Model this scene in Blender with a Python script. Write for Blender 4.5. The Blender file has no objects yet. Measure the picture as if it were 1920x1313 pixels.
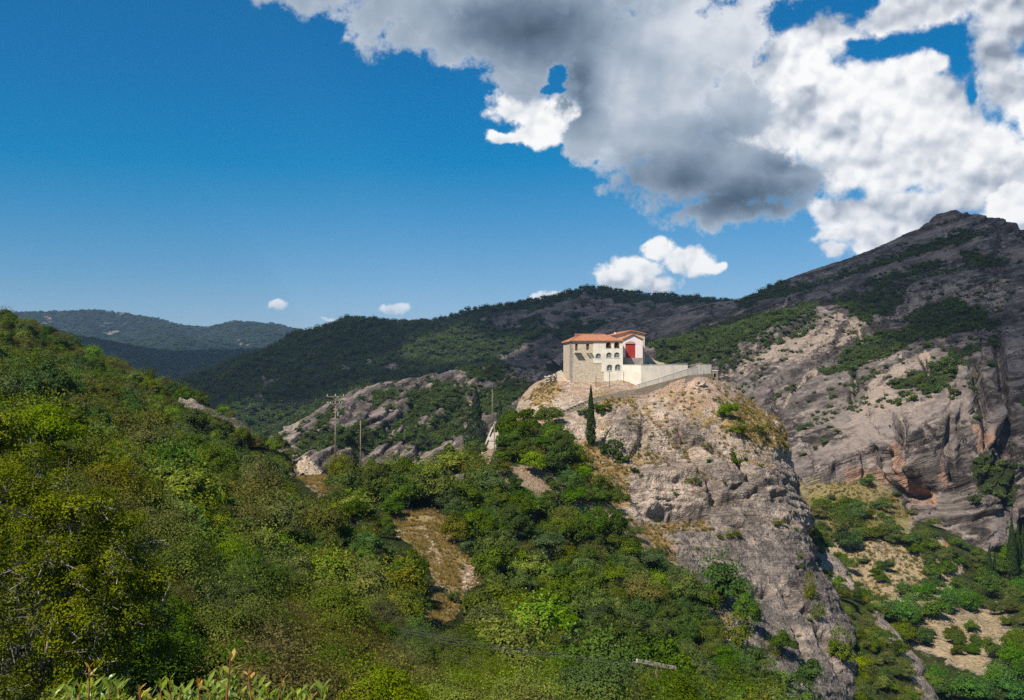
import bpy, bmesh, math, random
import numpy as np
from mathutils import Vector, Matrix, Euler

# ------------------------------------------------------------------ camera, world, sun, exposure
S = bpy.context.scene
C = S.collection
R = math.radians
F = 1867.0            # focal length in photo pixels (35 mm on full frame)
CX, HZ = 960.0, 690.0 # principal column and horizon row of the photo

cam_d = bpy.data.cameras.new('camera')
cam = bpy.data.objects.new('camera', cam_d)
C.objects.link(cam)
cam_d.lens = 35.0
cam_d.sensor_width = 36.0
cam.location = (0, 0, 0)
cam.rotation_euler = (R(90), 0, 0)
cam_d.shift_y = (HZ - 656.5) / 1920.0
cam_d.clip_start = 0.1
cam_d.clip_end = 40000
S.camera = cam

SUN_EL, SUN_AZ = 50.0, 40.0       # sun stands behind the camera's left shoulder
sdir = Vector((-math.sin(R(SUN_AZ)) * math.cos(R(SUN_EL)), -math.cos(R(SUN_AZ)) * math.cos(R(SUN_EL)), math.sin(R(SUN_EL))))
sun_d = bpy.data.lights.new('sun', 'SUN')
sun_d.energy = 5.0
sun_d.angle = R(0.5)
sun_d.color = (1.0, 0.94, 0.84)
sun = bpy.data.objects.new('sun', sun_d)
C.objects.link(sun)
sun.rotation_euler = sdir.to_track_quat('Z', 'Y').to_euler()

S.view_settings.view_transform = 'Standard'
S.view_settings.look = 'None'
S.view_settings.exposure = 0.38
S.view_settings.gamma = 1.0
S.view_settings.use_curve_mapping = False
S.cycles.max_bounces = 6
S.cycles.diffuse_bounces = 2
S.cycles.glossy_bounces = 2
S.cycles.transmission_bounces = 3
S.cycles.transparent_max_bounces = 10
S.cycles.volume_bounces = 1
S.cycles.use_denoising = False

class NT:
    """small helper to write node trees as expressions"""
    def __init__(s, nt):
        s.nt = nt
    def n(s, t, **kw):
        nd = s.nt.nodes.new(t)
        for k, v in kw.items():
            setattr(nd, k, v)
        return nd
    def put(s, sock, v):
        if isinstance(v, (int, float)):
            sock.default_value = v
        elif isinstance(v, (tuple, list)):
            sock.default_value = tuple(v) if len(v) == len(sock.default_value) else tuple(v) + (1,)
        else:
            s.nt.links.new(v, sock)
    def m(s, op, a, b=None, c=None, clamp=False):
        nd = s.n('ShaderNodeMath', operation=op, use_clamp=clamp)
        s.put(nd.inputs[0], a)
        if b is not None: s.put(nd.inputs[1], b)
        if c is not None: s.put(nd.inputs[2], c)
        return nd.outputs[0]
    def vm(s, op, a, b=None, out=0):
        nd = s.n('ShaderNodeVectorMath', operation=op)
        s.put(nd.inputs[0], a)
        if b is not None: s.put(nd.inputs[1], b)
        return nd.outputs[out]
    def comb(s, x, y, z):
        nd = s.n('ShaderNodeCombineXYZ')
        for k, v in enumerate((x, y, z)): s.put(nd.inputs[k], v)
        return nd.outputs[0]
    def sep(s, v):
        nd = s.n('ShaderNodeSeparateXYZ'); s.put(nd.inputs[0], v)
        return nd.outputs
    def mix(s, f, a, b, blend='MIX'):
        nd = s.n('ShaderNodeMix', data_type='RGBA', blend_type=blend)
        s.put(nd.inputs[0], f); s.put(nd.inputs[6], a); s.put(nd.inputs[7], b)
        return nd.outputs[2]
    def step(s, x, lo, hi, smooth=True):
        nd = s.n('ShaderNodeMapRange', interpolation_type='SMOOTHSTEP' if smooth else 'LINEAR')
        s.put(nd.inputs[0], x); nd.inputs[1].default_value = lo; nd.inputs[2].default_value = hi
        nd.inputs[3].default_value = 0; nd.inputs[4].default_value = 1
        return nd.outputs[0]
    def noise(s, vec, scale, detail=6, rough=0.55, lac=2.0, dist=0.0, typ='FBM'):
        nd = s.n('ShaderNodeTexNoise', noise_dimensions='3D', noise_type=typ)
        s.put(nd.inputs['Vector'], vec)
        nd.inputs['Scale'].default_value = scale; nd.inputs['Detail'].default_value = detail
        nd.inputs['Roughness'].default_value = rough; nd.inputs['Lacunarity'].default_value = lac
        nd.inputs['Distortion'].default_value = dist
        return nd.outputs[0]
    def voro(s, vec, scale, feature='F1', detail=0, rough=.5, smooth=.5, out='Distance'):
        nd = s.n('ShaderNodeTexVoronoi', feature=feature)
        s.put(nd.inputs['Vector'], vec); nd.inputs['Scale'].default_value = scale
        nd.inputs['Detail'].default_value = detail; nd.inputs['Roughness'].default_value = rough
        if feature == 'SMOOTH_F1': nd.inputs['Smoothness'].default_value = smooth
        return nd.outputs[out]
    def ramp(s, x, stops):
        nd = s.n('ShaderNodeValToRGB')
        s.put(nd.inputs[0], x)
        e = nd.color_ramp.elements
        while len(e) < len(stops): e.new(0.5)
        for k, (p, c) in enumerate(stops):
            e[k].position = p; e[k].color = tuple(c) + (1,)
        return nd.outputs[0]

# ---- the sky: clear Nishita air with cumulus standing in it at fixed compass directions
world = bpy.data.worlds.new('World')
S.world = world
world.use_nodes = True
world.cycles.sampling_method = 'NONE'
def build_world():
    nt = world.node_tree; nt.nodes.clear(); g = NT(nt)
    sky = g.n('ShaderNodeTexSky', sky_type='NISHITA', sun_disc=False)
    sky.sun_elevation = R(SUN_EL); sky.sun_rotation = R(180 + SUN_AZ)
    sky.altitude = 400; sky.air_density = 1.0; sky.dust_density = 0.3; sky.ozone_density = 2.5
    hs = g.n('ShaderNodeHueSaturation'); hs.inputs['Saturation'].default_value = 1.3
    hs.inputs['Value'].default_value = 1.0
    nt.links.new(sky.outputs[0], hs.inputs['Color'])
    skyc = hs.outputs[0]
    tc = g.n('ShaderNodeTexCoord').outputs['Generated']
    g.put(sky.inputs[0], g.vm('NORMALIZE', g.vm('ADD', tc, (0, 0, .055))))
    x, y, z = g.sep(tc)
    az = g.m('ARCTAN2', x, y)
    el = g.m('ARCSINE', z)
    # fluffy edges: the directions themselves are stirred by noise before the cloud bodies are looked up
    def warp(v, sc, amp, det):
        nd = g.n('ShaderNodeTexNoise'); nd.inputs['Scale'].default_value = sc; nd.inputs['Detail'].default_value = det
        nd.inputs['Roughness'].default_value = .6
        nt.links.new(v, nd.inputs['Vector'])
        return g.vm('MULTIPLY', g.vm('SUBTRACT', nd.outputs['Color'], (.5, .5, .5)), (amp, amp, 0))
    def ang(px, py):
        u, v = (px - CX) / F, (HZ - py) / F
        return math.atan2(u, 1), math.asin(v / math.sqrt(1 + u * u + v * v))
    def body(blobs, v, soft=.12):
        """highest of a set of ellipses (px, py, rx, ry, turn, height), sized in photo pixels of arc"""
        out = None
        for (px, py, rx, ry, rot, h) in blobs:
            a0, e0 = ang(px, py)
            q = g.n('ShaderNodeVectorMath', operation='MULTIPLY_ADD')
            g.put(q.inputs[0], v); q.inputs[1].default_value = (F / rx, F / ry, 0); q.inputs[2].default_value = (-a0 * F / rx, -e0 * F / ry, 0)
            f = g.m('MULTIPLY_ADD', g.vm('LENGTH', q.outputs[0], out=1), -h, h)
            out = f if out is None else (g.m('SMOOTH_MAX', out, f, soft) if soft else g.m('MAXIMUM', out, f))
        return out
    return g, sky, skyc, tc, az, el, warp, ang, body
def finish_world():
    g, sky, skyc, tc, az, el, warp, ang, body = build_world()
    r, gg, b = g.sep(skyc)
    # deep Mediterranean blue overhead, paling to the horizon (a polarised look)
    cr = g.m('MAXIMUM', g.m('MULTIPLY', g.m('SUBTRACT', r, .9), 1.55), .02)
    cg = g.m('MULTIPLY', gg, g.m('MULTIPLY_ADD', g.step(el, .30, .06), .10, .90))
    cb = g.m('MULTIPLY_ADD', r, -.22, g.m('MULTIPLY', b, 1.08))
    air = g.comb(cr, cg, cb)
    K = 10.0
    w1 = warp(tc, 9, .07, 2)
    w2 = warp(tc, 40, .016, 3)
    ae = g.comb(az, el, 0.0)
    vs = g.vm('ADD', ae, w2); vw = g.vm('ADD', vs, w1)
    fb = g.noise(tc, 20, 9, .66)               # ragged edges
    tw = g.vm('ADD', tc, g.vm('MULTIPLY', w2, (1.2, 1.2, 1.2)))
    off = (-.007, -.004, .011)
    bil = g.voro(tw, 9, 'F1', 3, .6)           # heaped billows, large to small
    bil2 = g.voro(g.vm('ADD', tw, off), 9, 'F1', 3, .6)
    relief = g.m('SUBTRACT', bil2, bil)        # above zero on faces turned to the light
    bilc = g.voro(tw, 22, 'F1', 2, .6); relc = g.m('SUBTRACT', g.voro(g.vm('ADD', tw, (-.004, -.002, .007)), 22, 'F1', 2, .6), bilc)
    fb1 = g.noise(tc, 7, 4, .5)
    relief2 = g.m('SUBTRACT', fb1, g.noise(g.vm('ADD', tc, off), 7, 4, .5))
    fb2 = g.noise(tc, 70, 6, .68)
    edge = g.m('ADD', g.m('SUBTRACT', fb, .5), g.m('MULTIPLY', g.m('SUBTRACT', fb2, .5), .55))
    pos = lambda q: g.m('MAXIMUM', q, 0.0)
    def madd(*terms):
        out = terms[0]
        for k, t in terms[1:]: out = g.m('MULTIPLY_ADD', t, k, out)
        return out
    sc = lambda c: g.mix(1.0, c, (K, K, K), 'MULTIPLY')
    # --- bright cumulus behind
    A = [(1500,110,150,120,0,1.1),(1610,170,180,105,0,1.2),(1725,215,140,115,0,1.2),(1810,290,130,115,0,1.2),(1640,300,190,110,0,1.2),(1560,250,120,110,0,1),(1880,330,110,110,0,1),
         (1590,405,120,52,0,.9),(1690,395,150,52,0,.9),(1610,430,110,40,0,.8),(1790,385,120,48,0,.8),(1890,385,60,44,0,.9),
         (1650,60,110,45,0,.9),(1760,20,150,50,0,1),(1860,110,95,130,0,1.0),(1900,20,200,90,0,1),(1540,45,40,60,0,.8),(1400,40,90,110,0,1),(1990,250,120,300,0,1),(2150,150,250,260,0,1),(1440,250,120,120,0,1),(1560,60,120,70,0,1.1),(1700,20,230,60,0,1.2),(1690,135,140,40,0,1),(1740,435,150,46,0,.9),(1890,430,110,60,0,1),(1545,390,60,40,0,.9),(1560,440,80,34,0,.8),(1560,465,60,22,0,.8),(1640,455,90,24,0,.8),(1800,450,140,40,0,.9),(1840,320,120,110,0,1)]
    FA0 = madd(body(A, vw), (.72, edge), (-.5, g.m('SUBTRACT', bil, .45)))
    holes = madd(body([(1482,18,44,30,0,1),(1690,84,64,18,0,1),(1742,76,46,24,0,1),(1796,120,18,36,0,1),(1816,172,11,30,0,1.0),(1612,82,26,11,0,1.0)], g.vm('ADD', vs, g.vm('MULTIPLY', w1, (.25, .25, 0)))), (-1.7, edge), (.3, g.m('SUBTRACT', bil, .45)))
    FA = FA0
    aA = g.m('MULTIPLY', g.step(FA, .0, .30), g.step(holes, .62, -.12))
    shA = body([(1880,110,130,150,0,1),(1960,40,260,120,0,1),(1700,25,170,45,0,.8),(1610,385,170,40,0,.9),(1800,420,200,50,0,.9),(1500,200,60,90,0,.5),(1780,440,170,50,0,1),(1840,345,110,50,0,.6),(1400,90,130,150,0,.8),(1560,30,150,60,0,.7),(1750,10,220,50,0,.8),(1640,440,140,40,0,.8),(1545,470,70,40,0,.7),(1590,240,60,30,0,.4),(1700,300,120,30,0,.3)], vs, 0)
    litA = madd(.80, (.9, relief), (.7, relc), (1.3, relief2), (-.62, pos(shA)), (.45, g.m('SUBTRACT', fb1, .5)), (.10, g.step(FA, .5, .1)))
    cA = g.ramp(litA, [(0.0, (.26,.31,.39)), (.25, (.42,.47,.55)), (.5, (.62,.66,.72)), (.78, (.86,.875,.90)), (1.0, (1, 1, .99))])
    # --- small bright clouds lower down
    Cc = [(985,205,92,42,0,1.3),(1050,215,70,48,0,1.3),(1070,222,42,52,0,1.3),(1015,252,76,32,0,1.3),(945,258,50,16,0,1.1),(1020,232,70,34,0,1.3),
          (1235,466,46,40,0,1.3),(1285,490,80,36,0,1.3),(1200,510,86,38,0,1.3),(1165,528,66,34,0,1.2),(1225,530,76,30,0,1.2),(1330,498,42,18,0,1),(1357,492,16,13,0,.8),
          (1050,556,52,14,0,1),(998,564,28,16,0,1),(510,574,38,15,0,1.1),(740,577,32,14,0,1.1),(612,598,28,8,0,.7),(1900,385,62,40,0,1.2),(1870,372,40,26,0,1)]
    FC = madd(body(Cc, g.vm('ADD', vs, g.vm('MULTIPLY', w1, (.22, .16, 0)))), (1.25, edge), (-.45, g.m('SUBTRACT', bilc, .45)), (.5, .2))
    aC = g.m('MULTIPLY', g.step(FC, .04, .42), g.m('MULTIPLY_ADD', g.step(el, ang(960, 585)[1], ang(960, 530)[1]), .35, .65))
    under = body([(1210,540,140,26,0,1),(1300,518,70,16,0,.8),(1160,530,70,26,0,.8),(512,584,40,10,0,.6),(742,586,40,10,0,.5)], vs, 0)
    litC = madd(.9, (.9, relc), (.5, relief), (1.2, relief2), (-.55, pos(under)), (.3, g.m('SUBTRACT', fb1, .5)))
    cC = g.ramp(litC, [(0.0, (.36,.42,.50)), (.35, (.50,.56,.63)), (.65, (.80,.83,.86)), (.9, (.95,.95,.95)), (1.0, (1, 1, .99))])
    # --- grey rain-shadowed bank in front
    B = [(500,-25,60,46,0,.9),(590,-5,110,64,0,1),(690,35,100,82,0,1),(790,40,120,92,0,1.1),(900,60,130,108,0,1.2),(1000,60,170,120,0,1.2),(1060,-40,560,125,0,1.3),(1130,130,110,110,0,1.1),(1250,120,180,170,0,1.3),
         (1195,240,100,110,0,1.1),(1290,300,140,96,0,1.2),(1400,320,150,88,0,1.2),(1490,325,110,50,0,1.1),(1420,385,130,34,0,.9),(1360,385,115,40,0,.9),(1340,70,150,110,0,1),(1380,200,110,110,0,1.1),(960,150,110,50,0,.9),(840,110,90,50,0,.8),(730,85,80,50,0,.8),(1110,40,110,110,0,1.5),(1115,240,60,90,0,1.3),(1370,390,150,40,0,1.1),(1230,220,150,150,0,1.4),(1180,-200,900,150,0,1.4),(1800,-160,500,130,0,1.2)]
    FB = madd(body(B, vw), (1.6, edge), (-.25, g.m('SUBTRACT', bil, .45)))
    hB = body([(1046,148,24,40,0,1.0),(1035,168,26,14,0,.8)], vs)
    FB = madd(FB, (-1.1, pos(madd(hB, (-1.8, edge)))))
    aB = g.step(FB, -.04, .40)
    dark = body([(1390,372,200,60,0,1.05),(1290,335,120,70,0,.85),(1000,60,190,75,0,.95),(1085,150,60,120,0,.8),(1200,330,90,60,0,.5),(900,30,120,50,0,.5),(1340,250,110,60,0,.45),(1470,310,80,36,0,.7)], vs)
    lightB = body([(1175,190,80,90,0,1),(1290,60,130,70,0,.8),(1280,200,60,50,0,.7),(1500,290,60,24,0,.9),(1130,300,50,50,0,.7),(640,60,80,40,0,.7),(880,150,120,30,0,.6)], vs)
    lum = madd(.64, (1.0, relief2), (-.62, pos(dark)), (.16, relief), (.34, g.m('SUBTRACT', fb1, .5)), (.20, g.step(FB, .55, .1)), (.22, pos(lightB)), (.10, g.m('SUBTRACT', fb2, .5)))
    lum = g.m('MULTIPLY_ADD', g.step(az, ang(1150, 200)[0], ang(1480, 200)[0]), g.m('MULTIPLY', g.step(el, ang(960, 330)[1], ang(960, 150)[1]), .26), lum)
    cB = g.ramp(lum, [(0.0, (.075,.115,.165)), (.25, (.14,.20,.275)), (.5, (.27,.345,.44)), (.75, (.43,.50,.59)), (1.0, (.72,.76,.81))])
    c = g.mix(aA, air, sc(cA))
    c = g.mix(aC, c, sc(cC))
    c = g.mix(aB, c, sc(cB))
    bg = g.n('ShaderNodeBackground'); bg.inputs[1].default_value = .078
    g.put(bg.inputs[0], c)
    o = g.n('ShaderNodeOutputWorld'); g.nt.links.new(bg.outputs[0], o.inputs[0])
finish_world()
# ------------------------------------------------------------------ numeric helpers
def P(px, py, D):
    """the place seen at a photo pixel at distance D along the view axis"""
    return ((px - CX) / F * D, D, (HZ - py) / F * D)

_rng = np.random.RandomState(7)
_perm = np.concatenate([_rng.permutation(1024)] * 3)
_grad = _rng.normal(size=(1024, 3)); _grad /= np.linalg.norm(_grad, axis=1)[:, None]
def pnoise(p):
    i = np.floor(p).astype(np.int64); f = p - i; i &= 1023
    w = f * f * f * (f * (f * 6 - 15) + 10)
    res = 0
    for dx in (0, 1):
        wx = w[:, 0] if dx else 1 - w[:, 0]
        hx = _perm[(i[:, 0] + dx) & 1023]
        for dy in (0, 1):
            wy = w[:, 1] if dy else 1 - w[:, 1]
            hy = _perm[hx + ((i[:, 1] + dy) & 1023)]
            for dz in (0, 1):
                wz = w[:, 2] if dz else 1 - w[:, 2]
                h = _perm[hy + ((i[:, 2] + dz) & 1023)]
                gr = _grad[h]
                res = res + wx * wy * wz * (gr[:, 0] * (f[:, 0] - dx) + gr[:, 1] * (f[:, 1] - dy) + gr[:, 2] * (f[:, 2] - dz))
    return res * 1.5
def fbm(p, oct=4, gain=.5, lac=2.03):
    a, s, t = 1.0, 0, 0
    for k in range(oct):
        s = s + a * pnoise(p + k * 17.3); t += a; a *= gain; p = p * lac
    return s / t
def ridged(p, oct=4, gain=.5):
    a, s, t = 1.0, 0, 0
    for k in range(oct):
        s = s + a * (1 - np.abs(pnoise(p + k * 11.7)) * 2); t += a; a *= gain; p = p * 2.1
    return s / t
def sstep(x, a, b):
    t = np.clip((x - a) / (b - a), 0, 1); return t * t * (3 - 2 * t)

def inpoly(px, py, poly):
    poly = np.asarray(poly, float); n = len(poly); c = np.zeros(px.shape, bool)
    j = n - 1
    for i in range(n):
        xi, yi = poly[i]; xj, yj = poly[j]
        if yi != yj:
            c ^= ((yi > py) != (yj > py)) & (px < (xj - xi) * (py - yi) / (yj - yi) + xi)
        j = i
    return c
def linedist(px, py, line):
    """distance to a polyline and the share run along it"""
    d = np.full(px.shape, 1e9); t = np.zeros(px.shape); n = len(line) - 1
    for k in range(n):
        (ax, ay), (bx, by) = line[k][:2], line[k + 1][:2]
        vx, vy = bx - ax, by - ay
        s = np.clip(((px - ax) * vx + (py - ay) * vy) / (vx * vx + vy * vy + 1e-9), 0, 1)
        e = np.hypot(px - ax - s * vx, py - ay - s * vy)
        m = e < d; d = np.where(m, e, d); t = np.where(m, (k + s) / n, t)
    return d, t
def polymask(px, py, polys, soft, wob=0, seed=0):
    """1 inside any polygon, falling to 0 over soft pixels either side of a ragged edge"""
    out = np.zeros(px.shape)
    if wob:
        q = np.stack([px / (wob * 3.0), py / (wob * 3.0), np.full(px.shape, seed + .5)], 1)
        ox = fbm(q, 3) * wob * 2; oy = fbm(q + 31.7, 3) * wob * 2
        px = px + ox; py = py + oy
    for poly in polys:
        ins = inpoly(px, py, poly)
        d, _ = linedist(px, py, list(poly) + [poly[0]])
        out = np.maximum(out, sstep(np.where(ins, d, -d), -soft, soft))
    return out

def catmull(A, n, axis):
    """resample an array of control values along an axis to n samples"""
    A = np.moveaxis(A, axis, 0); m = A.shape[0]
    t = np.linspace(0, m - 1, n); i = np.minimum(t.astype(int), m - 2); f = (t - i)[(...,) + (None,) * (A.ndim - 1)]
    g = lambda k: A[np.clip(k, 0, m - 1)]
    p0, p1, p2, p3 = g(i - 1), g(i), g(i + 1), g(i + 2)
    # monotone-ish tangents keep creases from overshooting
    def tan(a, b, c):
        t0, t1 = b - a, c - b
        r = (t0 + t1) / 2
        lim = 1.5 * np.minimum(np.abs(t0), np.abs(t1)) + .25 * np.abs(r)
        return np.clip(r, -lim, lim)
    m1, m2 = tan(p0, p1, p2), tan(p1, p2, p3)
    f2, f3 = f * f, f * f * f
    r = (2 * f3 - 3 * f2 + 1) * p1 + (f3 - 2 * f2 + f) * m1 + (-2 * f3 + 3 * f2) * p2 + (f3 - f2) * m2
    return np.moveaxis(r, 0, axis)

class Sheet:
    """a grid of ground points with its photo coordinates, normals and masks"""
    def __init__(s, G):
        s.G = G; s.refresh()
    def refresh(s):
        G = s.G
        s.nv, s.nu = G.shape[:2]
        du = np.gradient(G, axis=1); dv = np.gradient(G, axis=0)
        n = np.cross(du, dv); l = np.linalg.norm(n, axis=2, keepdims=True); n /= np.maximum(l, 1e-9)
        if n[..., 2].mean() < 0: n = -n
        s.N = n
        Y = np.maximum(G[..., 1], .5)
        s.px = CX + F * G[..., 0] / Y; s.py = HZ - F * G[..., 2] / Y
    def flat(s):
        return s.G.reshape(-1, 3), s.N.reshape(-1, 3), s.px.ravel(), s.py.ravel()
    def push(s, d, N=None):
        N = s.N if N is None else N
        s.G = s.G + N * d.reshape(s.nv, s.nu)[..., None]; s.refresh()

def loft(rows, nu, nv):
    K = np.array([[P(*q) for q in r] for r in rows])
    return Sheet(catmull(catmull(K, nu, 1), nv, 0))
def tps(pts):
    pts = np.asarray(pts, float); n = len(pts); xy = pts[:, :2] / 100.0
    U = lambda r2: np.where(r2 > 1e-12, .5 * r2 * np.log(np.maximum(r2, 1e-12)), 0)
    d2 = ((xy[:, None] - xy[None]) ** 2).sum(2)
    A = np.zeros((n + 3, n + 3)); A[:n, :n] = U(d2) + np.eye(n) * 1e-4
    A[:n, n] = 1; A[:n, n + 1:] = xy; A[n, :n] = 1; A[n + 1:, :n] = xy.T
    w = np.linalg.solve(A, np.concatenate([pts[:, 2], np.zeros(3)]))
    def f(x, y):
        q = np.stack([x.ravel(), y.ravel()], 1) / 100.0
        out = np.zeros(len(q))
        for a in range(0, len(q), 20000):
            b = q[a:a + 20000]
            out[a:a + 20000] = U(((b[:, None] - xy[None]) ** 2).sum(2)) @ w[:n] + w[n] + b @ w[n + 1:]
        return out.reshape(x.shape)
    return f

def mesh_from(name, V, Fq, smooth=True):
    me = bpy.data.meshes.new(name)
    V = np.ascontiguousarray(V, np.float32); Fq = np.ascontiguousarray(Fq, np.int32)
    k = Fq.shape[1]
    me.vertices.add(len(V)); me.vertices.foreach_set('co', V.ravel())
    me.loops.add(Fq.size); me.loops.foreach_set('vertex_index', Fq.ravel())
    me.polygons.add(len(Fq)); me.polygons.foreach_set('loop_start', np.arange(0, Fq.size, k, dtype=np.int32))
    me.polygons.foreach_set('use_smooth', np.full(len(Fq), smooth))
    me.update(calc_edges=True); me.validate()
    return me
def attr(me, name, A):
    a = me.attributes.new(name, 'FLOAT_COLOR', 'POINT')
    B = np.zeros((len(me.vertices), 4), np.float32); B[:, :A.shape[1]] = A
    a.data.foreach_set('color', B.ravel())
def gridfaces(nv, nu):
    i = np.arange(nv * nu).reshape(nv, nu)
    return np.stack([i[:-1, :-1].ravel(), i[:-1, 1:].ravel(), i[1:, 1:].ravel(), i[1:, :-1].ravel()], 1)
def link(name, me, mat=None, parent=None, kind=None):
    o = bpy.data.objects.new(name, me); C.objects.link(o)
    if mat is not None and me is not None and not me.materials: me.materials.append(mat)
    if parent is not None: o.parent = parent
    if kind: o['kind'] = kind
    return o
def sheet_obj(name, sh, mat, masks, tone=None):
    F4 = gridfaces(sh.nv, sh.nu)
    V = sh.G.reshape(-1, 3)
    n0 = np.cross(V[F4[:, 1]] - V[F4[:, 0]], V[F4[:, 3]] - V[F4[:, 0]])
    if (n0 * sh.N.reshape(-1, 3)[F4[:, 0]]).sum() < 0: F4 = F4[:, ::-1]
    me = mesh_from(name, V, F4)
    attr(me, 'cover', masks)
    if tone is not None:
        a = me.attributes.new('tone', 'FLOAT', 'POINT'); a.data.foreach_set('value', np.clip(tone, 0, 1).astype(np.float32))
    return link(name, me, mat, kind='structure')

# ------------------------------------------------------------------ ground materials
def new_mat(name):
    m = bpy.data.materials.new(name); m.use_nodes = True
    nt = m.node_tree; nt.nodes.clear(); g = NT(nt)
    out = g.n('ShaderNodeOutputMaterial')
    return m, g, out
def ground_mat(name, k, pale, grey, dark, soil, grass, green, ochre, bed=(.1, -.05, 1.0), bump=1.0, cracks=1.0, grain=1.0, beds=1.0, run=1.0):
    """bedded rock with soil, dry grass and green cover; k = size of the coarse grain in metres.
    'cover' holds r soil, g dry grass, b green, a ochre stain; 'tone' runs from fresh pale rock (0) to weathered grey (1)"""
    m, g, out = new_mat(name)
    b = g.n('ShaderNodeBsdfPrincipled'); b.inputs['Roughness'].default_value = .95
    b.inputs['Specular IOR Level'].default_value = .04
    pos = g.n('ShaderNodeNewGeometry').outputs['Position']
    at = g.n('ShaderNodeAttribute', attribute_name='cover')
    cr = g.sep(at.outputs['Vector'])
    och = at.outputs['Alpha']
    tone = g.n('ShaderNodeAttribute', attribute_name='tone').outputs['Fac']
    bv = Vector(bed).normalized()
    w = g.vm('DOT_PRODUCT', pos, tuple(bv), out=1)
    vs = g.n('ShaderNodeVectorMath', operation='SCALE'); g.put(vs.inputs[0], pos); vs.inputs['Scale'].default_value = .13 / run
    lay = g.vm('ADD', vs.outputs[0], g.vm('MULTIPLY', g.comb(w, w, w), tuple(bv * .87)))
    madd = lambda a0, *ts: [a0 := g.m('MULTIPLY_ADD', t, q, a0) for t, q in ts][-1]
    bed1 = g.noise(lay, 1 / (k * 11), 6, .62)
    bed2 = g.noise(g.vm('ADD', lay, (31.7, 5.3, 11.1)), 1 / (k * 4), 6, .7)
    big = g.noise(pos, 1 / (k * 50), 5, .6)
    mid = g.noise(pos, 1 / (k * 8), 6, .7)
    fin = g.noise(pos, 1 / (k * 1.6), 4, .75)
    pv = g.n('ShaderNodeTexVoronoi'); g.put(pv.inputs['Vector'], pos); pv.inputs['Scale'].default_value = 1 / (k * .9)
    peb = pv.outputs['Distance']; pebc = g.sep(pv.outputs['Color'])[0]
    line = lambda n, wd: g.m('SUBTRACT', 1.0, g.step(g.m('ABSOLUTE', g.m('SUBTRACT', n, .5)), 0, wd))
    gaps = g.m('MULTIPLY', line(bed1, .055 * (.5 + beds * .6)), g.step(mid, .36, .56))
    gaps2 = g.m('MULTIPLY', line(bed2, .06 * (.5 + beds * .5)), g.step(big, .42, .6))
    joint = g.m('MULTIPLY', line(g.noise(g.vm('MULTIPLY', pos, (1, 1, .35)), 1 / (k * 22), 5, .6), .010), g.step(g.noise(pos, 1 / (k * 30), 2), .48, .6))
    crk = g.m('MULTIPLY', g.m('MAXIMUM', g.m('MAXIMUM', gaps, g.m('MULTIPLY', gaps2, .7)), joint), cracks)
    t = madd(tone, (g.m('SUBTRACT', big, .5), 1.3), (g.m('SUBTRACT', bed2, .5), .9), (g.m('SUBTRACT', mid, .5), .9))
    c = g.mix(g.step(t, .15, .85), pale, grey)
    c = g.mix(g.m('MULTIPLY', g.step(madd(.3 - .3 * beds, (bed1, .6 * beds), (mid, .45), (tone, .10)), .56, .72), .62), c, dark)
    v = madd(1 - .5 * grain, (pebc, .42 * grain), (fin, .60 * grain))
    c = g.mix(1.0, c, g.comb(v, v, v), 'MULTIPLY')
    v2 = madd(1 - .55 * beds, (bed1, .6 * beds), (bed2, .5 * beds))
    c = g.mix(1.0, c, g.comb(v2, v2, v2), 'MULTIPLY')
    c = g.mix(g.m('MULTIPLY', g.step(fin, .60, .78), .55 * grain), c, pale)
    c = g.mix(g.m('MULTIPLY', crk, .8), c, tuple(q * .45 for q in dark))
    edge = g.m('MULTIPLY', g.m('SUBTRACT', madd(0.0, (mid, .65), (fin, .5)), .575), 1.9)
    def lay_on(c, mask, col, lo=.40, hi=.60):
        f = g.step(g.m('ADD', mask, g.m('MULTIPLY', edge, g.step(mask, 0, .25))), lo, hi)
        q = madd(.55, (fin, .9))
        return g.mix(f, c, g.mix(1.0, col, g.comb(q, q, q), 'MULTIPLY'))
    c = lay_on(c, och, ochre, .4, .8)
    c = lay_on(c, cr[0], g.mix(g.step(mid, .35, .65), soil, g.mix(.5, soil, pale)))
    c = lay_on(c, cr[1], g.mix(g.step(mid, .38, .62), grass, g.mix(.5, grass, soil)))
    c = lay_on(c, cr[2], g.mix(g.step(mid, .35, .6), green, tuple(q * .6 for q in green)))
    g.put(b.inputs['Base Color'], c)
    bp = g.n('ShaderNodeBump'); bp.inputs['Strength'].default_value = 1.0; bp.inputs['Distance'].default_value = k * 1.8 * bump
    g.put(bp.inputs['Height'], madd(0.0, (bed1, .9 * beds), (bed2, .55 * beds), (mid, 1.1), (fin, .5 * grain), (peb, -.28 * grain), (crk, -.5)))
    g.nt.links.new(bp.outputs[0], b.inputs['Normal'])
    g.nt.links.new(b.outputs[0], out.inputs[0])
    return m

# ------------------------------------------------------------------ the rocky knoll
def strata(Pw, bed, period, amp, sharp=.35, warp=.6, seed=0.0, run=4.5):
    """overhanging beds: each swells outward and is undercut at its foot"""
    b = np.array(bed, float); b /= np.linalg.norm(b)
    w = Pw @ b / period + warp * fbm(Pw / (period * run) + seed, 3) + .25 * fbm(Pw / period + seed, 2)
    i = np.floor(w); f = w - i
    prof = sstep(f, 0, sharp * .5) * (1 - .75 * sstep(f, sharp, 1.0))
    h = np.abs(np.sin(i * 12.9898 + seed) * 43758.5453) % 1
    return amp * (prof - .4) * (.45 + .9 * h)

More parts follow.
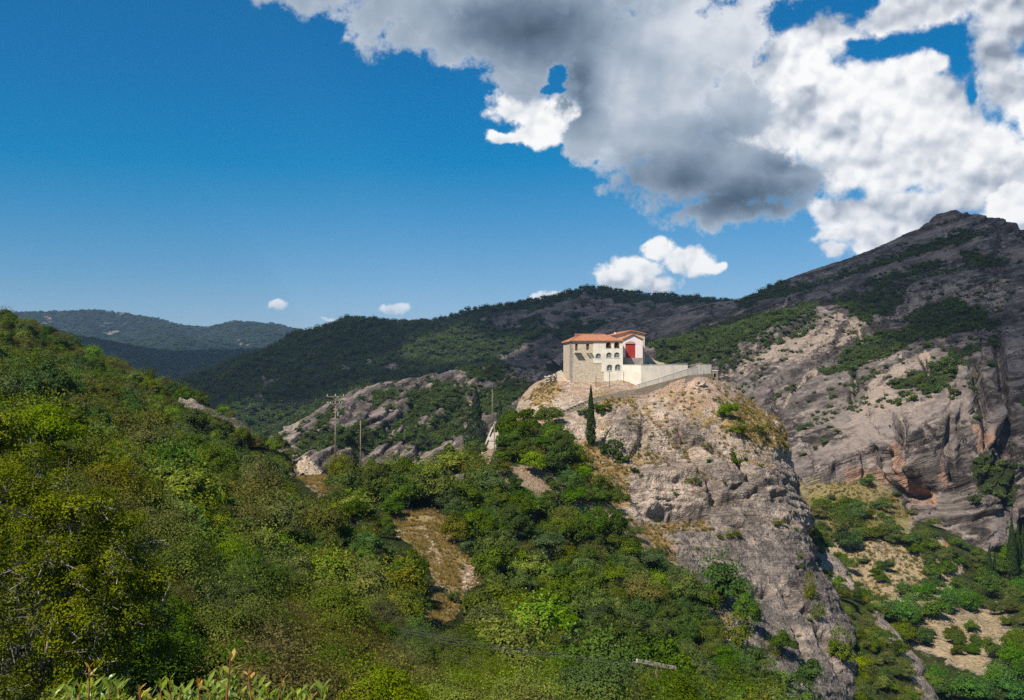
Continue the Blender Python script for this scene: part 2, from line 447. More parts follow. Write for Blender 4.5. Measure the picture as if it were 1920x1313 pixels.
KNOLL = [
 [(985,735,300),(1010,715,300),(1060,700,300),(1110,693,300),(1170,690,300),(1230,690,300),(1280,690,300),(1310,692,300),(1325,695,300),(1325,705,305),(1320,720,315)],
 [(975,750,268),(1000,735,266),(1050,706,264),(1100,700,262),(1168,692,262),(1230,691,264),(1285,692,266),(1318,697,268),(1336,703,271),(1345,715,280),(1335,730,300)],
 [(965,775,250),(1000,752,249),(1055,716,250.5),(1100,721,249),(1165,720,249.5),(1200,729,249),(1250,716,251),(1300,706,253),(1340,708,257),(1356,720,270),(1350,735,295)],
 [(955,800,240),(1010,785,241),(1056,771,242),(1110,750,243),(1165,737,244),(1200,730,245),(1250,717,247),(1305,706,249.5),(1348,710,255),(1372,725,268),(1370,745,295)],
 [(950,815,238.5),(1005,797,239.5),(1056,782,240.5),(1112,766,241.5),(1165,757,242.5),(1205,749,243.5),(1255,735,245),(1312,714,247.5),(1362,726,253),(1396,741,267),(1390,760,295)],
 [(930,860,226),(1000,840,229),(1060,815,232),(1115,815,233),(1170,795,234.5),(1225,785,236),(1285,772,238),(1350,762,241),(1405,770,248),(1436,783,264),(1430,800,295)],
 [(920,910,212),(1000,890,217),(1070,865,221),(1130,855,223),(1190,845,225.5),(1250,840,228),(1320,830,230.5),(1390,822,234),(1450,820,243),(1480,832,260),(1475,860,292)],
 [(960,960,198),(1040,945,204),(1110,930,208),(1170,920,213),(1230,910,217),(1290,905,220),(1355,895,223),(1420,885,227),(1468,878,237),(1484,890,256),(1480,910,290)],
 [(1000,1010,188),(1080,990,196),(1150,970,202),(1200,955,209),(1250,962,213),(1310,958,215),(1370,945,217),(1435,935,220),(1483,930,230),(1500,940,248),(1500,960,285)],
 [(1050,1060,178),(1120,1030,188),(1180,1005,196),(1225,990,204),(1270,992,206),(1325,990,208),(1385,985,210.5),(1450,980,214),(1503,980,223),(1522,988,240),(1520,1010,278)],
 [(1100,1130,165),(1170,1090,175),(1220,1060,184),(1265,1050,191),(1305,1050,196),(1350,1050,199),(1405,1050,202),(1465,1050,205),(1512,1050,212),(1531,1058,228),(1525,1080,265)],
 [(1180,1210,150),(1240,1170,160),(1285,1140,169),(1325,1130,176),(1365,1125,182),(1405,1125,187),(1450,1125,191),(1500,1120,195),(1545,1115,202),(1564,1121,216),(1560,1145,250)],
 [(1260,1290,140),(1310,1250,148),(1350,1220,156),(1390,1210,162),(1430,1205,168),(1465,1205,174),(1505,1200,180),(1545,1195,186),(1580,1190,193),(1597,1195,206),(1595,1215,240)],
 [(1330,1380,130),(1380,1340,137),(1420,1310,143),(1455,1300,149),(1490,1295,154),(1520,1290,160),(1550,1285,166),(1580,1280,173),(1598,1275,181),(1608,1282,195),(1605,1300,230)],
 [(1400,1520,122),(1450,1480,128),(1490,1450,133),(1520,1440,138),(1545,1430,143),(1570,1420,149),(1590,1410,155),(1608,1400,162),(1620,1395,171),(1628,1400,186),(1620,1420,220)],
]
knoll = loft(KNOLL, 460, 640)
def shape_knoll(sh):
    V, N, px, py = sh.flat()
    base = (px.copy(), py.copy())
    flat_top = sstep(py, 745, 800) * (1 - 0 * px)          # keep the building ground calm
    lower = sstep(py, 800, 900)
    wall = polymask(px, py, [[(1240,990),(1510,985),(1540,1060),(1600,1200),(1620,1300),(1440,1310),(1330,1130),(1290,1060)]], 20, 6)
    d = flat_top * (1.8 * fbm(V / 22, 4) + .8 * ridged(V / 9 + 3, 4) - .4)
    d = d + flat_top * strata(V, (-.05, .25, 1), 8.5, 1.5) * (.25 + .6 * lower) * (1 - .75 * wall)
    d = d + flat_top * strata(V, (.05, .25, 1), 2.1, .45, seed=3.1) * lower * (1 - .6 * wall)
    # smooth bulging boulder faces in the upper part
    d = d + flat_top * (1 - lower) * 1.2 * np.abs(pnoise(V / 11 + 8))
    d = d + flat_top * (.45 * ridged(V / 3.5 + 1, 3) - .15 + .35 * fbm(V / 5, 3))
    # the great cracks, ledges and hollows
    for line, wd, dep in CRACKS:
        dist, t = linedist(px, py, line)
        wob = 1 + .6 * pnoise(np.stack([px / 14, py / 14, np.zeros_like(px)], 1))
        d = d - 1.5 * dep * np.exp(-(dist / (wd * wob)) ** 2) * np.sqrt(np.clip(np.minimum(t, 1 - t) * 8, 0.05, 1))
    for poly, amt, soft in BULGES:
        d = d + amt * polymask(px, py, [poly], soft, 4, 2)
    for x, y, rx, ry, dep in HOLLOWS:
        e = ((px - x) / rx) ** 2 + ((py - y) / ry) ** 2
        d = d - dep * np.exp(-e ** 2)
    d = d + flat_top * .36 * fbm(V / 1.5, 3) + flat_top * .14 * pnoise(V / .5)
    calm = (1 - flat_top) * sstep(py, 735, 760)
    d = d + .25 * fbm(V / 2.5, 3)
    sh.push(d)
    return base
CRACKS = [
 ([(1322,832),(1350,845),(1385,868),(1400,890),(1425,915),(1450,938)], 5, 2.6),
 ([(1270,795),(1290,830),(1310,880),(1335,915),(1345,945)], 6, 1.4),
 ([(1222,780),(1240,800),(1262,825),(1300,828),(1325,825)], 5, 1.6),
 ([(1400,935),(1430,925),(1470,930)], 4, 1.8),
 ([(1215,968),(1250,974),(1290,976),(1325,972)], 6, 3.6),
 ([(1240,957),(1280,962)], 3, 1.0),
 ([(1335,945),(1360,940),(1395,946)], 4, 2.0), ([(1365,925),(1390,915),(1420,912)], 3, 1.3),
 ([(1370,986),(1400,986)], 3, 1.2),
 ([(1325,1113),(1365,1116),(1410,1112),(1450,1108)], 5, 1.8),
 ([(1470,1110),(1500,1140),(1530,1150)], 6, 2.2), ([(1485,1075),(1510,1065)], 3, 1.4),
 ([(1520,990),(1533,1030),(1535,1060)], 6, 1.6),
 ([(1530,1180),(1560,1220),(1580,1270)], 7, 1.8),
 ([(1205,800),(1200,835),(1180,860)], 5, 1.0),
 ([(1140,800),(1165,770)], 6, 1.0),
 ([(1440,800),(1478,830),(1486,870)], 4, 1.4),
 ([(1300,700),(1260,770)], 6, .6),
 ([(1480,1160),(1500,1200),(1520,1260)], 5, 1.4),
]
BULGES = [
 ([(1205,880),(1240,865),(1300,880),(1330,930),(1325,965),(1270,972),(1210,965),(1196,930)], 1.8, 9),
 ([(1135,785),(1190,760),(1205,800),(1195,845),(1150,850),(1135,820)], 1.3, 8),
 ([(1320,850),(1390,900),(1440,940),(1350,935),(1325,890)], 1.4, 8),
 ([(1250,1000),(1500,990),(1520,1060),(1480,1100),(1330,1105),(1270,1060)], 1.0, 14),
]
HOLLOWS = [(1290, 972, 32, 8, 2.0), (1250, 968, 30, 5, 1.2)]

# ------------------------------------------------------------------ the near hillside
W = lambda *a: P(*a)
HILL = [(x, 0, -1.9) for x in (-14, 0, 14)] + [(x, -25, .5) for x in (-25, 0, 25)] + [(-30, 12, -3.5), (30, 12, -6)]
HILL += [(0, 6, -2.6), (-8, 9, -3.6), (9, 9, -4)]
HILL += [W(*q) for q in [
 (0,612,340),(100,648,330),(250,712,310),(350,760,290),(450,806,265),(540,856,225),(600,896,190),(700,900,186),(-200,520,340),(-450,440,330),
 (760,902,187),(850,908,190),(905,850,214),(940,815,232),(1000,800,238),
 (640,945,214),(720,955,216),(790,960,220),(860,955,226),(600,975,240),(700,1000,250),(800,1000,262),(560,960,215),(0,600,420),(200,740,400),(450,860,360),(600,960,300),(800,960,290),(950,940,310),
 (-300,740,90),(-100,780,80),(60,800,100),(0,880,70),(180,870,100),(300,905,110),(180,815,140),(320,845,180),(330,790,240),(200,740,240),(60,690,250),(100,735,180),(-300,600,200),
 (450,975,118),(600,965,148),(380,890,160),(520,1010,112),(600,1100,96),(700,1130,98),(715,1050,122),(560,900,176),
 (750,980,150),(790,960,158),(800,1010,143),(830,1075,125),(880,1095,124),(815,1150,110),(850,1000,148),
 (950,965,172),(1050,975,186),(950,1075,138),(1050,1110,138),(1150,1065,166),(1210,1010,192),(1100,1215,112),(1200,1215,122),(1300,1170,157),(1300,1280,126),(1420,1300,136),(1500,1380,136),(1620,1480,146),(1750,1600,150),
 (300,1330,38),(100,1300,32),(600,1340,47),(900,1365,52),(1200,1370,66),(1400,1400,86),(1700,1500,100),(300,1640,14),(900,1740,17),(1500,1740,24),
 (300,1080,62),(450,1130,68),(150,1000,62),
 (1250,1150,230),(1400,1300,220),(1550,1450,220),(1100,1000,260),(1000,920,280)]]
hf = tps(HILL)
def hill_grid():
    pa = np.concatenate([np.linspace(-520, 1500, 420), np.linspace(1504, 1760, 40)])
    r = np.concatenate([np.geomspace(.8, 40, 50)[:-1], np.geomspace(40, 430, 330)])
    u = (pa - CX) / F
    X = r[:, None] * u[None]; Y = np.repeat(r[:, None], len(u), 1)
    Z = hf(X, Y)
    return Sheet(np.stack([X, Y, Z], 2))
hill = hill_grid()
def shape_hill(sh):
    V, N, px, py = sh.flat()
    base = (px.copy(), py.copy())
    far = sstep(V[:, 1], 20, 80)
    d = far * (1.2 * fbm(V / 18, 4) + .35 * fbm(V / 3, 3)) + .08 * fbm(V / .8, 2)
    # boulder ledges crossing the left slope
    for poly, amt, soft in HILL_ROCKS:
        d = d + amt * polymask(px, py, [poly], soft, 3, 4)
    rk = polymask(px, py, [q[0] for q in HILL_ROCKS], 6, 3, 4)
    d = d + rk * (1.0 * ridged(V / 8, 3) + strata(V, (-.1, 0, 1), 3.0, .9))
    sh.push(d, np.broadcast_to(np.array([0, -.25, .97]), sh.N.shape))
    return base
HILL_ROCKS = [
 ([(410,756),(440,754),(462,768),(466,782),(440,790),(420,786)], 1.7, 4),
 ([(330,766),(360,762),(400,776),(420,790),(470,806),(484,828),(470,838),(430,820),(380,806),(335,790)], 1.4, 5),
 ([(335,762),(372,764),(372,774),(338,774)], .5, 4),
]

# ------------------------------------------------------------------ the mountain on the right
MOUNT = [
 [(1150,985,400),(1300,985,400),(1400,975,392),(1490,975,385),(1560,960,390),(1640,945,395),(1700,985,385),(1750,1015,372),(1800,1050,360),(1855,1060,358),(1905,980,385),(1990,960,385),(2150,940,380)],
 [(1150,905,430),(1300,905,425),(1400,905,415),(1490,922,402),(1560,912,406),(1640,903,410),(1695,932,400),(1742,955,388),(1800,985,374),(1858,995,370),(1900,925,395),(1990,900,395),(2150,890,388)],
 [(1150,850,470),(1300,850,460),(1400,868,440),(1490,884,418),(1560,880,420),(1640,850,423),(1690,840,412),(1740,872,400),(1800,925,384),(1850,935,380),(1895,885,402),(1985,850,405),(2150,830,400)],
 [(1150,810,510),(1300,815,500),(1400,830,480),(1490,850,450),(1560,835,450),(1640,800,452),(1700,780,440),(1750,795,425),(1800,850,405),(1850,850,402),(1890,830,418),(1980,800,420),(2150,780,415)],
 [(1150,775,560),(1300,775,550),(1400,790,530),(1490,800,510),(1560,780,505),(1640,755,505),(1700,725,492),(1752,718,478),(1800,750,455),(1845,760,448),(1885,760,450),(1970,740,450),(2150,720,440)],
 [(1150,740,610),(1300,740,605),(1380,725,595),(1470,735,580),(1560,725,570),(1640,712,565),(1710,690,555),(1760,672,545),(1805,670,530),(1845,680,515),(1885,680,510),(1960,660,505),(2150,640,500)],
 [(1150,715,660),(1280,705,655),(1350,690,650),(1440,665,650),(1530,655,645),(1620,655,635),(1700,640,630),(1760,620,625),(1805,610,615),(1845,610,605),(1890,600,595),(1960,580,590),(2150,570,580)],
 [(1120,690,720),(1230,668,715),(1310,645,715),(1400,622,720),(1500,600,725),(1600,610,715),(1690,600,715),(1755,575,715),(1805,560,710),(1850,550,700),(1895,540,690),(1965,530,680),(2150,520,670)],
 [(1080,705,820),(1200,680,815),(1300,655,815),(1400,634,815),(1500,604,815),(1600,580,800),(1690,560,790),(1755,540,785),(1805,525,775),(1855,510,765),(1900,500,760),(1970,490,750),(2150,480,740)],
 [(1060,690,850),(1180,640,850),(1290,608,855),(1390,590,860),(1490,560,865),(1590,540,865),(1685,515,860),(1755,490,855),(1805,475,850),(1855,470,840),(1900,470,830),(1970,465,820),(2150,460,810)],
 [(1040,690,930),(1170,618,930),(1280,595,940),(1385,582,950),(1470,540,955),(1580,510,955),(1680,470,950),(1745,440,945),(1798,430,940),(1850,436,930),(1900,446,915),(1970,455,905),(2150,455,890)],
 [(1020,700,1010),(1150,608,1010),(1270,583,1020),(1378,576,1030),(1445,550,1030),(1510,518,1025),(1600,489,1020),(1700,444,1005),(1760,418,1000),(1805,410,995),(1862,427,985),(1900,442,975),(2150,470,960)],
 [(1000,760,1150),(1150,700,1150),(1270,690,1160),(1378,690,1170),(1445,670,1170),(1530,640,1170),(1620,620,1160),(1710,590,1150),(1780,570,1140),(1830,560,1140),(1880,570,1130),(1950,580,1120),(2150,600,1100)],
]
mount = loft(MOUNT, 540, 450)
MT_BED = (-.33, -.15, 1.0)
def shape_mount(sh):
    V, N, px, py = sh.flat()
    base = (px.copy(), py.copy())
    ridge = sstep(V[:, 1], 900, 1000)
    k = 1 - .6 * ridge
    d = k * (5 * fbm(V / 90, 3) + 1.0 * fbm(V / 24, 3))
    d = d + k * strata(V, MT_BED, 26, 8.5, warp=.5, run=13) + k * strata(V, MT_BED, 9, 4.6, seed=5.0, warp=.5, run=16) + k * strata(V, MT_BED, 3.4, 1.3, seed=9.0, run=14)
    d = d + .9 * ridged(V / 14 + 4, 4) + .5 * ridged(V / 5, 3)
    for line, wd, dep in MT_GULLIES:
        dist, t = linedist(px, py, line)
        d = d - dep * np.exp(-(dist / wd) ** 2)
    for poly, amt, soft in MT_BULGES:
        d = d + amt * polymask(px, py, [poly], soft, 5, 2)
    d = d + .5 * fbm(V / 4, 2)
    d = d * (1 - .92 * polymask(px, py, [[(1470,904),(1560,908),(1640,900),(1692,925),(1700,1010),(1470,1010)]], 7))
    sh.push(d)
    return base
MT_GULLIES = [
 ([(1605,725),(1610,750),(1600,770)], 5, 4), ([(1612,640),(1620,665)], 5, 4), ([(1740,700),(1748,730)], 5, 4),
 ([(1535,712),(1500,740),(1470,780)], 4, 2),
 ([(1690,790),(1700,850),(1710,900)], 7, 6), ([(1775,800),(1770,850),(1790,900)], 6, 5), ([(1820,700),(1840,760),(1850,830)], 7, 6),
 ([(1615,880),(1617,908)], 4, 4), ([(1655,860),(1660,905)], 5, 4),
 ([(1870,650),(1880,750),(1890,850)], 9, 6),
]
MT_BULGES = [
 ([(1690,850),(1730,830),(1760,850),(1760,890),(1735,905),(1690,890)], 5, 8),
 ([(1575,880),(1610,870),(1640,880),(1640,900),(1580,905)], 1.2, 6),
 ([(1700,905),(1740,925),(1750,950),(1715,945)], -4, 6),
 ([(1240,650),(1400,618),(1530,592),(1530,620),(1380,680),(1240,690)], 3, 10),
]

# ------------------------------------------------------------------ wooded hill in the middle distance
MIDHILL = [
 [(200,860,900),(330,850,880),(420,845,860),(500,838,850),(580,835,850),(680,830,880),(800,820,920),(930,800,960),(1060,770,1000),(1200,760,1050),(1350,760,1100),(1500,760,1150)],
 [(200,800,1000),(330,785,980),(420,778,960),(500,775,950),(580,772,950),(680,760,980),(800,735,1020),(930,715,1060),(1060,700,1090),(1200,700,1120),(1350,700,1180),(1500,700,1250)],
 [(230,770,1130),(340,750,1110),(430,735,1090),(510,725,1080),(590,715,1080),(690,705,1100),(800,690,1140),(920,672,1190),(1050,660,1220),(1190,650,1250),(1340,650,1300),(1500,660,1350)],
 [(260,750,1260),(350,728,1240),(440,700,1220),(520,685,1210),(600,668,1210),(690,655,1230),(800,652,1260),(910,638,1310),(1040,615,1350),(1180,608,1380),(1330,612,1400),(1500,630,1450)],
 [(290,745,1400),(365,716,1380),(450,680,1360),(535,645,1340),(610,620,1340),(692,601,1350),(800,612,1370),(900,600,1420),(1030,580,1460),(1170,578,1480),(1320,583,1490),(1500,610,1540)],
 [(310,752,1480),(380,722,1470),(460,684,1450),(560,637,1440),(625,613,1440),(695,603,1440),(800,607,1450),(885,589,1500),(1000,570,1540),(1095,551,1560),(1180,562,1580),(1300,568,1580),(1400,582,1580),(1500,602,1600)][:12] ,
 [(330,800,1650),(400,790,1650),(480,780,1650),(570,770,1650),(640,760,1650),(700,760,1650),(800,750,1660),(890,740,1700),(1000,730,1720),(1095,720,1740),(1180,720,1760),(1320,720,1780)],
]
MIDHILL[5] = [(310,752,1480),(380,720,1470),(465,680,1450),(560,636,1440),(625,613,1440),(695,602,1440),(800,607,1450),(885,588,1500),(990,571,1540),(1095,550,1560),(1200,562,1580),(1365,574,1580)]
midhill = loft(MIDHILL, 420, 200)
def shape_mid(sh):
    V, N, px, py = sh.flat()
    base = (px.copy(), py.copy())
    top = 1 - .85 * sstep(V[:, 1], 1380, 1480)
    spur = ridged(np.stack([V[:, 0] / 260, V[:, 1] / 700, V[:, 2] / 500], 1) + 2.2, 3) - .5
    d = top * (38 * spur + 12 * fbm(V / 90, 3)) + 3 * fbm(V / 25, 3)
    rk = polymask(px, py, MID_ROCK, 8, 5, 1)
    d = d + rk * (strata(V, (-.3, -.1, 1), 16, 6) + 3 * ridged(V / 30, 3))
    sh.push(d, np.broadcast_to(np.array([0, -.5, .86]), sh.N.shape))
    return base
MID_ROCK = [
 [(895,612),(920,590),(985,580),(1010,590),(1000,610),(960,630)], [(1000,580),(1095,552),(1180,566),(1280,575),(1300,590),(1180,610),(1060,610),(1010,640),(990,610)],
 [(485,730),(500,718),(530,722),(515,738),(490,742)], [(470,768),(500,755),(495,770)],
 [(640,712),(672,716),(668,730),(640,725)], [(725,695),(752,700),(745,715),(728,712)],
 [(930,670),(980,655),(1060,640),(1060,720),(980,725),(940,700)],
 [(690,690),(700,690),(700,700),(690,700)],
]

# ------------------------------------------------------------------ bare rocky rise behind the saddle
RISE = [
 [(480,920,430),(560,915,430),(640,915,430),(720,915,430),(800,915,440),(880,910,450),(950,890,460),(1020,860,470),(1120,840,480)],
 [(500,850,470),(570,850,470),(645,855,470),(720,862,470),(800,860,480),(880,850,490),(950,830,500),(1020,800,510),(1120,780,520)],
 [(515,825,520),(575,815,515),(645,810,515),(720,815,520),(800,820,530),(880,815,540),(950,790,545),(1020,765,550),(1120,740,560)],
 [(530,815,560),(585,795,560),(650,785,560),(720,778,570),(800,775,580),(880,765,590),(950,745,590),(1020,735,600),(1120,720,610)],
 [(538,812,610),(600,780,610),(655,760,620),(725,745,630),(800,735,640),(880,720,640),(950,712,650),(1020,715,650),(1120,705,660)],
 [(545,810,650),(605,772,660),(660,744,670),(720,724,680),(790,712,690),(870,700,690),(950,695,700),(1020,702,700),(1120,700,710)],
 [(560,850,760),(630,820,760),(690,800,770),(740,790,770),(800,780,780),(880,770,780),(960,770,790),(1040,770,790),(1120,770,790)],
]
rise = loft(RISE, 340, 230)
def shape_rise(sh):
    V, N, px, py = sh.flat()
    base = (px.copy(), py.copy())
    top = 1 - .7 * sstep(V[:, 1], 590, 660)
    d = top * (8 * (ridged(np.stack([V[:, 0] / 60 + V[:, 2] / 50, V[:, 1] / 200, V[:, 2] / 160], 1) + 5, 3) - .5) + 3 * fbm(V / 40, 3))
    d = d + strata(V, (-.55, -.1, 1), 15, 6.0, run=9) * top + strata(V, (-.55, -.1, 1), 5, 2.2, seed=2, run=9) + 1.0 * ridged(V / 9, 3)
    sh.push(d)
    return base

# ------------------------------------------------------------------ valley floor on the right and the spur under the knoll
VALLEY = [W(*q) for q in [
 (1380,985,392),(1490,968,388),(1520,914,404),(1620,907,406),(1680,945,392),(1560,965,372),(1600,1005,350),(1700,1005,352),(1780,1030,345),(1620,1085,320),(1720,1105,312),(1650,1155,288),(1780,1125,312),
 (1850,1090,335),(1930,1040,360),(2050,1000,380),(1800,1185,278),(1720,1180,280),(1740,1230,262),(1880,1150,295),(1960,1130,300),(1850,1260,248),(1700,1240,258),(1650,1320,228),(1760,1340,220),(1930,1320,232),(1930,1420,200),(1650,1450,190),(1780,1480,185),
 (1500,1060,330),(1500,1200,270),(1550,1320,230),(1500,1500,190),(2050,1300,240),(2050,1150,310),(1860,1010,380),(1930,960,400),(1750,985,370)]]
vf = tps(VALLEY)
def valley_grid():
    pa = np.linspace(1440, 2080, 240); r = np.geomspace(185, 425, 200)
    u = (pa - CX) / F
    X = r[:, None] * u[None]; Y = np.repeat(r[:, None], len(u), 1)
    return Sheet(np.stack([X, Y, vf(X, Y)], 2))
valley = valley_grid()
def shape_valley(sh):
    V, N, px, py = sh.flat()
    base = (px.copy(), py.copy())
    d = 3.0 * fbm(V / 40, 4) + 1.0 * fbm(V / 9, 3) - 3.5 * np.clip(ridged(np.stack([V[:, 0] / 22, V[:, 1] / 60, V[:, 2] / 60], 1), 3), 0, 1) ** 3 * polymask(px, py, BADLAND, 25, 6)
    sh.push(d, np.broadcast_to(np.array([0, -.3, .95]), sh.N.shape))
    return base
BADLAND = [[(1560,1000),(1640,1000),(1740,1030),(1760,1110),(1700,1130),(1620,1110)], [(1690,1190),(1740,1150),(1880,1125),(1890,1180),(1840,1260),(1760,1220)]]
SPUR = [
 [(1440,1010,250),(1480,1080,236),(1530,1170,212),(1570,1240,192),(1600,1310,176),(1640,1400,160),(1680,1520,145)],
 [(1470,1000,258),(1510,1060,246),(1565,1140,224),(1605,1215,204),(1640,1280,190),(1680,1380,172),(1720,1500,158)],
 [(1510,1005,264),(1545,1045,256),(1600,1110,240),(1640,1175,224),(1690,1240,208),(1730,1320,192),(1770,1420,176)],
 [(1525,1008,266),(1560,1043,260),(1612,1105,246),(1660,1168,232),(1712,1225,218),(1752,1298,203),(1800,1400,186)],
 [(1535,1030,280),(1570,1070,275),(1620,1140,262),(1665,1200,248),(1710,1260,234),(1745,1330,220),(1790,1430,200)],
 [(1540,1060,300),(1570,1110,295),(1620,1180,280),(1660,1240,268),(1700,1300,255),(1730,1380,240),(1780,1480,220)],
]
spur = loft(SPUR, 220, 140)
def shape_spur(sh):
    V, N, px, py = sh.flat()
    base = (px.copy(), py.copy())
    d = 1.6 * fbm(V / 16, 4) + strata(V, (.2, .2, 1), 5, .9) + .5 * ridged(V / 5, 3) - .3
    sh.push(d); return base

# ------------------------------------------------------------------ far ranges on the left
FARHILL = [
 [(-250,760,3600),(-100,760,3600),(60,760,3600),(180,760,3600),(300,760,3600),(400,760,3600),(500,760,3600),(600,760,3600),(760,760,3600)],
 [(-250,680,4000),(-100,680,4000),(60,672,4000),(180,668,4000),(300,668,4000),(400,664,4000),(500,668,4000),(600,672,4000),(760,680,4000)],
 [(-250,645,4500),(-100,640,4500),(60,632,4500),(180,632,4500),(300,640,4500),(400,645,4500),(500,645,4500),(600,650,4500),(760,660,4500)],
 [(-250,620,5000),(-100,612,5000),(45,600,5000),(180,606,5000),(300,622,5000),(370,632,5000),(450,622,5000),(540,634,5000),(760,655,5000)],
 [(-250,615,5400),(-100,606,5400),(40,596,5400),(190,590,5400),(290,603,5400),(372,621,5400),(440,610,5400),(500,612,5400),(590,632,5400)],
 [(-250,700,6200),(-100,700,6200),(40,700,6200),(190,700,6200),(290,700,6200),(372,700,6200),(440,700,6200),(500,700,6200),(590,700,6200)],
]
farhill = loft(FARHILL, 270, 120)
NEARFAR = [
 [(-150,800,1900),(60,800,1900),(160,800,1900),(260,800,1900),(350,790,1900),(430,780,1900),(560,780,1900)],
 [(-150,720,2300),(60,720,2300),(160,715,2300),(260,712,2300),(350,712,2300),(430,715,2300),(560,720,2300)],
 [(-150,660,2700),(60,655,2700),(160,668,2700),(260,680,2700),(350,690,2700),(430,690,2700),(560,690,2700)],
 [(-150,620,3000),(60,618,3000),(125,630,3000),(215,648,3000),(300,660,3050),(420,659,3200),(560,650,3300)],
 [(-150,720,3400),(60,720,3400),(125,720,3400),(215,720,3400),(300,720,3400),(420,720,3500),(560,720,3500)],
]
nearfar = loft(NEARFAR, 200, 90)
def shape_far(sh, a):
    V, N, px, py = sh.flat()
    base = (px.copy(), py.copy())
    top = 1 - .85 * sstep(V[:, 1], V[:, 1].max() * .78, V[:, 1].max() * .86)
    d = a * top * (90 * (ridged(np.stack([V[:, 0] / 700, V[:, 1] / 1300, V[:, 2] / 900], 1), 4) - .5) + 40 * fbm(V / 250, 3)) + a * 9 * fbm(V / 80, 3)
    sh.push(d, np.broadcast_to(np.array([0, -.3, .95]), sh.N.shape)); return base

knoll_b = shape_knoll(knoll); hill_b = shape_hill(hill); mount_b = shape_mount(mount); mid_b = shape_mid(midhill)
rise_b = shape_rise(rise); valley_b = shape_valley(valley); spur_b = shape_spur(spur)
far_b = shape_far(farhill, 1.0); near_b = shape_far(nearfar, .6)
def cover(base, soil=None, grass=None, green=None, ochre=None):
    n = len(base[0]); z = np.zeros(n)
    return np.stack([z if q is None else np.clip(q, 0, 1) for q in (soil, grass, green, ochre)], 1)
Z = lambda b: np.zeros(len(b[0]))
rockmat = ground_mat('knoll_rock', .42, (.46,.355,.27), (.190,.158,.134), (0.064,0.052,0.043), (0.340,0.207,0.122), (0.306,0.216,0.079), (0.076,0.083,0.024), (0.383,0.183,0.087), bed=(-.05,.25,1), beds=.45, cracks=.55, grain=1.15)
hillmat = ground_mat('hillside_ground', .4, (0.357,0.282,0.213), (0.170,0.141,0.118), (0.068,0.054,0.043), (0.281,0.183,0.111), (0.289,0.212,0.079), (0.038,0.046,0.014), (0.340,0.166,0.079))
mountmat = ground_mat('mountain_rock', .85, (.32,.255,.208), (.168,.138,.120), (0.060,0.050,0.043), (.33,.245,.175), (0.187,0.158,0.059), (0.043,0.054,0.016), (.33,.195,.13), bed=MT_BED, bump=1.3, grain=.45, beds=1.7, cracks=1.25, run=2.2)
midmat = ground_mat('wooded_hill_ground', 3.0, (0.255,0.199,0.166), (0.136,0.112,0.099), (0.060,0.050,0.040), (0.221,0.158,0.103), (0.119,0.116,0.040), (0.029,0.042,0.016), (0.255,0.149,0.079))
risemat = ground_mat('rise_rock', 1.0, (0.323,0.257,0.205), (0.145,0.120,0.107), (0.064,0.052,0.043), (0.323,0.232,0.150), (0.221,0.174,0.071), (0.043,0.054,0.016), (0.340,0.166,0.079), bed=(-.55,-.1,1), bump=1.2, beds=1.5, run=1.6, grain=.6)
valleymat = ground_mat('valley_ground', .8, (0.357,0.282,0.198), (0.170,0.141,0.115), (0.085,0.066,0.051), (0.374,0.274,0.150), (0.204,0.166,0.059), (0.051,0.062,0.017), (0.357,0.183,0.095))
farmat = ground_mat('far_hill_ground', 12.0, (0.306,0.249,0.205), (0.170,0.141,0.118), (0.085,0.075,0.063), (0.204,0.149,0.095), (0.111,0.116,0.047), (0.030,0.046,0.021), (0.255,0.149,0.079))

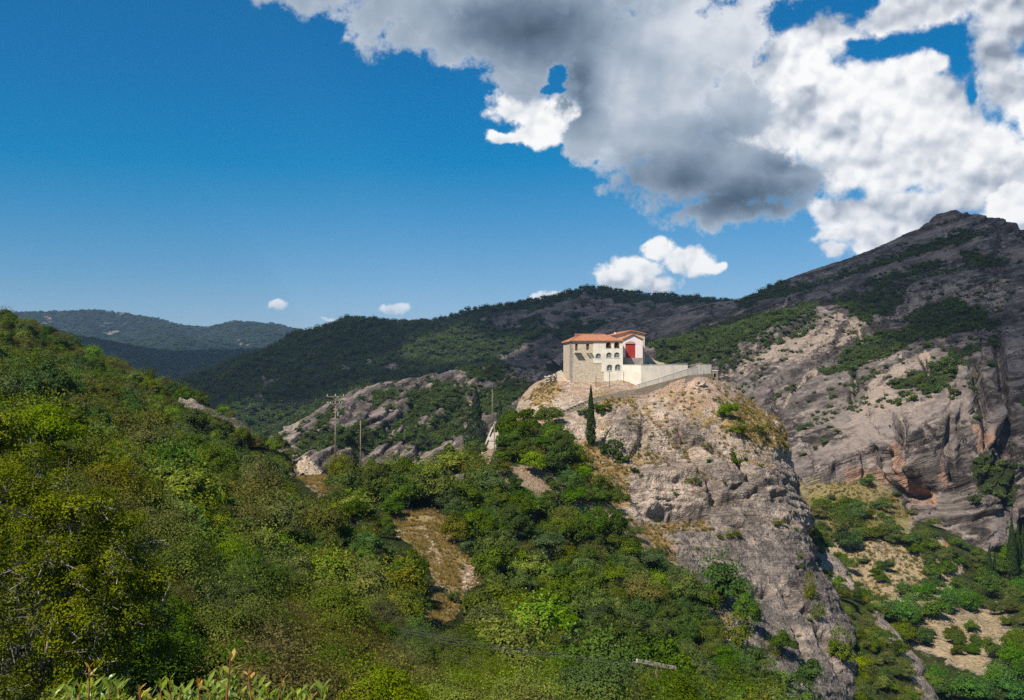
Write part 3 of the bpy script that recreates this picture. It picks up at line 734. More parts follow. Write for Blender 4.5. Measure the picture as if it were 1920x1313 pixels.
def do_cover():
    px, py = knoll_b
    V = knoll.G.reshape(-1, 3); N = knoll.N.reshape(-1, 3)
    nz = N[:, 2]
    nn = fbm(V / 6, 4)
    soil = polymask(px, py, [[(980,860),(1060,830),(1130,850),(1150,960),(1220,1000),(1330,1130),(1380,1240),(1440,1300),(1300,1340),(1150,1130),(1000,1000)]], 14, 8) * .8
    soil = np.maximum(soil, polymask(px, py, [[(1180,790),(1345,700),(1400,745),(1440,790),(1300,800),(1250,830)]], 16, 8) * .45)
    grass = polymask(px, py, [[(1385,745),(1480,815),(1480,850),(1400,830),(1340,800),(1290,820),(1330,770)], [(1050,820),(1130,830),(1190,880),(1180,960),(1100,950),(1060,900)],
        [(1235,785),(1300,870),(1345,900),(1320,880),(1250,800)], [(1200,985),(1330,975),(1330,1000),(1240,1000),(1260,1040),(1230,1050),(1190,1000)], [(985,745),(1050,705),(1060,730),(1010,770)], [(1120,745),(1190,740),(1190,765),(1130,765)],
        [(1180,850),(1230,850),(1240,880),(1200,880)]], 12, 8) * .62
    grass = np.maximum(grass, .34 * sstep(nz, .5, .8) * (1 - sstep(py, 960, 1020)) + .3 * sstep(nn, 0, .5) * (1 - sstep(py, 880, 980)))
    green = np.maximum(0, polymask(px, py, [[(1225,780),(1250,800),(1300,860),(1330,905),(1320,905),(1285,860),(1235,810)], [(1345,840),(1400,880),(1380,880),(1340,855)], [(1190,955),(1260,985),(1230,985)], [(1330,745),(1400,745),(1400,780),(1350,780)]], 8, 6) * .5)
    top = (1 - sstep(py, 742, 765))
    soil = np.maximum(soil, top * .5)
    ochre = polymask(px, py, [[(1230,966),(1320,968),(1330,985),(1230,985)], [(1000,780),(1050,775),(1050,805),(1005,810)], [(1200,720),(1340,705),(1400,760),(1300,780)]], 10, 6) * .6
    tone = .05 + .55 * sstep(py, 830, 900) * sstep(px, 1120, 1220) + .12 * sstep(py, 985, 1010) - .35 * polymask(px, py, [[(1215,890),(1290,880),(1310,930),(1250,960),(1205,950)]], 14, 6) + .5 * polymask(px, py, [[(1250,790),(1300,775),(1330,810),(1320,830),(1270,820)], [(1140,785),(1190,770),(1200,800),(1180,845),(1150,830)]], 10, 6)
    sheet_obj('rocky_hill', knoll, rockmat, cover(knoll_b, soil, grass, green, ochre), tone)
    px, py = hill_b
    V = hill.G.reshape(-1, 3)
    soil = polymask(px, py, [[(530,880),(600,865),(605,900),(600,935),(570,905)], [(930,880),(1010,870),(1100,930),(1230,990),(1330,1110),(1400,1230),(1370,1230),(1280,1110),(1190,1010),(1080,960),(950,905)], [(150,810),(200,820),(205,880),(170,880)]], 10, 6)
    soil = np.maximum(soil, polymask(px, py, [[(895,860),(925,800),(945,800),(915,870)], [(845,890),(870,880),(870,900),(845,905)]], 5, 2))
    grass = polymask(px, py, [CLEAR, [(560,880),(610,890),(610,930),(580,910)], [(200,672),(260,692),(300,715),(260,715),(210,690)]], 6, 5)
    soil = soil * (1 - grass)
    soil = np.maximum(soil, .75 * polymask(px, py, [[(790,975),(800,1000),(815,1020),(830,1060),(815,1050),(800,1020),(785,990)], [(852,1065),(880,1055),(905,1070),(900,1095),(868,1110),(855,1090)], [(732,975),(760,995),(740,1005)]], 4, 3))
    rock = polymask(px, py, [q[0] for q in HILL_ROCKS] + [[(0,640),(40,660),(45,672),(0,650)], [(205,672),(265,692),(345,735),(340,745),(250,715),(215,690)], [(215,735),(290,760),(330,790),(320,800),(250,765)]], 4, 3)
    green = np.clip(1 - grass - soil - rock, 0, 1) * .9
    grass = grass * (soil < .6)
    sheet_obj('hillside', hill, hillmat, cover(hill_b, soil, grass, green * (1 - rock), Z(hill_b)), .35 + 0 * px)
    px, py = mount_b
    V = mount.G.reshape(-1, 3); nz = mount.N.reshape(-1, 3)[:, 2]
    soil = polymask(px, py, MT_SOIL, 10, 8) * .42 + .16 * sstep(nz, .8, .95)
    for line, wd in (([(1603,722),(1608,740),(1603,752)], 2.2), ([(1608,632),(1614,648),(1622,668)], 2.0), ([(1738,696),(1748,690),(1745,705)], 2.4), ([(1545,706),(1520,716),(1492,748),(1466,782)], 2.0), ([(1745,682),(1760,672)], 2), ([(1478,566),(1474,574),(1473,590)], 1.6), ([(1600,752),(1606,770)], 1.6), ([(1700,690),(1703,708)], 1.6)):
        soil = np.maximum(soil, .95 * sstep(linedist(px + 3 * pnoise(np.stack([py / 9, px / 9, 0 * px], 1)), py, line)[0], wd + 1.5, wd * .4))
    green = polymask(px, py, MT_GREEN, 6, 6, 3) * .75
    grass = polymask(px, py, [[(1470,908),(1560,912),(1640,905),(1690,930),(1690,985),(1470,985)], [(1740,620),(1775,640),(1775,660),(1735,660)]], 8, 4)
    ochre = polymask(px, py, MT_OCHRE, 7, 6) * .75
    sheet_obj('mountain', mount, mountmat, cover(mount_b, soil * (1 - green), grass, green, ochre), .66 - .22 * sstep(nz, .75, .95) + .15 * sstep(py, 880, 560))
    px, py = mid_b
    rock = polymask(px, py, MID_ROCK, 7, 5, 1)
    V = midhill.G.reshape(-1, 3)
    green = np.clip(1 - rock * (.75 + .8 * fbm(V / 40, 3)), 0, 1)
    sheet_obj('wooded_hill', midhill, midmat, cover(mid_b, rock * .35, None, green, None), .6 + 0 * px)
    px, py = rise_b
    V = rise.G.reshape(-1, 3)
    green = polymask(px, py, RISE_GREEN, 8, 6, 2) * .8
    sheet_obj('rocky_rise', rise, risemat, cover(rise_b, .20 + .3 * fbm(V / 25, 3), None, green, None), .78 - .3 * sstep(rise.N.reshape(-1, 3)[:, 2], .6, .85))
    px, py = valley_b
    V = valley.G.reshape(-1, 3)
    soil = polymask(px, py, BADLAND + [[(1550,985),(1760,1010),(1800,1060),(1770,1140),(1640,1140),(1560,1060)]], 12, 8) * (.75 + .5 * fbm(V / 15, 3))
    grass = polymask(px, py, [[(1480,900),(1700,890),(1720,950),(1700,1000),(1540,1000)]], 14, 8) * .8
    green = np.clip(.75 - soil - grass, 0, 1)
    sheet_obj('valley_floor', valley, valleymat, cover(valley_b, soil, grass, green, polymask(px, py, [[(1765,1010),(1800,1000),(1810,1060),(1770,1060)]], 8, 4)))
    px, py = spur_b
    rib = polymask(px, py, [[(1535,1035),(1570,1040),(1605,1100),(1590,1110),(1545,1075)], [(1632,1150),(1665,1165),(1715,1220),(1760,1300),(1800,1400),(1735,1330),(1700,1260),(1650,1190)]], 6, 4)
    sheet_obj('spur', spur, rockmat, cover(spur_b, (1 - rib) * .35, None, (1 - rib) * .8, rib * .25), .55 + 0 * px)
    V = farhill.G.reshape(-1, 3)
    sp = sstep(fbm(V / 300, 5, .65), .14, .4)
    sheet_obj('far_hills', farhill, farmat, cover(far_b, sp * .6, sstep(fbm(V / 500 + 5, 3), 0, .5) * .5, 1 - sp, None))
    V = nearfar.G.reshape(-1, 3)
    sp = sstep(fbm(V / 200, 4), .25, .5)
    sheet_obj('dark_hills', nearfar, farmat, cover(near_b, sp * .5, None, 1 - sp, None))
CLEAR = [(737,965),(775,955),(800,958),(830,975),(845,1000),(855,1030),(880,1050),(905,1065),(900,1090),(875,1100),(865,1120),(850,1160),(815,1165),(800,1150),(805,1125),(815,1085),(800,1060),(775,1030),(750,1000),(735,1000)]
MT_SOIL = [[(1480,905),(1560,905),(1560,925),(1490,925)], [(1380,690),(1530,610),(1600,600),(1640,640),(1500,700),(1400,720)], [(1230,640),(1500,585),(1500,600),(1240,665)], [(1560,580),(1900,540),(1900,600),(1600,630)], [(1650,720),(1790,690),(1760,760),(1600,830)]]
MT_GREEN = [
 [(1220,660),(1320,635),(1430,605),(1530,598),(1500,620),(1430,650),(1370,685),(1330,700),(1240,690)],
 [(1385,580),(1440,553),(1470,548),(1560,535),(1640,505),(1720,470),(1800,440),(1860,450),(1790,470),(1700,500),(1600,530),(1540,545),(1460,570),(1400,590)],
 [(1560,570),(1640,560),(1700,570),(1660,600),(1620,625),(1590,615)],
 [(1580,670),(1640,650),(1700,640),(1740,650),(1720,680),(1640,700),(1600,730),(1570,710)],
 [(1720,600),(1800,590),(1850,610),(1870,640),(1790,650),(1740,660),(1710,640)],
 [(1800,490),(1890,500),(1880,515),(1810,510)], [(1620,545),(1760,500),(1780,510),(1640,560)],
 [(1745,590),(1760,620),(1720,640),(1710,610)],
 [(1680,735),(1740,705),(1790,690),(1760,720),(1690,745)],
 [(1730,720),(1800,700),(1780,740),(1730,760)],
 [(1820,880),(1840,840),(1890,880),(1915,920),(1880,960),(1840,930)],
 [(1530,705),(1590,690),(1600,715),(1540,720)],
]
MT_OCHRE = [[(1680,830),(1700,850),(1715,900),(1750,935),(1760,960),(1710,955),(1690,900)], [(1690,905),(1750,920),(1770,955),(1720,965)], [(1820,815),(1880,800),(1880,820),(1830,850)], [(1580,895),(1690,893),(1680,912),(1580,912)], [(1760,830),(1775,900),(1790,915),(1765,915)]]
RISE_GREEN = [
 [(760,740),(830,720),(880,730),(870,770),(890,790),(850,800),(820,790),(790,800),(740,830),(730,810),(760,780)],
 [(600,790),(650,770),(640,790),(600,810)], [(700,745),(740,735),(735,760),(700,770)], [(860,690),(950,690),(950,720),(880,720)], [(560,830),(640,820),(740,840),(640,870),(560,870)],
 [(760,820),(860,790),(880,830),(800,860),(720,850)], [(890,740),(960,720),(1000,730),(960,780),(900,790)],
]
do_cover()

# a z-buffer of the ground in photo pixels, to find where things seen at a pixel stand
GW, GH = 1960, 1420
zbuf = np.full((GH, GW), 1e9); zid = np.full((GH, GW), -1, np.int8)
SHEETS = [knoll, hill, mount, midhill, rise, valley, spur, farhill, nearfar]
for k, sh in enumerate(SHEETS):
    G = sh.G
    for fa in range(3):
        for fb in range(3):
            a, b = fa / 3, fb / 3
            Q = ((1 - a) * (1 - b) * G[:-1, :-1] + (1 - a) * b * G[:-1, 1:] + a * (1 - b) * G[1:, :-1] + a * b * G[1:, 1:]).reshape(-1, 3)
            Q = Q[Q[:, 1] > 5]
            ix = np.round(CX + F * Q[:, 0] / Q[:, 1]).astype(int) + 20; iy = np.round(HZ - F * Q[:, 2] / Q[:, 1]).astype(int)
            ok = (ix >= 0) & (ix < GW) & (iy >= 0) & (iy < GH)
            ix, iy, D = ix[ok], iy[ok], Q[ok, 1]
            o = np.argsort(-D); ix, iy, D = ix[o], iy[o], D[o]
            better = D < zbuf[iy, ix]
            zbuf[iy[better], ix[better]] = D[better]; zid[iy[better], ix[better]] = k
def ground(px, py, sheet=None):
    """the ground point seen at a photo pixel"""
    for r in range(0, 12):
        x0, y0 = int(round(px)) + 20, int(round(py))
        w = zbuf[max(0, y0 - r):y0 + r + 1, max(0, x0 - r):x0 + r + 1]
        if sheet is not None:
            i = zid[max(0, y0 - r):y0 + r + 1, max(0, x0 - r):x0 + r + 1]
            w = np.where(i == sheet, w, 1e9)
        if w.size and w.min() < 1e8:
            return Vector(P(px, py, float(np.median(w[w < 1e8]))))
    return None
# ------------------------------------------------------------------ foliage
def leaf_mat(name, cols, rough=.6, trans=.2, var=.25, hue=.03, spec=.06):
    """leaves: each crown takes its own tone, each clump and leaf varies a little"""
    m, g, out = new_mat(name)
    at = g.n('ShaderNodeAttribute', attribute_name='tone').outputs['Fac']
    oi = g.n('ShaderNodeObjectInfo').outputs['Random']
    c = g.ramp(at, [(0.0, cols[0]), (.5, cols[1]), (1.0, cols[2])])
    hs = g.n('ShaderNodeHueSaturation')
    g.put(hs.inputs['Hue'], g.m('MULTIPLY_ADD', oi, -hue * 2, .5 + hue))
    g.put(hs.inputs['Saturation'], g.m('MULTIPLY_ADD', g.m('FRACT', g.m('MULTIPLY', oi, 7.31)), .3, .85))
    g.put(hs.inputs['Value'], g.m('MULTIPLY_ADD', g.m('FRACT', g.m('MULTIPLY', oi, 13.7)), var * 2, 1 - var))
    g.put(hs.inputs['Color'], c)
    d = g.n('ShaderNodeBsdfPrincipled'); d.inputs['Roughness'].default_value = rough; d.inputs['Specular IOR Level'].default_value = spec
    g.put(d.inputs['Base Color'], hs.outputs[0])
    t = g.n('ShaderNodeBsdfTranslucent'); g.put(t.inputs[0], g.mix(1.0, hs.outputs[0], (1.3, 1.25, .5), 'MULTIPLY'))
    mx = g.n('ShaderNodeMixShader'); mx.inputs[0].default_value = trans
    g.nt.links.new(d.outputs[0], mx.inputs[1]); g.nt.links.new(t.outputs[0], mx.inputs[2]); g.nt.links.new(mx.outputs[0], out.inputs[0])
    return m
def bark_mat(name, col):
    m, g, out = new_mat(name)
    pos = g.n('ShaderNodeTexCoord').outputs['Object']
    b = g.n('ShaderNodeBsdfPrincipled'); b.inputs['Roughness'].default_value = .9
    g.put(b.inputs['Base Color'], g.ramp(g.noise(pos, 6, 5), [(.3, tuple(q * .5 for q in col)), (.7, col)]))
    g.nt.links.new(b.outputs[0], out.inputs[0]); return m
LM = dict(
 oak   = leaf_mat('oak_leaves',   [(0.032,0.057,0.008), (0.066,0.105,0.012), (0.133,0.183,0.017)]),
 olive = leaf_mat('scrub_leaves', [(0.057,0.070,0.012), (0.102,0.121,0.017), (0.181,0.190,0.028)]),
 lime  = leaf_mat('bright_leaves',[(0.063,0.105,0.008), (0.130,0.193,0.012), (0.226,0.292,0.022)], trans=.3),
 blue  = leaf_mat('greyish_leaves',[(0.044,0.073,0.022), (0.082,0.121,0.036), (0.140,0.185,0.056)]),
 brown = leaf_mat('dry_scrub_leaves', [(0.077,0.073,0.020), (0.140,0.127,0.034), (0.234,0.201,0.055)], trans=.25),
 plane = leaf_mat('plane_tree_leaves', [(0.035,0.083,0.009), (0.068,0.142,0.014), (0.124,0.221,0.024)]),
 cyp   = leaf_mat('cypress_leaves', [(0.015,0.032,0.008), (0.028,0.051,0.010), (0.053,0.083,0.014)], trans=.12, var=.12, hue=.01),
 far   = leaf_mat('distant_leaves', [(0.038,0.061,0.014), (0.063,0.095,0.020), (0.103,0.139,0.028)], trans=.2, var=.3, hue=.02),
)
BARK = bark_mat('bark', (.12, .095, .07)); TWIG = bark_mat('pale_twigs', (.34, .30, .25))

def cards(rng, cen, nrm, size, aspect=.62, droop=0.0, tone=None):
    """leaf sprays: one folded quad each, facing roughly along nrm"""
    n = len(cen)
    nrm = nrm / np.linalg.norm(nrm, axis=1)[:, None]
    r = rng.normal(size=(n, 3)); t = np.cross(nrm, r); t /= np.linalg.norm(t, axis=1)[:, None] + 1e-9
    b = np.cross(nrm, t)
    s = size * (.7 + .6 * rng.rand(n))[:, None]
    fold = nrm * s * .18
    v0 = cen - t * s * .5; v2 = cen + t * s * .5 - np.array([0, 0, 1]) * s * droop
    v1 = cen + b * s * aspect * .5 + fold; v3 = cen - b * s * aspect * .5 + fold
    V = np.stack([v0, v1, v2, v3], 1).reshape(-1, 3)
    Fq = np.arange(n * 4).reshape(-1, 4)
    T = np.repeat(rng.rand(n) if tone is None else tone, 4)
    return V, Fq, T
def crown(seed, W=1.0, H=1.0, lobes=26, per=95, size=.075, shape='round', jag=.25, spread=.9):
    """a crown about 1 across standing on z = 0.25..1.2: many leafy clumps with gaps between"""
    rng = np.random.RandomState(seed)
    C_, N_, T_ = [], [], []
    limb = []
    for q in range(6):
        u = rng.normal(size=3); u /= np.linalg.norm(u); u[2] = abs(u[2]) * 1.1 - .4
        limb.append((u * np.array([.24 * W, .24 * W, .27 * H]) + np.array([0, 0, .46 * H]), .16 + .12 * rng.rand()))
    for k in range(lobes):
        if shape == 'round':
            u = rng.normal(size=3); u /= np.linalg.norm(u); u[2] = abs(u[2]) * 1.15 - .55
            r0 = .40 * (.65 + .45 * rng.rand())
            lc, lr = limb[rng.randint(6)]
            u = rng.normal(size=3); u /= np.linalg.norm(u); u[2] = abs(u[2]) * 1.1 - .3
            c = lc + u * lr * (.6 + .5 * rng.rand())
            rad = (.085 + .085 * rng.rand()) * spread
        elif shape == 'spread':
            a = rng.rand() * 6.283; q = math.sqrt(rng.rand())
            c = np.array([math.cos(a) * q * .48 * W, math.sin(a) * q * .48 * W, H * (.34 + .30 * (1 - q * q) + .14 * rng.rand())])
            rad = (.10 + .08 * rng.rand()) * spread
        elif shape == 'cone':
            z = rng.rand() ** .9; a = rng.rand() * 6.283; q = (1 - z) * .42 + .05
            c = np.array([math.cos(a) * q * W, math.sin(a) * q * W, H * (.15 + z * .95)]); rad = (.08 + .08 * (1 - z)) * spread
        else:
            a = rng.rand() * 6.283; q = rng.rand() ** .6 * .42
            c = np.array([math.cos(a) * q * W, math.sin(a) * q * W, H * (.12 + .45 * rng.rand())]); rad = (.09 + .09 * rng.rand()) * spread
        m = int(per * (.7 + .6 * rng.rand()))
        d = rng.normal(size=(m, 3)); d /= np.linalg.norm(d, axis=1)[:, None]
        d[:, 2] = np.where(d[:, 2] < -.35, -d[:, 2], d[:, 2])
        rr = rad * (.74 + .34 * rng.rand(m) ** .7)[:, None]
        C_.append(c + d * rr * np.array([1.1, 1.1, .85])); N_.append(d + rng.normal(size=(m, 3)) * .27 + np.array([0, 0, .2]))
        T_.append(np.clip(rng.normal(.5, .2) + rng.normal(size=m) * .10, 0, 1))
    m = int(lobes * per * jag * .35)      # stray sprigs
    d = rng.normal(size=(m, 3)); d /= np.linalg.norm(d, axis=1)[:, None]; d[:, 2] = np.abs(d[:, 2])
    C_.append(d * np.array([.5 * W, .5 * W, .58 * H]) * (.75 + .35 * rng.rand(m))[:, None] + np.array([0, 0, .45 * H])); N_.append(d + rng.normal(size=(m, 3)) * .8); T_.append(np.clip(rng.normal(.6, .2, m), 0, 1))
    return cards(rng, np.concatenate(C_), np.concatenate(N_), size, tone=np.concatenate(T_))
def leafmesh(name, VFT, mat):
    V, Fq, T = VFT
    me = mesh_from(name, V, Fq, smooth=False)
    a = me.attributes.new('tone', 'FLOAT', 'POINT'); a.data.foreach_set('value', T.astype(np.float32))
    me.materials.append(mat); return me
def tube(pts, rads, seg=6):
    """a tapering limb along points"""
    V, Fq = [], []
    pts = [Vector(p) for p in pts]
    for i, p in enumerate(pts):
        d = (pts[min(i + 1, len(pts) - 1)] - pts[max(i - 1, 0)]).normalized()
        a = d.orthogonal().normalized(); b = d.cross(a)
        for k in range(seg):
            t = 6.28318 * k / seg; V.append(p + (a * math.cos(t) + b * math.sin(t)) * rads[i])
    for i in range(len(pts) - 1):
        for k in range(seg):
            Fq.append((i * seg + k, i * seg + (k + 1) % seg, (i + 1) * seg + (k + 1) % seg, (i + 1) * seg + k))
    return np.array([tuple(v) for v in V]), np.array(Fq)
def join(parts):
    V, Fq, o = [], [], 0
    for v, f in parts:
        V.append(v); Fq.append(f + o); o += len(v)
    return np.concatenate(V), np.concatenate(Fq)
def trunkmesh(name, seed, H=1.0, r=.035, limbs=6, mat=None, spread=.3):
    rng = random.Random(seed); parts = []
    top = (rng.uniform(-.06, .06), rng.uniform(-.06, .06), .62 * H)
    parts.append(tube([(0, 0, -.15), (top[0] * .3, top[1] * .3, .2 * H), (top[0] * .7, top[1] * .7, .42 * H), top], [r * 1.4, r, r * .75, r * .35]))
    for k in range(limbs):
        a = k * 2.4 + rng.random(); z = (.12 + .32 * rng.random()) * H; q = spread * (.7 + .5 * rng.random())
        parts.append(tube([(top[0] * .4, top[1] * .4, z), (math.cos(a) * q * .5, math.sin(a) * q * .5, z + .12 * H), (math.cos(a) * q, math.sin(a) * q, z + .3 * H)], [r * .6, r * .42, r * .15], 5))
    V, Fq = join(parts)
    me = mesh_from(name, V, Fq); me.materials.append(mat or BARK); return me

PROTO = {}
def proto(key, name, n, mat, **kw):
    PROTO[key] = [(leafmesh(name, crown(100 * len(PROTO) + k, **kw), LM[mat]), trunkmesh('trunk', k + 10 * len(PROTO), H=kw.get('H', 1.0))) for k in range(n)]
proto('oak', 'crown', 4, 'oak', lobes=38, per=165, size=.048, jag=.1)
proto('olive', 'crown', 3, 'olive', lobes=38, per=165, size=.045, jag=.2)
proto('lime', 'crown', 2, 'lime', lobes=36, per=155, size=.05, jag=.15)
proto('blue', 'crown', 2, 'blue', lobes=38, per=160, size=.046, jag=.12)
proto('brown', 'crown', 2, 'brown', lobes=34, per=140, size=.04, jag=.5)
proto('plane', 'crown', 2, 'plane', lobes=36, per=130, size=.056, H=1.15)
proto('shrub', 'foliage', 3, 'oak', lobes=18, per=80, size=.085, shape='low', H=1.0)
proto('drybush', 'foliage', 2, 'olive', lobes=16, per=80, size=.075, shape='low', jag=.6)
proto('spread', 'crown', 2, 'lime', lobes=30, per=80, size=.06, shape='spread')
proto('far', 'crown', 3, 'far', lobes=14, per=30, size=.15)

def tuft(seed, n=70):
    """a clump of dry grass blades about 1 across"""
    rng = np.random.RandomState(seed); a = rng.rand(n) * 6.283; q = .5 * rng.rand(n) ** .6; h = .35 + .65 * rng.rand(n); w = .035
    b = np.stack([np.cos(a) * q, np.sin(a) * q, np.zeros(n)], 1); t = b * (1 + .7 * rng.rand(n))[:, None] + np.stack([rng.normal(size=n) * .12, rng.normal(size=n) * .12, h], 1)
    s = np.stack([-np.sin(a + 1), np.cos(a + 1), np.zeros(n)], 1) * w
    V = np.stack([b - s, b + s, t + s * .2, t - s * .2], 1).reshape(-1, 3)
    return V, np.arange(n * 4).reshape(-1, 4), np.repeat(rng.rand(n), 4)
LM['straw'] = leaf_mat('dry_grass', [(.20,.135,.045), (.32,.225,.075), (.42,.31,.12)], trans=.3, var=.2, hue=.01)
LM['weed'] = leaf_mat('green_weeds', [(.06,.075,.018), (.11,.125,.03), (.20,.19,.05)], trans=.3, var=.2)
PROTO['straw'] = [(leafmesh('grass', tuft(k), LM['straw']), None) for k in range(3)]
PROTO['weed'] = [(leafmesh('weeds', tuft(9 + k), LM['weed']), None) for k in range(2)]
def cypress_mesh(seed, H, r, dens=5200, cone=False, size=.28):
    """dense upright spindle with a ragged outline"""
    rng = np.random.RandomState(seed)
    z = rng.rand(dens) ** (.95 if not cone else 1.25)
    prof = np.where(z < .12, .55 + 3.4 * z, (1 - ((z - .12) / .88) ** 1.5) * .97 + .03) if not cone else np.where(z < .45, 1 - .9 * z, .595 * (1 - (z - .45) / .55) ** .6 * .62 + .02)
    a = rng.rand(dens) * 6.283
    lump = 1 + .16 * np.sin(a * 3 + z * 23) + .12 * np.sin(a * 5 - z * 41) + rng.normal(size=dens) * .06
    q = r * prof * lump * (.72 + .32 * rng.rand(dens) ** .5)
    cen = np.stack([np.cos(a) * q, np.sin(a) * q, z * H + .02 * H], 1)
    nrm = np.stack([np.cos(a), np.sin(a), rng.normal(size=dens) * .3 + .25], 1) + rng.normal(size=(dens, 3)) * .3
    V, Fq, T = cards(rng, cen, nrm, size, tone=np.clip(rng.normal(.45, .2, dens), 0, 1))
    V = V.reshape(-1, 4, 3); c = V.mean(1, keepdims=True); V[..., 2] = c[..., 2] + (V[..., 2] - c[..., 2]) * 1.7
    return V.reshape(-1, 3), Fq, T

def tag(o, label=None, cat=None, group=None, kind=None):
    if label: o['label'] = label
    if cat: o['category'] = cat
    if group: o['group'] = group
    if kind: o['kind'] = kind
    return o
def empty(name, loc, label=None, cat=None, group=None, rz=0.0):
    o = bpy.data.objects.new(name, None); C.objects.link(o)
    o.location = loc; o.rotation_euler = (0, 0, rz); o.empty_display_size = .3
    return tag(o, label, cat, group)
RT = random.Random(11)
def plant(key, loc, w, h=None, label=None, cat='tree', group=None, name=None, sink=0.0, variant=None, tilt=0.0, trunk=True):
    """a tree or shrub w metres across and h high"""
    pv = PROTO[key]; cm, tm = pv[RT.randrange(len(pv)) if variant is None else variant]
    h = h or w
    root = empty(name or ('shrub' if key in ('shrub', 'drybush') else 'tree'), (loc[0], loc[1], loc[2] - sink), label, cat, group, RT.random() * 6.28)
    root.scale = (w, w * RT.uniform(.85, 1.15), h); root.rotation_euler[0] = tilt + RT.uniform(-.06, .06)
    link(cm.name.split('.')[0], cm, None, root)
    if trunk: link('trunk', tm, None, root)
    return root
# ------------------------------------------------------------------ scattering
def scatter_group(protos):
    """node group: puts one of the given crowns on every point"""
    ng = bpy.data.node_groups.new('leafy_cover', 'GeometryNodeTree')
    ng.interface.new_socket('Geometry', in_out='INPUT', socket_type='NodeSocketGeometry')
    ng.interface.new_socket('Geometry', in_out='OUTPUT', socket_type='NodeSocketGeometry')
    N = ng.nodes.new; L = ng.links.new
    gi, go = N('NodeGroupInput'), N('NodeGroupOutput')
    jo = N('GeometryNodeGeometryToInstance')
    for p in reversed(protos):
        oi = N('GeometryNodeObjectInfo'); oi.inputs['Object'].default_value = p; oi.inputs['As Instance'].default_value = False
        oi.transform_space = 'ORIGINAL'
        L(oi.outputs['Geometry'], jo.inputs[0])
    ip = N('GeometryNodeInstanceOnPoints'); ip.inputs['Pick Instance'].default_value = True
    def na(nm, ty):
        a = N('GeometryNodeInputNamedAttribute'); a.data_type = ty; a.inputs['Name'].default_value = nm; return a.outputs[0]
    if len(protos) > 1:
        L(jo.outputs[0], ip.inputs['Instance'])
    else:
        L(jo.outputs[0], ip.inputs['Instance'])
    L(gi.outputs[0], ip.inputs['Points']); L(na('idx', 'INT'), ip.inputs['Instance Index'])
    er = N('FunctionNodeEulerToRotation'); L(na('turn', 'FLOAT_VECTOR'), er.inputs[0]); L(er.outputs[0], ip.inputs['Rotation'])
    L(na('size', 'FLOAT_VECTOR'), ip.inputs['Scale']); L(ip.outputs[0], go.inputs[0])
    return ng
def stuff(name, pts, size, idx, protos, seed=1):
    """uncounted cover: one object holding points, leafy crowns instanced on them"""
    rng = np.random.RandomState(seed); n = len(pts)
    me = bpy.data.meshes.new(name); me.vertices.add(n); me.vertices.foreach_set('co', np.ascontiguousarray(pts, np.float32).ravel())
    a = me.attributes.new('idx', 'INT', 'POINT'); a.data.foreach_set('value', np.asarray(idx, np.int32))
    a = me.attributes.new('size', 'FLOAT_VECTOR', 'POINT'); a.data.foreach_set('vector', np.ascontiguousarray(size, np.float32).ravel())
    t = np.stack([rng.normal(size=n) * .06, rng.normal(size=n) * .06, rng.rand(n) * 6.283], 1)
    a = me.attributes.new('turn', 'FLOAT_VECTOR', 'POINT'); a.data.foreach_set('vector', np.ascontiguousarray(t, np.float32).ravel())
    o = link(name, me, None, kind='stuff')
    md = o.modifiers.new('cover', 'NODES'); md.node_group = scatter_group(protos)
    return o
def sample_sheet(sh, base, dens, rng, pxr=(-60, 1980), pyr=(380, 1420)):
    """points spread evenly over the ground, dens per square metre"""
    G = sh.G
    e1 = G[:-1, 1:] - G[:-1, :-1]; e2 = G[1:, :-1] - G[:-1, :-1]
    A = np.linalg.norm(np.cross(e1, e2), axis=2)
    ip, jp = sh.nv - 1, sh.nu - 1
    bx = base[0].reshape(sh.nv, sh.nu)[:-1, :-1]; by = base[1].reshape(sh.nv, sh.nu)[:-1, :-1]
    A = np.where((sh.px[:-1, :-1] > pxr[0]) & (sh.px[:-1, :-1] < pxr[1]) & (sh.py[:-1, :-1] > pyr[0]) & (sh.py[:-1, :-1] < pyr[1]) & (G[:-1, :-1, 1] > 5), A, 0).ravel()
    n = int(A.sum() * dens)
    c = np.searchsorted(np.cumsum(A), rng.rand(n) * A.sum()); c = np.minimum(c, len(A) - 1)
    i, j = c // jp, c % jp; u, v = rng.rand(n), rng.rand(n)
    Q = G[i, j] * ((1 - u) * (1 - v))[:, None] + G[i, j + 1] * (u * (1 - v))[:, None] + G[i + 1, j] * ((1 - u) * v)[:, None] + G[i + 1, j + 1] * (u * v)[:, None]
    return Q, bx[i, j], by[i, j], sh.N[i, j]
def thin(Q, r, order):
    """drop points standing closer together than their radii allow"""
    keep = []; cell = {}; s = float(np.max(r)) * 1.0
    for k in order:
        x, y = Q[k, 0], Q[k, 1]; cx, cy = int(x // s), int(y // s); ok = True
        for a in (-1, 0, 1):
            for b in (-1, 0, 1):
                for q in cell.get((cx + a, cy + b), ()):
                    if (Q[q, 0] - x) ** 2 + (Q[q, 1] - y) ** 2 < ((r[k] + r[q]) / 2) ** 2: ok = False; break
                if not ok: break
            if not ok: break
        if ok:
            keep.append(k); cell.setdefault((cx, cy), []).append(k)
    return np.array(keep, int)
def seen(Q, up):
    """is the top of a plant at Q in the picture and in front of the ground behind it"""
    D = Q[:, 1]; px = CX + F * Q[:, 0] / D; py = HZ - F * (Q[:, 2] + up) / D
    ix = np.clip(np.round(px).astype(int) + 20, 0, GW - 1); iy = np.clip(np.round(py).astype(int), 0, GH - 1)
    return (px > -30) & (px < 1950) & (py < 1330) & (py > 0) & (D < zbuf[iy, ix] + up * .6 + 2)

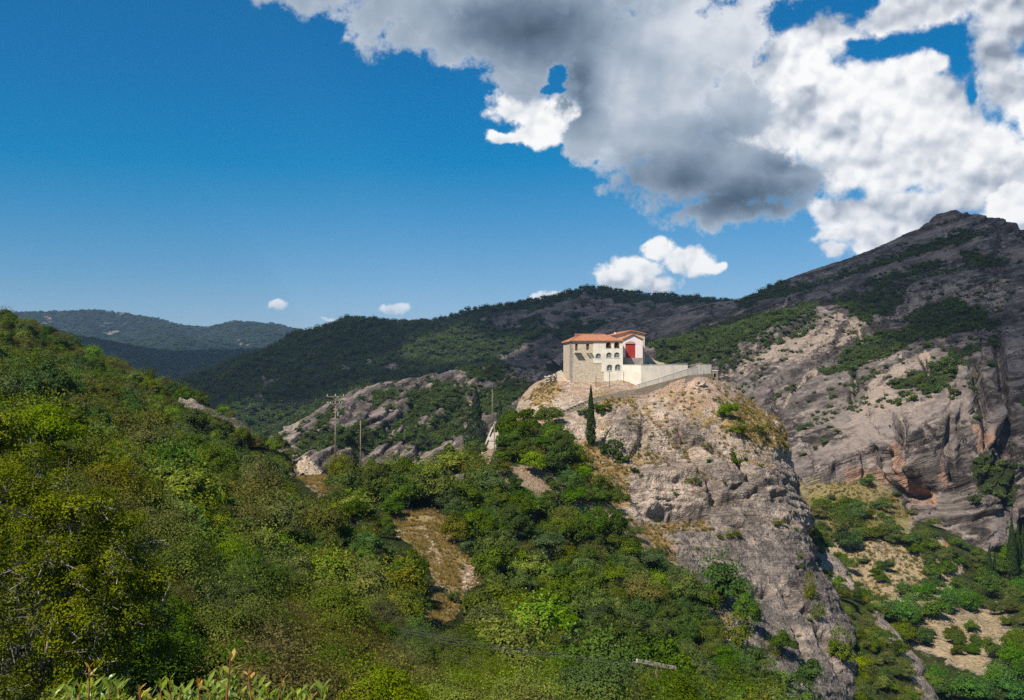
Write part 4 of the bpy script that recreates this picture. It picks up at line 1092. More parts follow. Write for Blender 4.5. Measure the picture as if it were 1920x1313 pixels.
CAND = []      # (Q, width, height, species, zone)
def add_cand(Q, w, h, sp, zone):
    for k in range(len(Q)): CAND.append((Q[k], w[k], h[k], sp[k], zone))
def pick(rng, n, weights):
    ks = list(weights); p = np.array([weights[k] for k in ks], float); p /= p.sum()
    return [ks[i] for i in rng.choice(len(ks), n, p=p)]

NOTREE = [CLEAR, [(536,868),(560,850),(600,856),(610,880),(606,925),(590,930),(560,900)], [(893,862),(925,800),(945,795),(922,870),(905,880)], [(846,890),(868,880),(868,902),(848,906)]]
HILL_BARE = [q[0] for q in HILL_ROCKS] + [[(205,672),(265,692),(345,735),(340,745),(250,715),(215,690)], [(0,640),(40,660),(45,672),(0,650)]]
OPEN = [[(930,880),(1010,870),(1100,930),(1230,990),(1330,1110),(1400,1230),(1370,1230),(1280,1110),(1190,1010),(1080,960),(950,905)], [(165,825),(195,825),(200,875),(175,870)]]
def do_hill():
    rng = np.random.RandomState(21)
    Q, bx, by, N = sample_sheet(hill, hill_b, .30, rng, pyr=(380, 1500))
    ok = (Q[:, 1] > 34) & (Q[:, 1] < 400) & (Q[:, 2] > -90)
    Q, bx, by = Q[ok], bx[ok], by[ok]
    n = len(Q); D = Q[:, 1]
    w = 2.4 + 4.4 * rng.rand(n) ** 1.5
    w = np.where(D > 230, w * .85, w)
    h = w * (.8 + .3 * rng.rand(n))
    bare = polymask(bx, by, NOTREE, 2) > .5
    bare |= (polymask(bx, by, HILL_BARE, 3) > .5)
    bare |= (polymask(bx, by, OPEN, 3) > .5) & (rng.rand(n) > np.where(bx < 1110, .3, .08))
    tx = CX + F * Q[:, 0] / D
    for share in (.45, .8, 1.0):
        ty = HZ - F * (Q[:, 2] + h * share) / D
        bare |= polymask(tx, ty, NOTREE, 2) > .5
        for s in (-.3, .3):
            bare |= polymask(tx + s * w * F / D, ty, [CLEAR, NOTREE[1]], 2) > .5
    # keep the special trees' ground free
    for s in SPECIAL_FOOT:
        bare |= (np.hypot(Q[:, 0] - s[0], Q[:, 1] - s[1]) < s[2] * .42)
    Q, w, h, D, bx, by = Q[~bare], w[~bare], h[~bare], D[~bare], bx[~bare], by[~bare]
    k = thin(Q, w * .74, rng.permutation(len(Q)))
    Q, w, h, D, bx, by = Q[k], w[k], h[k], D[k], bx[k], by[k]
    n = len(Q)
    patch = fbm(np.stack([Q[:, 0] / 26, Q[:, 1] / 26, np.zeros(n)], 1), 3)
    sp = []
    a = pick(rng, n, dict(oak=4.5, olive=3, lime=1.6, blue=.7, brown=.25)); b = pick(rng, n, dict(oak=2.5, olive=3.5, lime=2.6, blue=.5, brown=.7)); c = pick(rng, n, dict(oak=6, blue=1.3, olive=1.0, lime=1.2))
    d = pick(rng, n, dict(olive=3.5, brown=1.6, lime=3.0, oak=1.2))
    for i in range(n):
        if D[i] < 66: sp.append(d[i])
        elif bx[i] > 720 and D[i] > 95: sp.append(c[i] if patch[i] < .22 else b[i])
        else: sp.append(a[i] if patch[i] < .05 else b[i])
    add_cand(Q, w, h, sp, 'hill')
def do_scatter(sh, base, zone, polys, dens, wr, seed, weights, neg=None, soft=5, bg=0.0, yr=(5, 1e5), thinf=.6, hr=(.7, 1.0)):
    rng = np.random.RandomState(seed)
    Q, bx, by, N = sample_sheet(sh, base, dens, rng)
    m = polymask(bx, by, polys, soft, 6, 3) if polys else np.ones(len(Q))
    if neg: m = m * (1 - polymask(bx, by, neg, soft, 6, 3))
    m = np.maximum(m, bg)
    ok = (rng.rand(len(Q)) < m) & (Q[:, 1] > yr[0]) & (Q[:, 1] < yr[1]) & (N[:, 2] > .12)
    Q = Q[ok]; n = len(Q)
    w = wr[0] + (wr[1] - wr[0]) * rng.rand(n) ** 1.6; h = w * (hr[0] + (hr[1] - hr[0]) * rng.rand(n))
    if thinf:
        k = thin(Q, w * thinf, rng.permutation(n)); Q, w, h = Q[k], w[k], h[k]
    add_cand(Q, w, h, pick(rng, len(Q), weights), zone)
# ------------------------------------------------------------------ trees one can point at
SPECIAL_FOOT = []
VAL_WOOD = [[(1690,1003),(1790,1012),(1850,1060),(1860,1110),(1780,1065),(1700,1030)], [(1495,1010),(1560,1010),(1580,1060),(1620,1120),(1640,1180),(1560,1120)], [(1735,1050),(1790,1060),(1800,1110),(1750,1100)], [(1700,1180),(1750,1180),(1750,1215),(1700,1215)], [(1780,1170),(1830,1175),(1825,1235),(1790,1230)], [(1880,1120),(1930,1110),(1930,1240),(1890,1220)], [(1640,1060),(1665,1065),(1660,1105),(1640,1100)]]
def special(key, px, py, wpx, hpx, label, D=None, sheet=None, name=None, cat='tree', group=None, **kw):
    p = ground(px, py, sheet) if D is None else Vector(P(px, py, D))
    if p is None: p = Vector(P(px, py, 200))
    s = p.y / F
    SPECIAL_FOOT.append((p.x, p.y, wpx * s))
    kw.setdefault('sink', .14 * hpx * s)
    return plant(key, p, wpx * s, hpx * s * 1.08, label, cat, group, name, **kw)
def spire(px, py, wpx, hpx, label, seed, D=None, cone=False, dens=5200, group=None):
    p = ground(px, py) if D is None else Vector(P(px, py, D))
    s = p.y / F; H = hpx * s; r = wpx * s / 2
    SPECIAL_FOOT.append((p.x, p.y, wpx * s))
    root = empty('cypress', p, label, 'cypress', group)
    link('crown', leafmesh('crown', cypress_mesh(seed, H, r, dens, cone, size=max(.16, 2.2 * s)), LM['cyp']), None, root)
    link('trunk', trunkmesh('trunk', seed, H=H * .5, r=.16, limbs=0), None, root)
    return root
spire(1108, 836, 17, 110, 'slim dark cypress standing alone on the rock below the monastery', 3)
spire(893, 838, 52, 104, 'broad-based cypress beside the white path, left of the wooden pole', 4, cone=True, dens=8000)
spire(937, 792, 11, 40, 'very small dark cypress behind the long pole at the foot of the rocks', 5, dens=1200)
spire(1855, 1102, 13, 76, 'slender cypress at the left end of the valley cypresses', 6, dens=2200, group='cypresses in the valley')
spire(1865, 1100, 8, 62, 'thinnest cypress, second from the left in the valley row', 7, dens=1400, group='cypresses in the valley')
spire(1897, 1088, 20, 112, 'tallest and widest dark cypress in the valley', 8, dens=3400, group='cypresses in the valley')
spire(1909, 1075, 10, 92, 'narrow cypress just right of the tallest valley cypress', 9, dens=2200, group='cypresses in the valley')
spire(1918, 1070, 12, 84, 'cypress at the right edge of the photo in the valley', 10, dens=2200, group='cypresses in the valley')
special('plane', 1350, 1140, 92, 98, 'large round green tree against the foot of the cliff', sheet=None)
special('oak', 1398, 1180, 58, 92, 'tall dark tree right of the round tree at the cliff foot')
special('olive', 905, 932, 80, 84, 'dull olive-green round tree below the wooden pole beside the white path')
special('olive', 636, 908, 64, 66, 'round dark olive tree beside the rubble heap at the saddle')
special('oak', 735, 940, 96, 92, 'dark evergreen between the two roadside poles, upper left of the dry clearing')
special('oak', 803, 952, 100, 92, 'dense dark oak just above the dry grass clearing')
special('oak', 765, 958, 70, 70, 'lower dark oak at the top edge of the dry grass clearing')
special('lime', 845, 895, 110, 60, 'bright green low tree left of the end of the white path')
special('oak', 960, 830, 70, 66, 'dark green tree right of the upper pole, left of the crowded trees on the knoll')
special('oak', 1000, 845, 84, 78, 'biggest tree of the clump on the left shoulder of the rocky hill')
special('olive', 1030, 800, 60, 44, 'topmost olive tree of the clump just under the path wall')
special('oak', 1050, 862, 66, 64, 'tree at the right end of the clump beside the lone cypress')
special('plane', 980, 885, 60, 40, 'bright green low tree at the bottom of the clump on the knoll')
special('oak', 1038, 925, 84, 76, 'dark tree on the red soil below the clump on the knoll')
special('lime', 1075, 862, 44, 40, 'small light green tree below left of the lone cypress')
special('shrub', 1147, 858, 46, 58, 'bushy pine-like tree on bare rock right of the lone cypress', name='tree', cat='tree')
special('shrub', 1166, 868, 28, 24, 'small dark bush at the right foot of the pine-like tree', cat='shrub')
special('lime', 1368, 786, 38, 40, 'small light green tree alone near the top right of the rocky hill')
special('shrub', 1130, 772, 40, 26, 'dark green shrub against the path wall right of the lone cypress', cat='shrub')
special('shrub', 1095, 778, 26, 18, 'small shrub against the path wall left of the lone cypress', cat='shrub')
special('drybush', 1385, 812, 44, 26, 'grey-green bush spreading on the right shoulder of the rock', cat='shrub')
special('shrub', 1420, 812, 34, 24, 'dark bush at the right edge of the dry grass on the rock shoulder', cat='shrub')
special('shrub', 1386, 872, 28, 30, 'dark bush in the big diagonal crack of the cliff', cat='shrub')
special('drybush', 1360, 858, 34, 20, 'greyish bush higher up in the big diagonal crack', cat='shrub')
special('drybush', 1328, 842, 24, 18, 'little bush at the top end of the big diagonal crack', cat='shrub')
special('drybush', 1298, 905, 30, 18, 'pale green bush on the grassy streak in the middle of the cliff', cat='shrub')
special('shrub', 1190, 885, 20, 14, 'small bush on the bare pale slope left of the cliff', cat='shrub')
special('drybush', 1140, 915, 34, 24, 'thorny bush on the pale rubble left of the cliff', cat='shrub')
special('shrub', 1110, 925, 26, 34, 'dark bush beside the trees at the left of the rubble slope', cat='shrub')
special('drybush', 1375, 1006, 30, 16, 'dry bush on the grey cliff face under the ledge', cat='shrub')
special('drybush', 1460, 985, 30, 14, 'low bush on the ledge at the right of the cliff', cat='shrub')
special('drybush', 1518, 1120, 24, 50, 'dark bush hanging in the cleft of the lower cliff', cat='shrub')
special('drybush', 1535, 1165, 30, 40, 'bush below the cleft on the lower cliff', cat='shrub')
special('drybush', 1575, 1235, 44, 64, 'tall bush growing in the gully of the lower cliff', cat='shrub')
special('oak', 1520, 1296, 66, 70, 'round dark tree at the foot of the lower cliff', D=150)
special('oak', 1462, 1225, 56, 54, 'dark tree leaning on the lower cliff right of the round tree')
special('drybush', 1385, 1215, 56, 70, 'greyish-green tree below the round tree at the cliff foot', name='tree')
special('olive', 852, 1026, 58, 66, 'yellowish-green tree at the right edge of the dry grass clearing')
special('blue', 930, 1072, 98, 96, 'wide blue-green tree right of the dry grass clearing')
special('oak', 775, 1105, 66, 92, 'dark tree at the lower left edge of the dry grass clearing')
special('lime', 1010, 1235, 150, 130, 'large bright green oak in the lower middle of the hillside')
special('oak', 930, 1175, 130, 96, 'dark oak at the lower right end of the dry clearing')
special('lime', 740, 1150, 52, 44, 'pale bright green tree left of the bottom of the clearing')
special('shrub', 845, 1125, 36, 22, 'small bush in the lower part of the dry grass clearing', cat='shrub')
special('oak', 95, 765, 110, 108, 'big dark tree rising above the scrub at the far left', D=104)
special('olive', 1218, 1352, 120, 112, 'olive-green tree hiding the post under the paired pole beams', D=71)
special('oak', 1290, 1360, 120, 110, 'dark tree at the lower right of the paired pole beams', D=74)
special('oak', 1595, 962, 60, 38, 'darkest dense bush in the middle of the valley meadow', sheet=5, cat='shrub', name='shrub')
# ------------------------------------------------------------------ building materials
from mathutils.geometry import tessellate_polygon
def plain_mat(name, col, rough=.85, var=.12, scale=1.5, col2=None, spec=.2, bump=0.0, metal=0.0):
    """painted or natural surface with blotches, streaks and fine grain"""
    m, g, out = new_mat(name)
    pos = g.n('ShaderNodeNewGeometry').outputs['Position']
    b = g.n('ShaderNodeBsdfPrincipled'); b.inputs['Roughness'].default_value = rough; b.inputs['Specular IOR Level'].default_value = spec; b.inputs['Metallic'].default_value = metal
    n1 = g.noise(pos, scale, 6, .65); n2 = g.noise(g.vm('MULTIPLY', pos, (3, 3, .5)), scale, 5, .6)
    lo = tuple(q * (1 - var * 2) for q in col) if col2 is None else col2
    c = g.mix(g.step(g.m('ADD', g.m('MULTIPLY', n1, .6), g.m('MULTIPLY', n2, .4)), .38, .62), lo, col)
    g.put(b.inputs['Base Color'], c)
    if bump:
        bp = g.n('ShaderNodeBump'); bp.inputs['Strength'].default_value = .7; bp.inputs['Distance'].default_value = bump
        g.put(bp.inputs['Height'], n1); g.nt.links.new(bp.outputs[0], b.inputs['Normal'])
    g.nt.links.new(b.outputs[0], out.inputs[0]); return m
def masonry_mat(name, cols, mortar, scale=2.6, squash=(1, 1, 1.7)):
    """rubble masonry: irregular stones of mixed tone set in mortar"""
    m, g, out = new_mat(name)
    pos = g.n('ShaderNodeNewGeometry').outputs['Position']
    q = g.vm('MULTIPLY', pos, squash)
    q = g.vm('ADD', q, g.vm('MULTIPLY', g.comb(g.noise(pos, 2.2, 2), g.noise(pos, 1.7, 2), g.noise(pos, 2.6, 2)), (.5, .5, .35)))
    v = g.n('ShaderNodeTexVoronoi'); g.put(v.inputs['Vector'], q); v.inputs['Scale'].default_value = scale
    e = g.n('ShaderNodeTexVoronoi', feature='DISTANCE_TO_EDGE'); g.put(e.inputs['Vector'], q); e.inputs['Scale'].default_value = scale
    tone = g.sep(v.outputs['Color'])[0]
    c = g.ramp(tone, [(0, cols[0]), (.35, cols[1]), (.7, cols[2]), (1, cols[3])])
    n = g.noise(pos, .35, 5, .6)
    c = g.mix(g.step(e.outputs['Distance'], .075, .02), c, mortar)
    c = g.mix(g.step(n, .5, .75), c, g.mix(.5, c, mortar))
    b = g.n('ShaderNodeBsdfPrincipled'); b.inputs['Roughness'].default_value = .95; b.inputs['Specular IOR Level'].default_value = .1
    g.put(b.inputs['Base Color'], c)
    bp = g.n('ShaderNodeBump'); bp.inputs['Strength'].default_value = .9; bp.inputs['Distance'].default_value = .08
    g.put(bp.inputs['Height'], g.m('ADD', g.m('MINIMUM', e.outputs['Distance'], .15), g.m('MULTIPLY', g.noise(pos, 7, 4), .08)))
    g.nt.links.new(bp.outputs[0], b.inputs['Normal']); g.nt.links.new(b.outputs[0], out.inputs[0]); return m
def tile_mat(name, ca, cb, cd, axis, pitch=.27):
    """barrel tiles: rows of ridges running down the slope, mottled with lichen"""
    m, g, out = new_mat(name)
    pos = g.n('ShaderNodeNewGeometry').outputs['Position']
    b = g.n('ShaderNodeBsdfPrincipled'); b.inputs['Roughness'].default_value = .9; b.inputs['Specular IOR Level'].default_value = .15
    w = g.vm('DOT_PRODUCT', pos, axis, out=1)
    cell = g.m('FLOOR', g.m('MULTIPLY', w, 1 / pitch))
    s = g.sep(pos)
    row = g.m('FLOOR', g.m('MULTIPLY', s[2], 1 / .11))
    wn = g.n('ShaderNodeTexWhiteNoise', noise_dimensions='2D'); g.put(wn.inputs['Vector'], g.comb(cell, row, 0.0))
    n = g.noise(pos, 1.1, 6, .7)
    c = g.mix(wn.outputs['Value'], ca, cb)
    c = g.mix(g.step(n, .54, .72), c, cd)
    c = g.mix(g.m('MULTIPLY', g.step(g.noise(pos, 3.5, 4, .7), .55, .7), .5), c, cd)
    g.put(b.inputs['Base Color'], c)
    bp = g.n('ShaderNodeBump'); bp.inputs['Strength'].default_value = .8; bp.inputs['Distance'].default_value = .06
    g.put(bp.inputs['Height'], g.m('ABSOLUTE', g.m('SINE', g.m('MULTIPLY', w, math.pi / pitch)))); g.nt.links.new(bp.outputs[0], b.inputs['Normal'])
    g.nt.links.new(b.outputs[0], out.inputs[0]); return m
def glass_mat(name, tint=(.03, .04, .05)):
    m, g, out = new_mat(name)
    b = g.n('ShaderNodeBsdfPrincipled'); b.inputs['Roughness'].default_value = .06; b.inputs['Base Color'].default_value = tint + (1,)
    b.inputs['Specular IOR Level'].default_value = .8
    g.nt.links.new(b.outputs[0], out.inputs[0]); return m
M = dict(
 stone=masonry_mat('rubble_masonry', [(.36,.26,.16), (.52,.41,.28), (.64,.54,.40), (.44,.36,.27)], (.60,.50,.37)),
 oldstone=masonry_mat('old_retaining_masonry', [(.20,.15,.10), (.28,.22,.15), (.34,.27,.20), (.24,.20,.15)], (.22,.18,.13), scale=1.9),
 plaster=plain_mat('cream_plaster', (.84,.755,.60), var=.10, scale=.7),
 plaster2=plain_mat('pale_cream_plaster', (.86,.77,.61), var=.09, scale=.5),
 pink=plain_mat('pink_plaster', (.84,.70,.64), var=.05, scale=.6),
 patch=plain_mat('bare_brown_plaster', (.56,.40,.27), var=.15, scale=1.2),
 red=plain_mat('red_painted_metal', (.42,.045,.035), rough=.6, var=.1, scale=.9),
 concrete=plain_mat('bare_concrete', (.66,.59,.48), var=.12, scale=.8),
 grey=plain_mat('grey_render', (.36,.31,.27), var=.16, scale=1.0),
 tile=tile_mat('terracotta_tiles', (.36,.145,.075), (.46,.21,.115), (.22,.11,.07), (.9935,.1137,0)),
 tile2=tile_mat('new_terracotta_tiles', (.40,.165,.085), (.48,.22,.12), (.30,.135,.075), (-.1137,.9935,0)),
 brick=plain_mat('chimney_brick', (.45,.22,.15), var=.2, scale=4),
 dark=plain_mat('interior_shade', (.02,.018,.015), var=.1),  # near-black colour standing in for the shade inside open arches and doorway
 wood=plain_mat('weathered_wood', (.16,.115,.075), var=.25, scale=3),
 pole=plain_mat('grey_weathered_pole', (.27,.20,.14), var=.25, scale=3),
 white=plain_mat('white_paint', (.75,.74,.70), var=.05), metal=plain_mat('galvanised_metal', (.40,.41,.42), rough=.5, var=.1, metal=.6),
 rust=plain_mat('rusty_iron', (.14,.085,.055), var=.3, scale=4),
 pale=plain_mat('pale_timber', (.74,.56,.45), var=.2, scale=5), path=plain_mat('white_path', (.46,.39,.31), var=.12, scale=1.2, bump=.05),
 glass=glass_mat('window_glass'), yellow=plain_mat('yellow_cloth', (.65,.42,.03), var=.1),
 stonechip=plain_mat('pale_rubble', (.50,.38,.25), var=.25, scale=1.5), stonepale=plain_mat('whitish_rubble', (.50,.42,.335), var=.2, scale=1.2),
 black=plain_mat('black_car_paint', (.012,.012,.014), rough=.25, var=.05, spec=.6), rubber=plain_mat('tyre_rubber', (.02,.02,.02)),
 bluep=plain_mat('blue_plastic', (.25,.38,.62), rough=.5, var=.1), wire=plain_mat('cable', (.10,.095,.085), rough=.6),
)
# ------------------------------------------------------------------ the monastery frame: u along the front, d inwards, z up
TO, TT, TN = Vector((14.80, 250.0, 0)), Vector((.9935, .1137, 0)), Vector((-.1137, .9935, 0))
def B(u, d, z): return TO + TT * u + TN * d + Vector((0, 0, z))
def Upx(px, d=0.0):
    """u of a photo column on the plane d inwards"""
    k = (px - CX) / F
    return (k * (TO.y + TN.y * d) - TO.x - TN.x * d) / (TT.x - k * TT.y)
def Zpy(px, py, d=0.0):
    p = B(Upx(px, d), d, 0); return (HZ - py) / F * p.y
class MB:
    """collects faces for one mesh"""
    def __init__(s): s.v, s.f = [], []
    def add(s, V, Fs):
        o = len(s.v); s.v += [tuple(q) for q in V]; s.f += [tuple(i + o for i in f) for f in Fs]
    def box(s, a, b, fr=None):
        fr = fr or (lambda x, y, z: (x, y, z))
        (x0, y0, z0), (x1, y1, z1) = a, b
        V = [fr(x, y, z) for z in (z0, z1) for x, y in ((x0, y0), (x1, y0), (x1, y1), (x0, y1))]
        s.add(V, [(3, 2, 1, 0), (4, 5, 6, 7), (0, 1, 5, 4), (1, 2, 6, 5), (2, 3, 7, 6), (3, 0, 4, 7)])
    def bar(s, a, b, r, seg=6, r2=None):
        V, Fq = tube([a, b], [r, r if r2 is None else r2], seg)
        s.add(V, [tuple(f) for f in Fq] + [tuple(range(seg - 1, -1, -1)), tuple(range(seg, 2 * seg))])
    def panel(s, outer, holes, fr, depth):
        """flat wall with openings: outlines in (u, z), front at d = 0 of fr, reveals depth deep"""
        loops = [outer] + holes
        vs = [[Vector((p[0], p[1], 0)) for p in l] for l in loops]
        tri = tessellate_polygon(vs)
        fl = [p for l in loops for p in l]
        s.add([fr(p[0], 0, p[1]) for p in fl], tri)
        for l in loops:
            n = len(l)
            s.add([fr(p[0], 0, p[1]) for p in l] + [fr(p[0], depth, p[1]) for p in l], [(i, (i + 1) % n, (i + 1) % n + n, i + n) for i in range(n)])
    def obj(s, name, mat, parent=None, smooth=False, kind=None, recalc=True):
        me = bpy.data.meshes.new(name); me.from_pydata(s.v, [], s.f); me.update()
        if recalc:
            bm = bmesh.new(); bm.from_mesh(me); bmesh.ops.recalc_face_normals(bm, faces=bm.faces); bm.to_mesh(me); bm.free()
        if smooth:
            me.polygons.foreach_set('use_smooth', [True] * len(me.polygons))
        me.materials.append(M[mat] if isinstance(mat, str) else mat)
        return link(name, me, None, parent, kind)
def arch(cu, z0, w, h, n=8):
    """round-headed outline"""
    r = w / 2
    return [(cu - r, z0), (cu + r, z0)] + [(cu + r * math.cos(a), z0 + h - r + r * math.sin(a)) for a in [math.pi * k / n for k in range(n + 1)]]

mon = empty('monastery', B(0, 0, -4), 'monastery with hipped terracotta roof, stone left half and cream right half with arched windows', 'monastery')
def mk(mb, name, mat, parent=mon, **kw):
    """parts are written in world places; set them under their thing"""
    o = mb.obj(name, mat, None, **kw)
    o.parent = parent
    if parent is not None:
        root = parent if parent.parent is None else parent.parent
        o.matrix_parent_inverse = Matrix.Translation(-Vector(root.location))
        if parent.parent is not None: o.matrix_parent_inverse = Matrix.Identity(4)
    return o
def rebase(o, root):
    """shift a world-placed mesh into its thing's own space"""
    o.data.transform(Matrix.Translation(-Vector(root.location)))
def part(mb, name, mat, root, parent=None, **kw):
    o = mb.obj(name, mat, None, **kw); rebase(o, root); o.parent = parent or root; return o
UW, DP, ZE, ZB = 13.25, 11.6, 6.75, -5.2
US = Upx(1112.4)
z1, z2 = Zpy(1120, 681.5), Zpy(1130, 697.4)
u1, u2 = Upx(1128), Upx(1132.5)
# stone half, with its two tall openings
op = [(Upx(1078.5), Upx(1083.2), Zpy(1080, 657.6), Zpy(1080, 644.3)), (Upx(1099.2), Upx(1104.8), Zpy(1102, 656.4), Zpy(1102, 644.6))]
mb = MB()
mb.panel([(0, ZB), (u2 + .2, ZB), (u2 + .2, z2 + .15), (u1 + .2, z2 + .15), (u1 + .2, z1 + .15), (US + .2, z1 + .15), (US + .2, ZE), (0, ZE)], [[(a, c), (b, c), (b, d), (a, d)] for a, b, c, d in op], lambda u, d, z: B(u, d, z), .35)
mb.add([B(0, 0, ZB), B(0, DP, ZB), B(0, DP, ZE), B(0, 0, ZE)], [(0, 1, 2, 3)])
mb.add([B(0, DP, ZB), B(UW, DP, ZB), B(UW, DP, ZE), B(0, DP, ZE), B(UW, .5, ZB), B(UW, .5, ZE)], [(0, 1, 2, 3), (1, 4, 5, 2)])
for a, b, c, d in op:
    pass
part(mb, 'stone_wall', 'stone', mon)
for a, b, c, d in op:
    q = MB(); q.box((a, .28, c), (b, .34, d), lambda u, dd, z: B(u, dd, z))
    for k in range(1, 4): q.box((a + (b - a) * k / 4 - .02, .25, c), (a + (b - a) * k / 4 + .02, .29, d), lambda u, dd, z: B(u, dd, z))
    part(q, 'door', 'wood', mon)
    q = MB(); q.box((a - .12, -.04, d), (b + .12, .2, d + .18), lambda u, dd, z: B(u, dd, z)); part(q, 'lintel', 'concrete', mon)
# corner stones
q = MB()
zz = ZB
while zz < ZE - .5:
    hh = .32 + .12 * RT.random(); q.box((-.03, -.03, zz), (.35 + .3 * RT.random(), .4, zz + hh - .03), lambda u, dd, z: B(u, dd, z)); zz += hh
part(q, 'corner_stones', 'stonepale', mon)
# plastered half with round-headed windows, standing a hand proud of the stone
AR = []
for cx, t, b in ((1141.1, 641.8, 653.0), (1156.5, 641.6, 652.8)): AR.append((cx, t, b, 10.4, 1))
for cx, t, b in ((1121.8, 662.9, 672.3), (1141.8, 661.0, 671.2), (1156.7, 660.8, 671.0)): AR.append((cx, t, b, 10.6, 2))
for cx, t, b in ((1142.9, 684.0, 695.4), (1158.3, 683.2, 694.2)): AR.append((cx, t, b, 11.0, 3))
holes = []; specs = []
for cx, t, b, w, row in AR:
    cu = Upx(cx); z0 = Zpy(cx, b); h = Zpy(cx, t) - z0; ww = w * .1365
    holes.append(arch(cu, z0, ww, h)); specs.append((cu, z0, ww, h, row))
PF = lambda u, d, z: B(u, d - .10, z)
z1, z2 = Zpy(1120, 681.5), Zpy(1130, 697.4)
u1, u2 = Upx(1128), Upx(1132.5)
mb = MB(); mb.panel([(u2, ZB), (UW, ZB), (UW, ZE), (US, ZE), (US, z1), (u1, z1), (u1, z2), (u2, z2)], holes, PF, .42)
part(mb, 'plaster_wall', 'plaster', mon)
for (cu, z0, ww, h, row), hl in zip(specs, holes):
    back = MB(); back.add([B(u, .30, z) for u, z in hl], [tuple(range(len(hl)))])
    fr = MB()
    r = ww / 2
    if row > 1:
        def seg(u0, za, u1_, zb, t=.028): fr.box((min(u0, u1_) - t, .16, min(za, zb) - t), (max(u0, u1_) + t, .22, max(za, zb) + t), lambda u, dd, z: B(u, dd, z))
        n = len(hl)
        seg(cu - r + .05, z0 + .05, cu + r - .05, z0 + .05); seg(cu, z0, cu, z0 + h * .62); seg(cu - r + .05, z0, cu - r + .05, z0 + h - r); seg(cu + r - .05, z0, cu + r - .05, z0 + h - r)
        seg(cu - r, z0 + h * .36, cu + r, z0 + h * .36, .02); seg(cu - r, z0 + h * .62, cu + r, z0 + h * .62, .025)
        seg(cu - r * .5, z0, cu - r * .5, z0 + h * .62, .016); seg(cu + r * .5, z0, cu + r * .5, z0 + h * .62, .016)
    else:
        fr.box((cu - r + .02, .16, z0), (cu + r - .02, .24, z0 + .06), lambda u, dd, z: B(u, dd, z)); fr.box((cu - .03, .16, z0), (cu + .03, .22, z0 + h - .02), lambda u, dd, z: B(u, dd, z))
    w = part(fr, 'window', 'white' if row > 1 else 'rust', mon)
    part(back, 'pane', 'glass' if row > 1 else 'dark', mon, w, recalc=False)  # top-row panes are black sheets, the open arches' inner shade put into colour
    s = MB(); s.box((cu - r - .08, -.16, z0 - .08), (cu + r + .08, .2, z0 - .003), lambda u, dd, z: B(u, dd, z)); part(s, 'sill', 'concrete', mon, w)
    if row == 1:
        y = MB(); y.box((cu + r * .45, .12, z0 + h * .42), (cu + r * .92, .15, z0 + h * .78), lambda u, dd, z: B(u, dd, z)); part(y, 'curtain', 'yellow', mon, w)
# balcony, its stub neighbour and the downpipe
a, b_ = Upx(1076.3), Upx(1088.6); zb = Zpy(1082, 660.8)
q = MB(); q.box((a, -1.15, zb - .10), (b_, .02, zb + .10), lambda u, dd, z: B(u, dd, z)); bal = part(q, 'balcony', 'concrete', mon)
q = MB()
for uu in (a + .15, (a + b_) / 2, b_ - .15): q.box((uu - .06, -.95, zb - .28), (uu + .06, .02, zb - .10), lambda u, dd, z: B(u, dd, z))
part(q, 'bracket', 'concrete', mon, bal)
q = MB()
for uu in np.linspace(a + .05, b_ - .05, 6):
    q.bar(B(uu, -1.1, zb + .1), B(uu, -1.1, zb + .85), .018)
q.bar(B(a, -1.1, zb + .85), B(b_, -1.1, zb + .85), .022); part(q, 'railing', 'rust', mon, bal)
for px in (1099.5, 1102, 1105.5, 1108):
    uu = Upx(px); q = MB(); q.box((uu - .07, -.9, Zpy(px, 661.6)), (uu + .07, .02, Zpy(px, 659.9)), lambda u, dd, z: B(u, dd, z)); part(q, 'bracket', 'concrete', mon)
q = MB(); q.bar(B(-.08, -.08, ZB + .6), B(-.08, -.08, ZE - .1), .06, 8); q.bar(B(-.08, 1.2, ZB + 2), B(-.08, 1.2, ZE - .1), .06, 8); part(q, 'downpipe', 'metal', mon)
# hipped roof with thick tile eaves
ov = .38; zr = 8.62; r0, r1 = 3.7, 9.6
e = [B(-ov, -ov, ZE), B(UW + ov * .6, -ov, ZE + .05), B(UW + ov * .6, DP + ov, ZE), B(-ov, DP + ov, ZE - .1)]
rg = [B(r0, DP / 2, zr), B(r1, DP / 2, zr)]
mb = MB(); mb.add(e + rg, [(0, 1, 5, 4), (1, 2, 5), (2, 3, 4, 5), (3, 0, 4)])
dn = Vector((0, 0, -.16)); mb.add(e + [q + dn for q in e], [(0, 1, 5, 4), (1, 2, 6, 5), (2, 3, 7, 6), (3, 0, 4, 7), (7, 6, 5, 4)])
roof = part(mb, 'roof', 'tile', mon)
q = MB()
for A_, B_ in ((rg[0], rg[1]), (e[0], rg[0]), (e[1], rg[1]), (e[3], rg[0]), (e[2], rg[1])):
    n = int((B_ - A_).length / .36)
    for k in range(n):
        p0 = A_.lerp(B_, k / n); p1 = A_.lerp(B_, (k + 1.12) / n); q.bar(p0 + Vector((0, 0, .03)), p1 + Vector((0, 0, .05)), .12, 6, .10)
part(q, 'ridge_tiles', 'tile2', mon, roof)
q = MB()
n = int((UW + .6) / .27)
for k in range(n):     # the row of barrel tiles seen end-on along the front eaves
    p = e[0].lerp(e[1], (k + .5) / n); q.bar(p + Vector((0, 0, .02)) - TN * .06, p + TN * .9 + Vector((0, 0, .30)), .10, 6, .09)
part(q, 'eaves_tiles', 'tile', mon, roof)
cu = Upx(1083.5, 6.5)
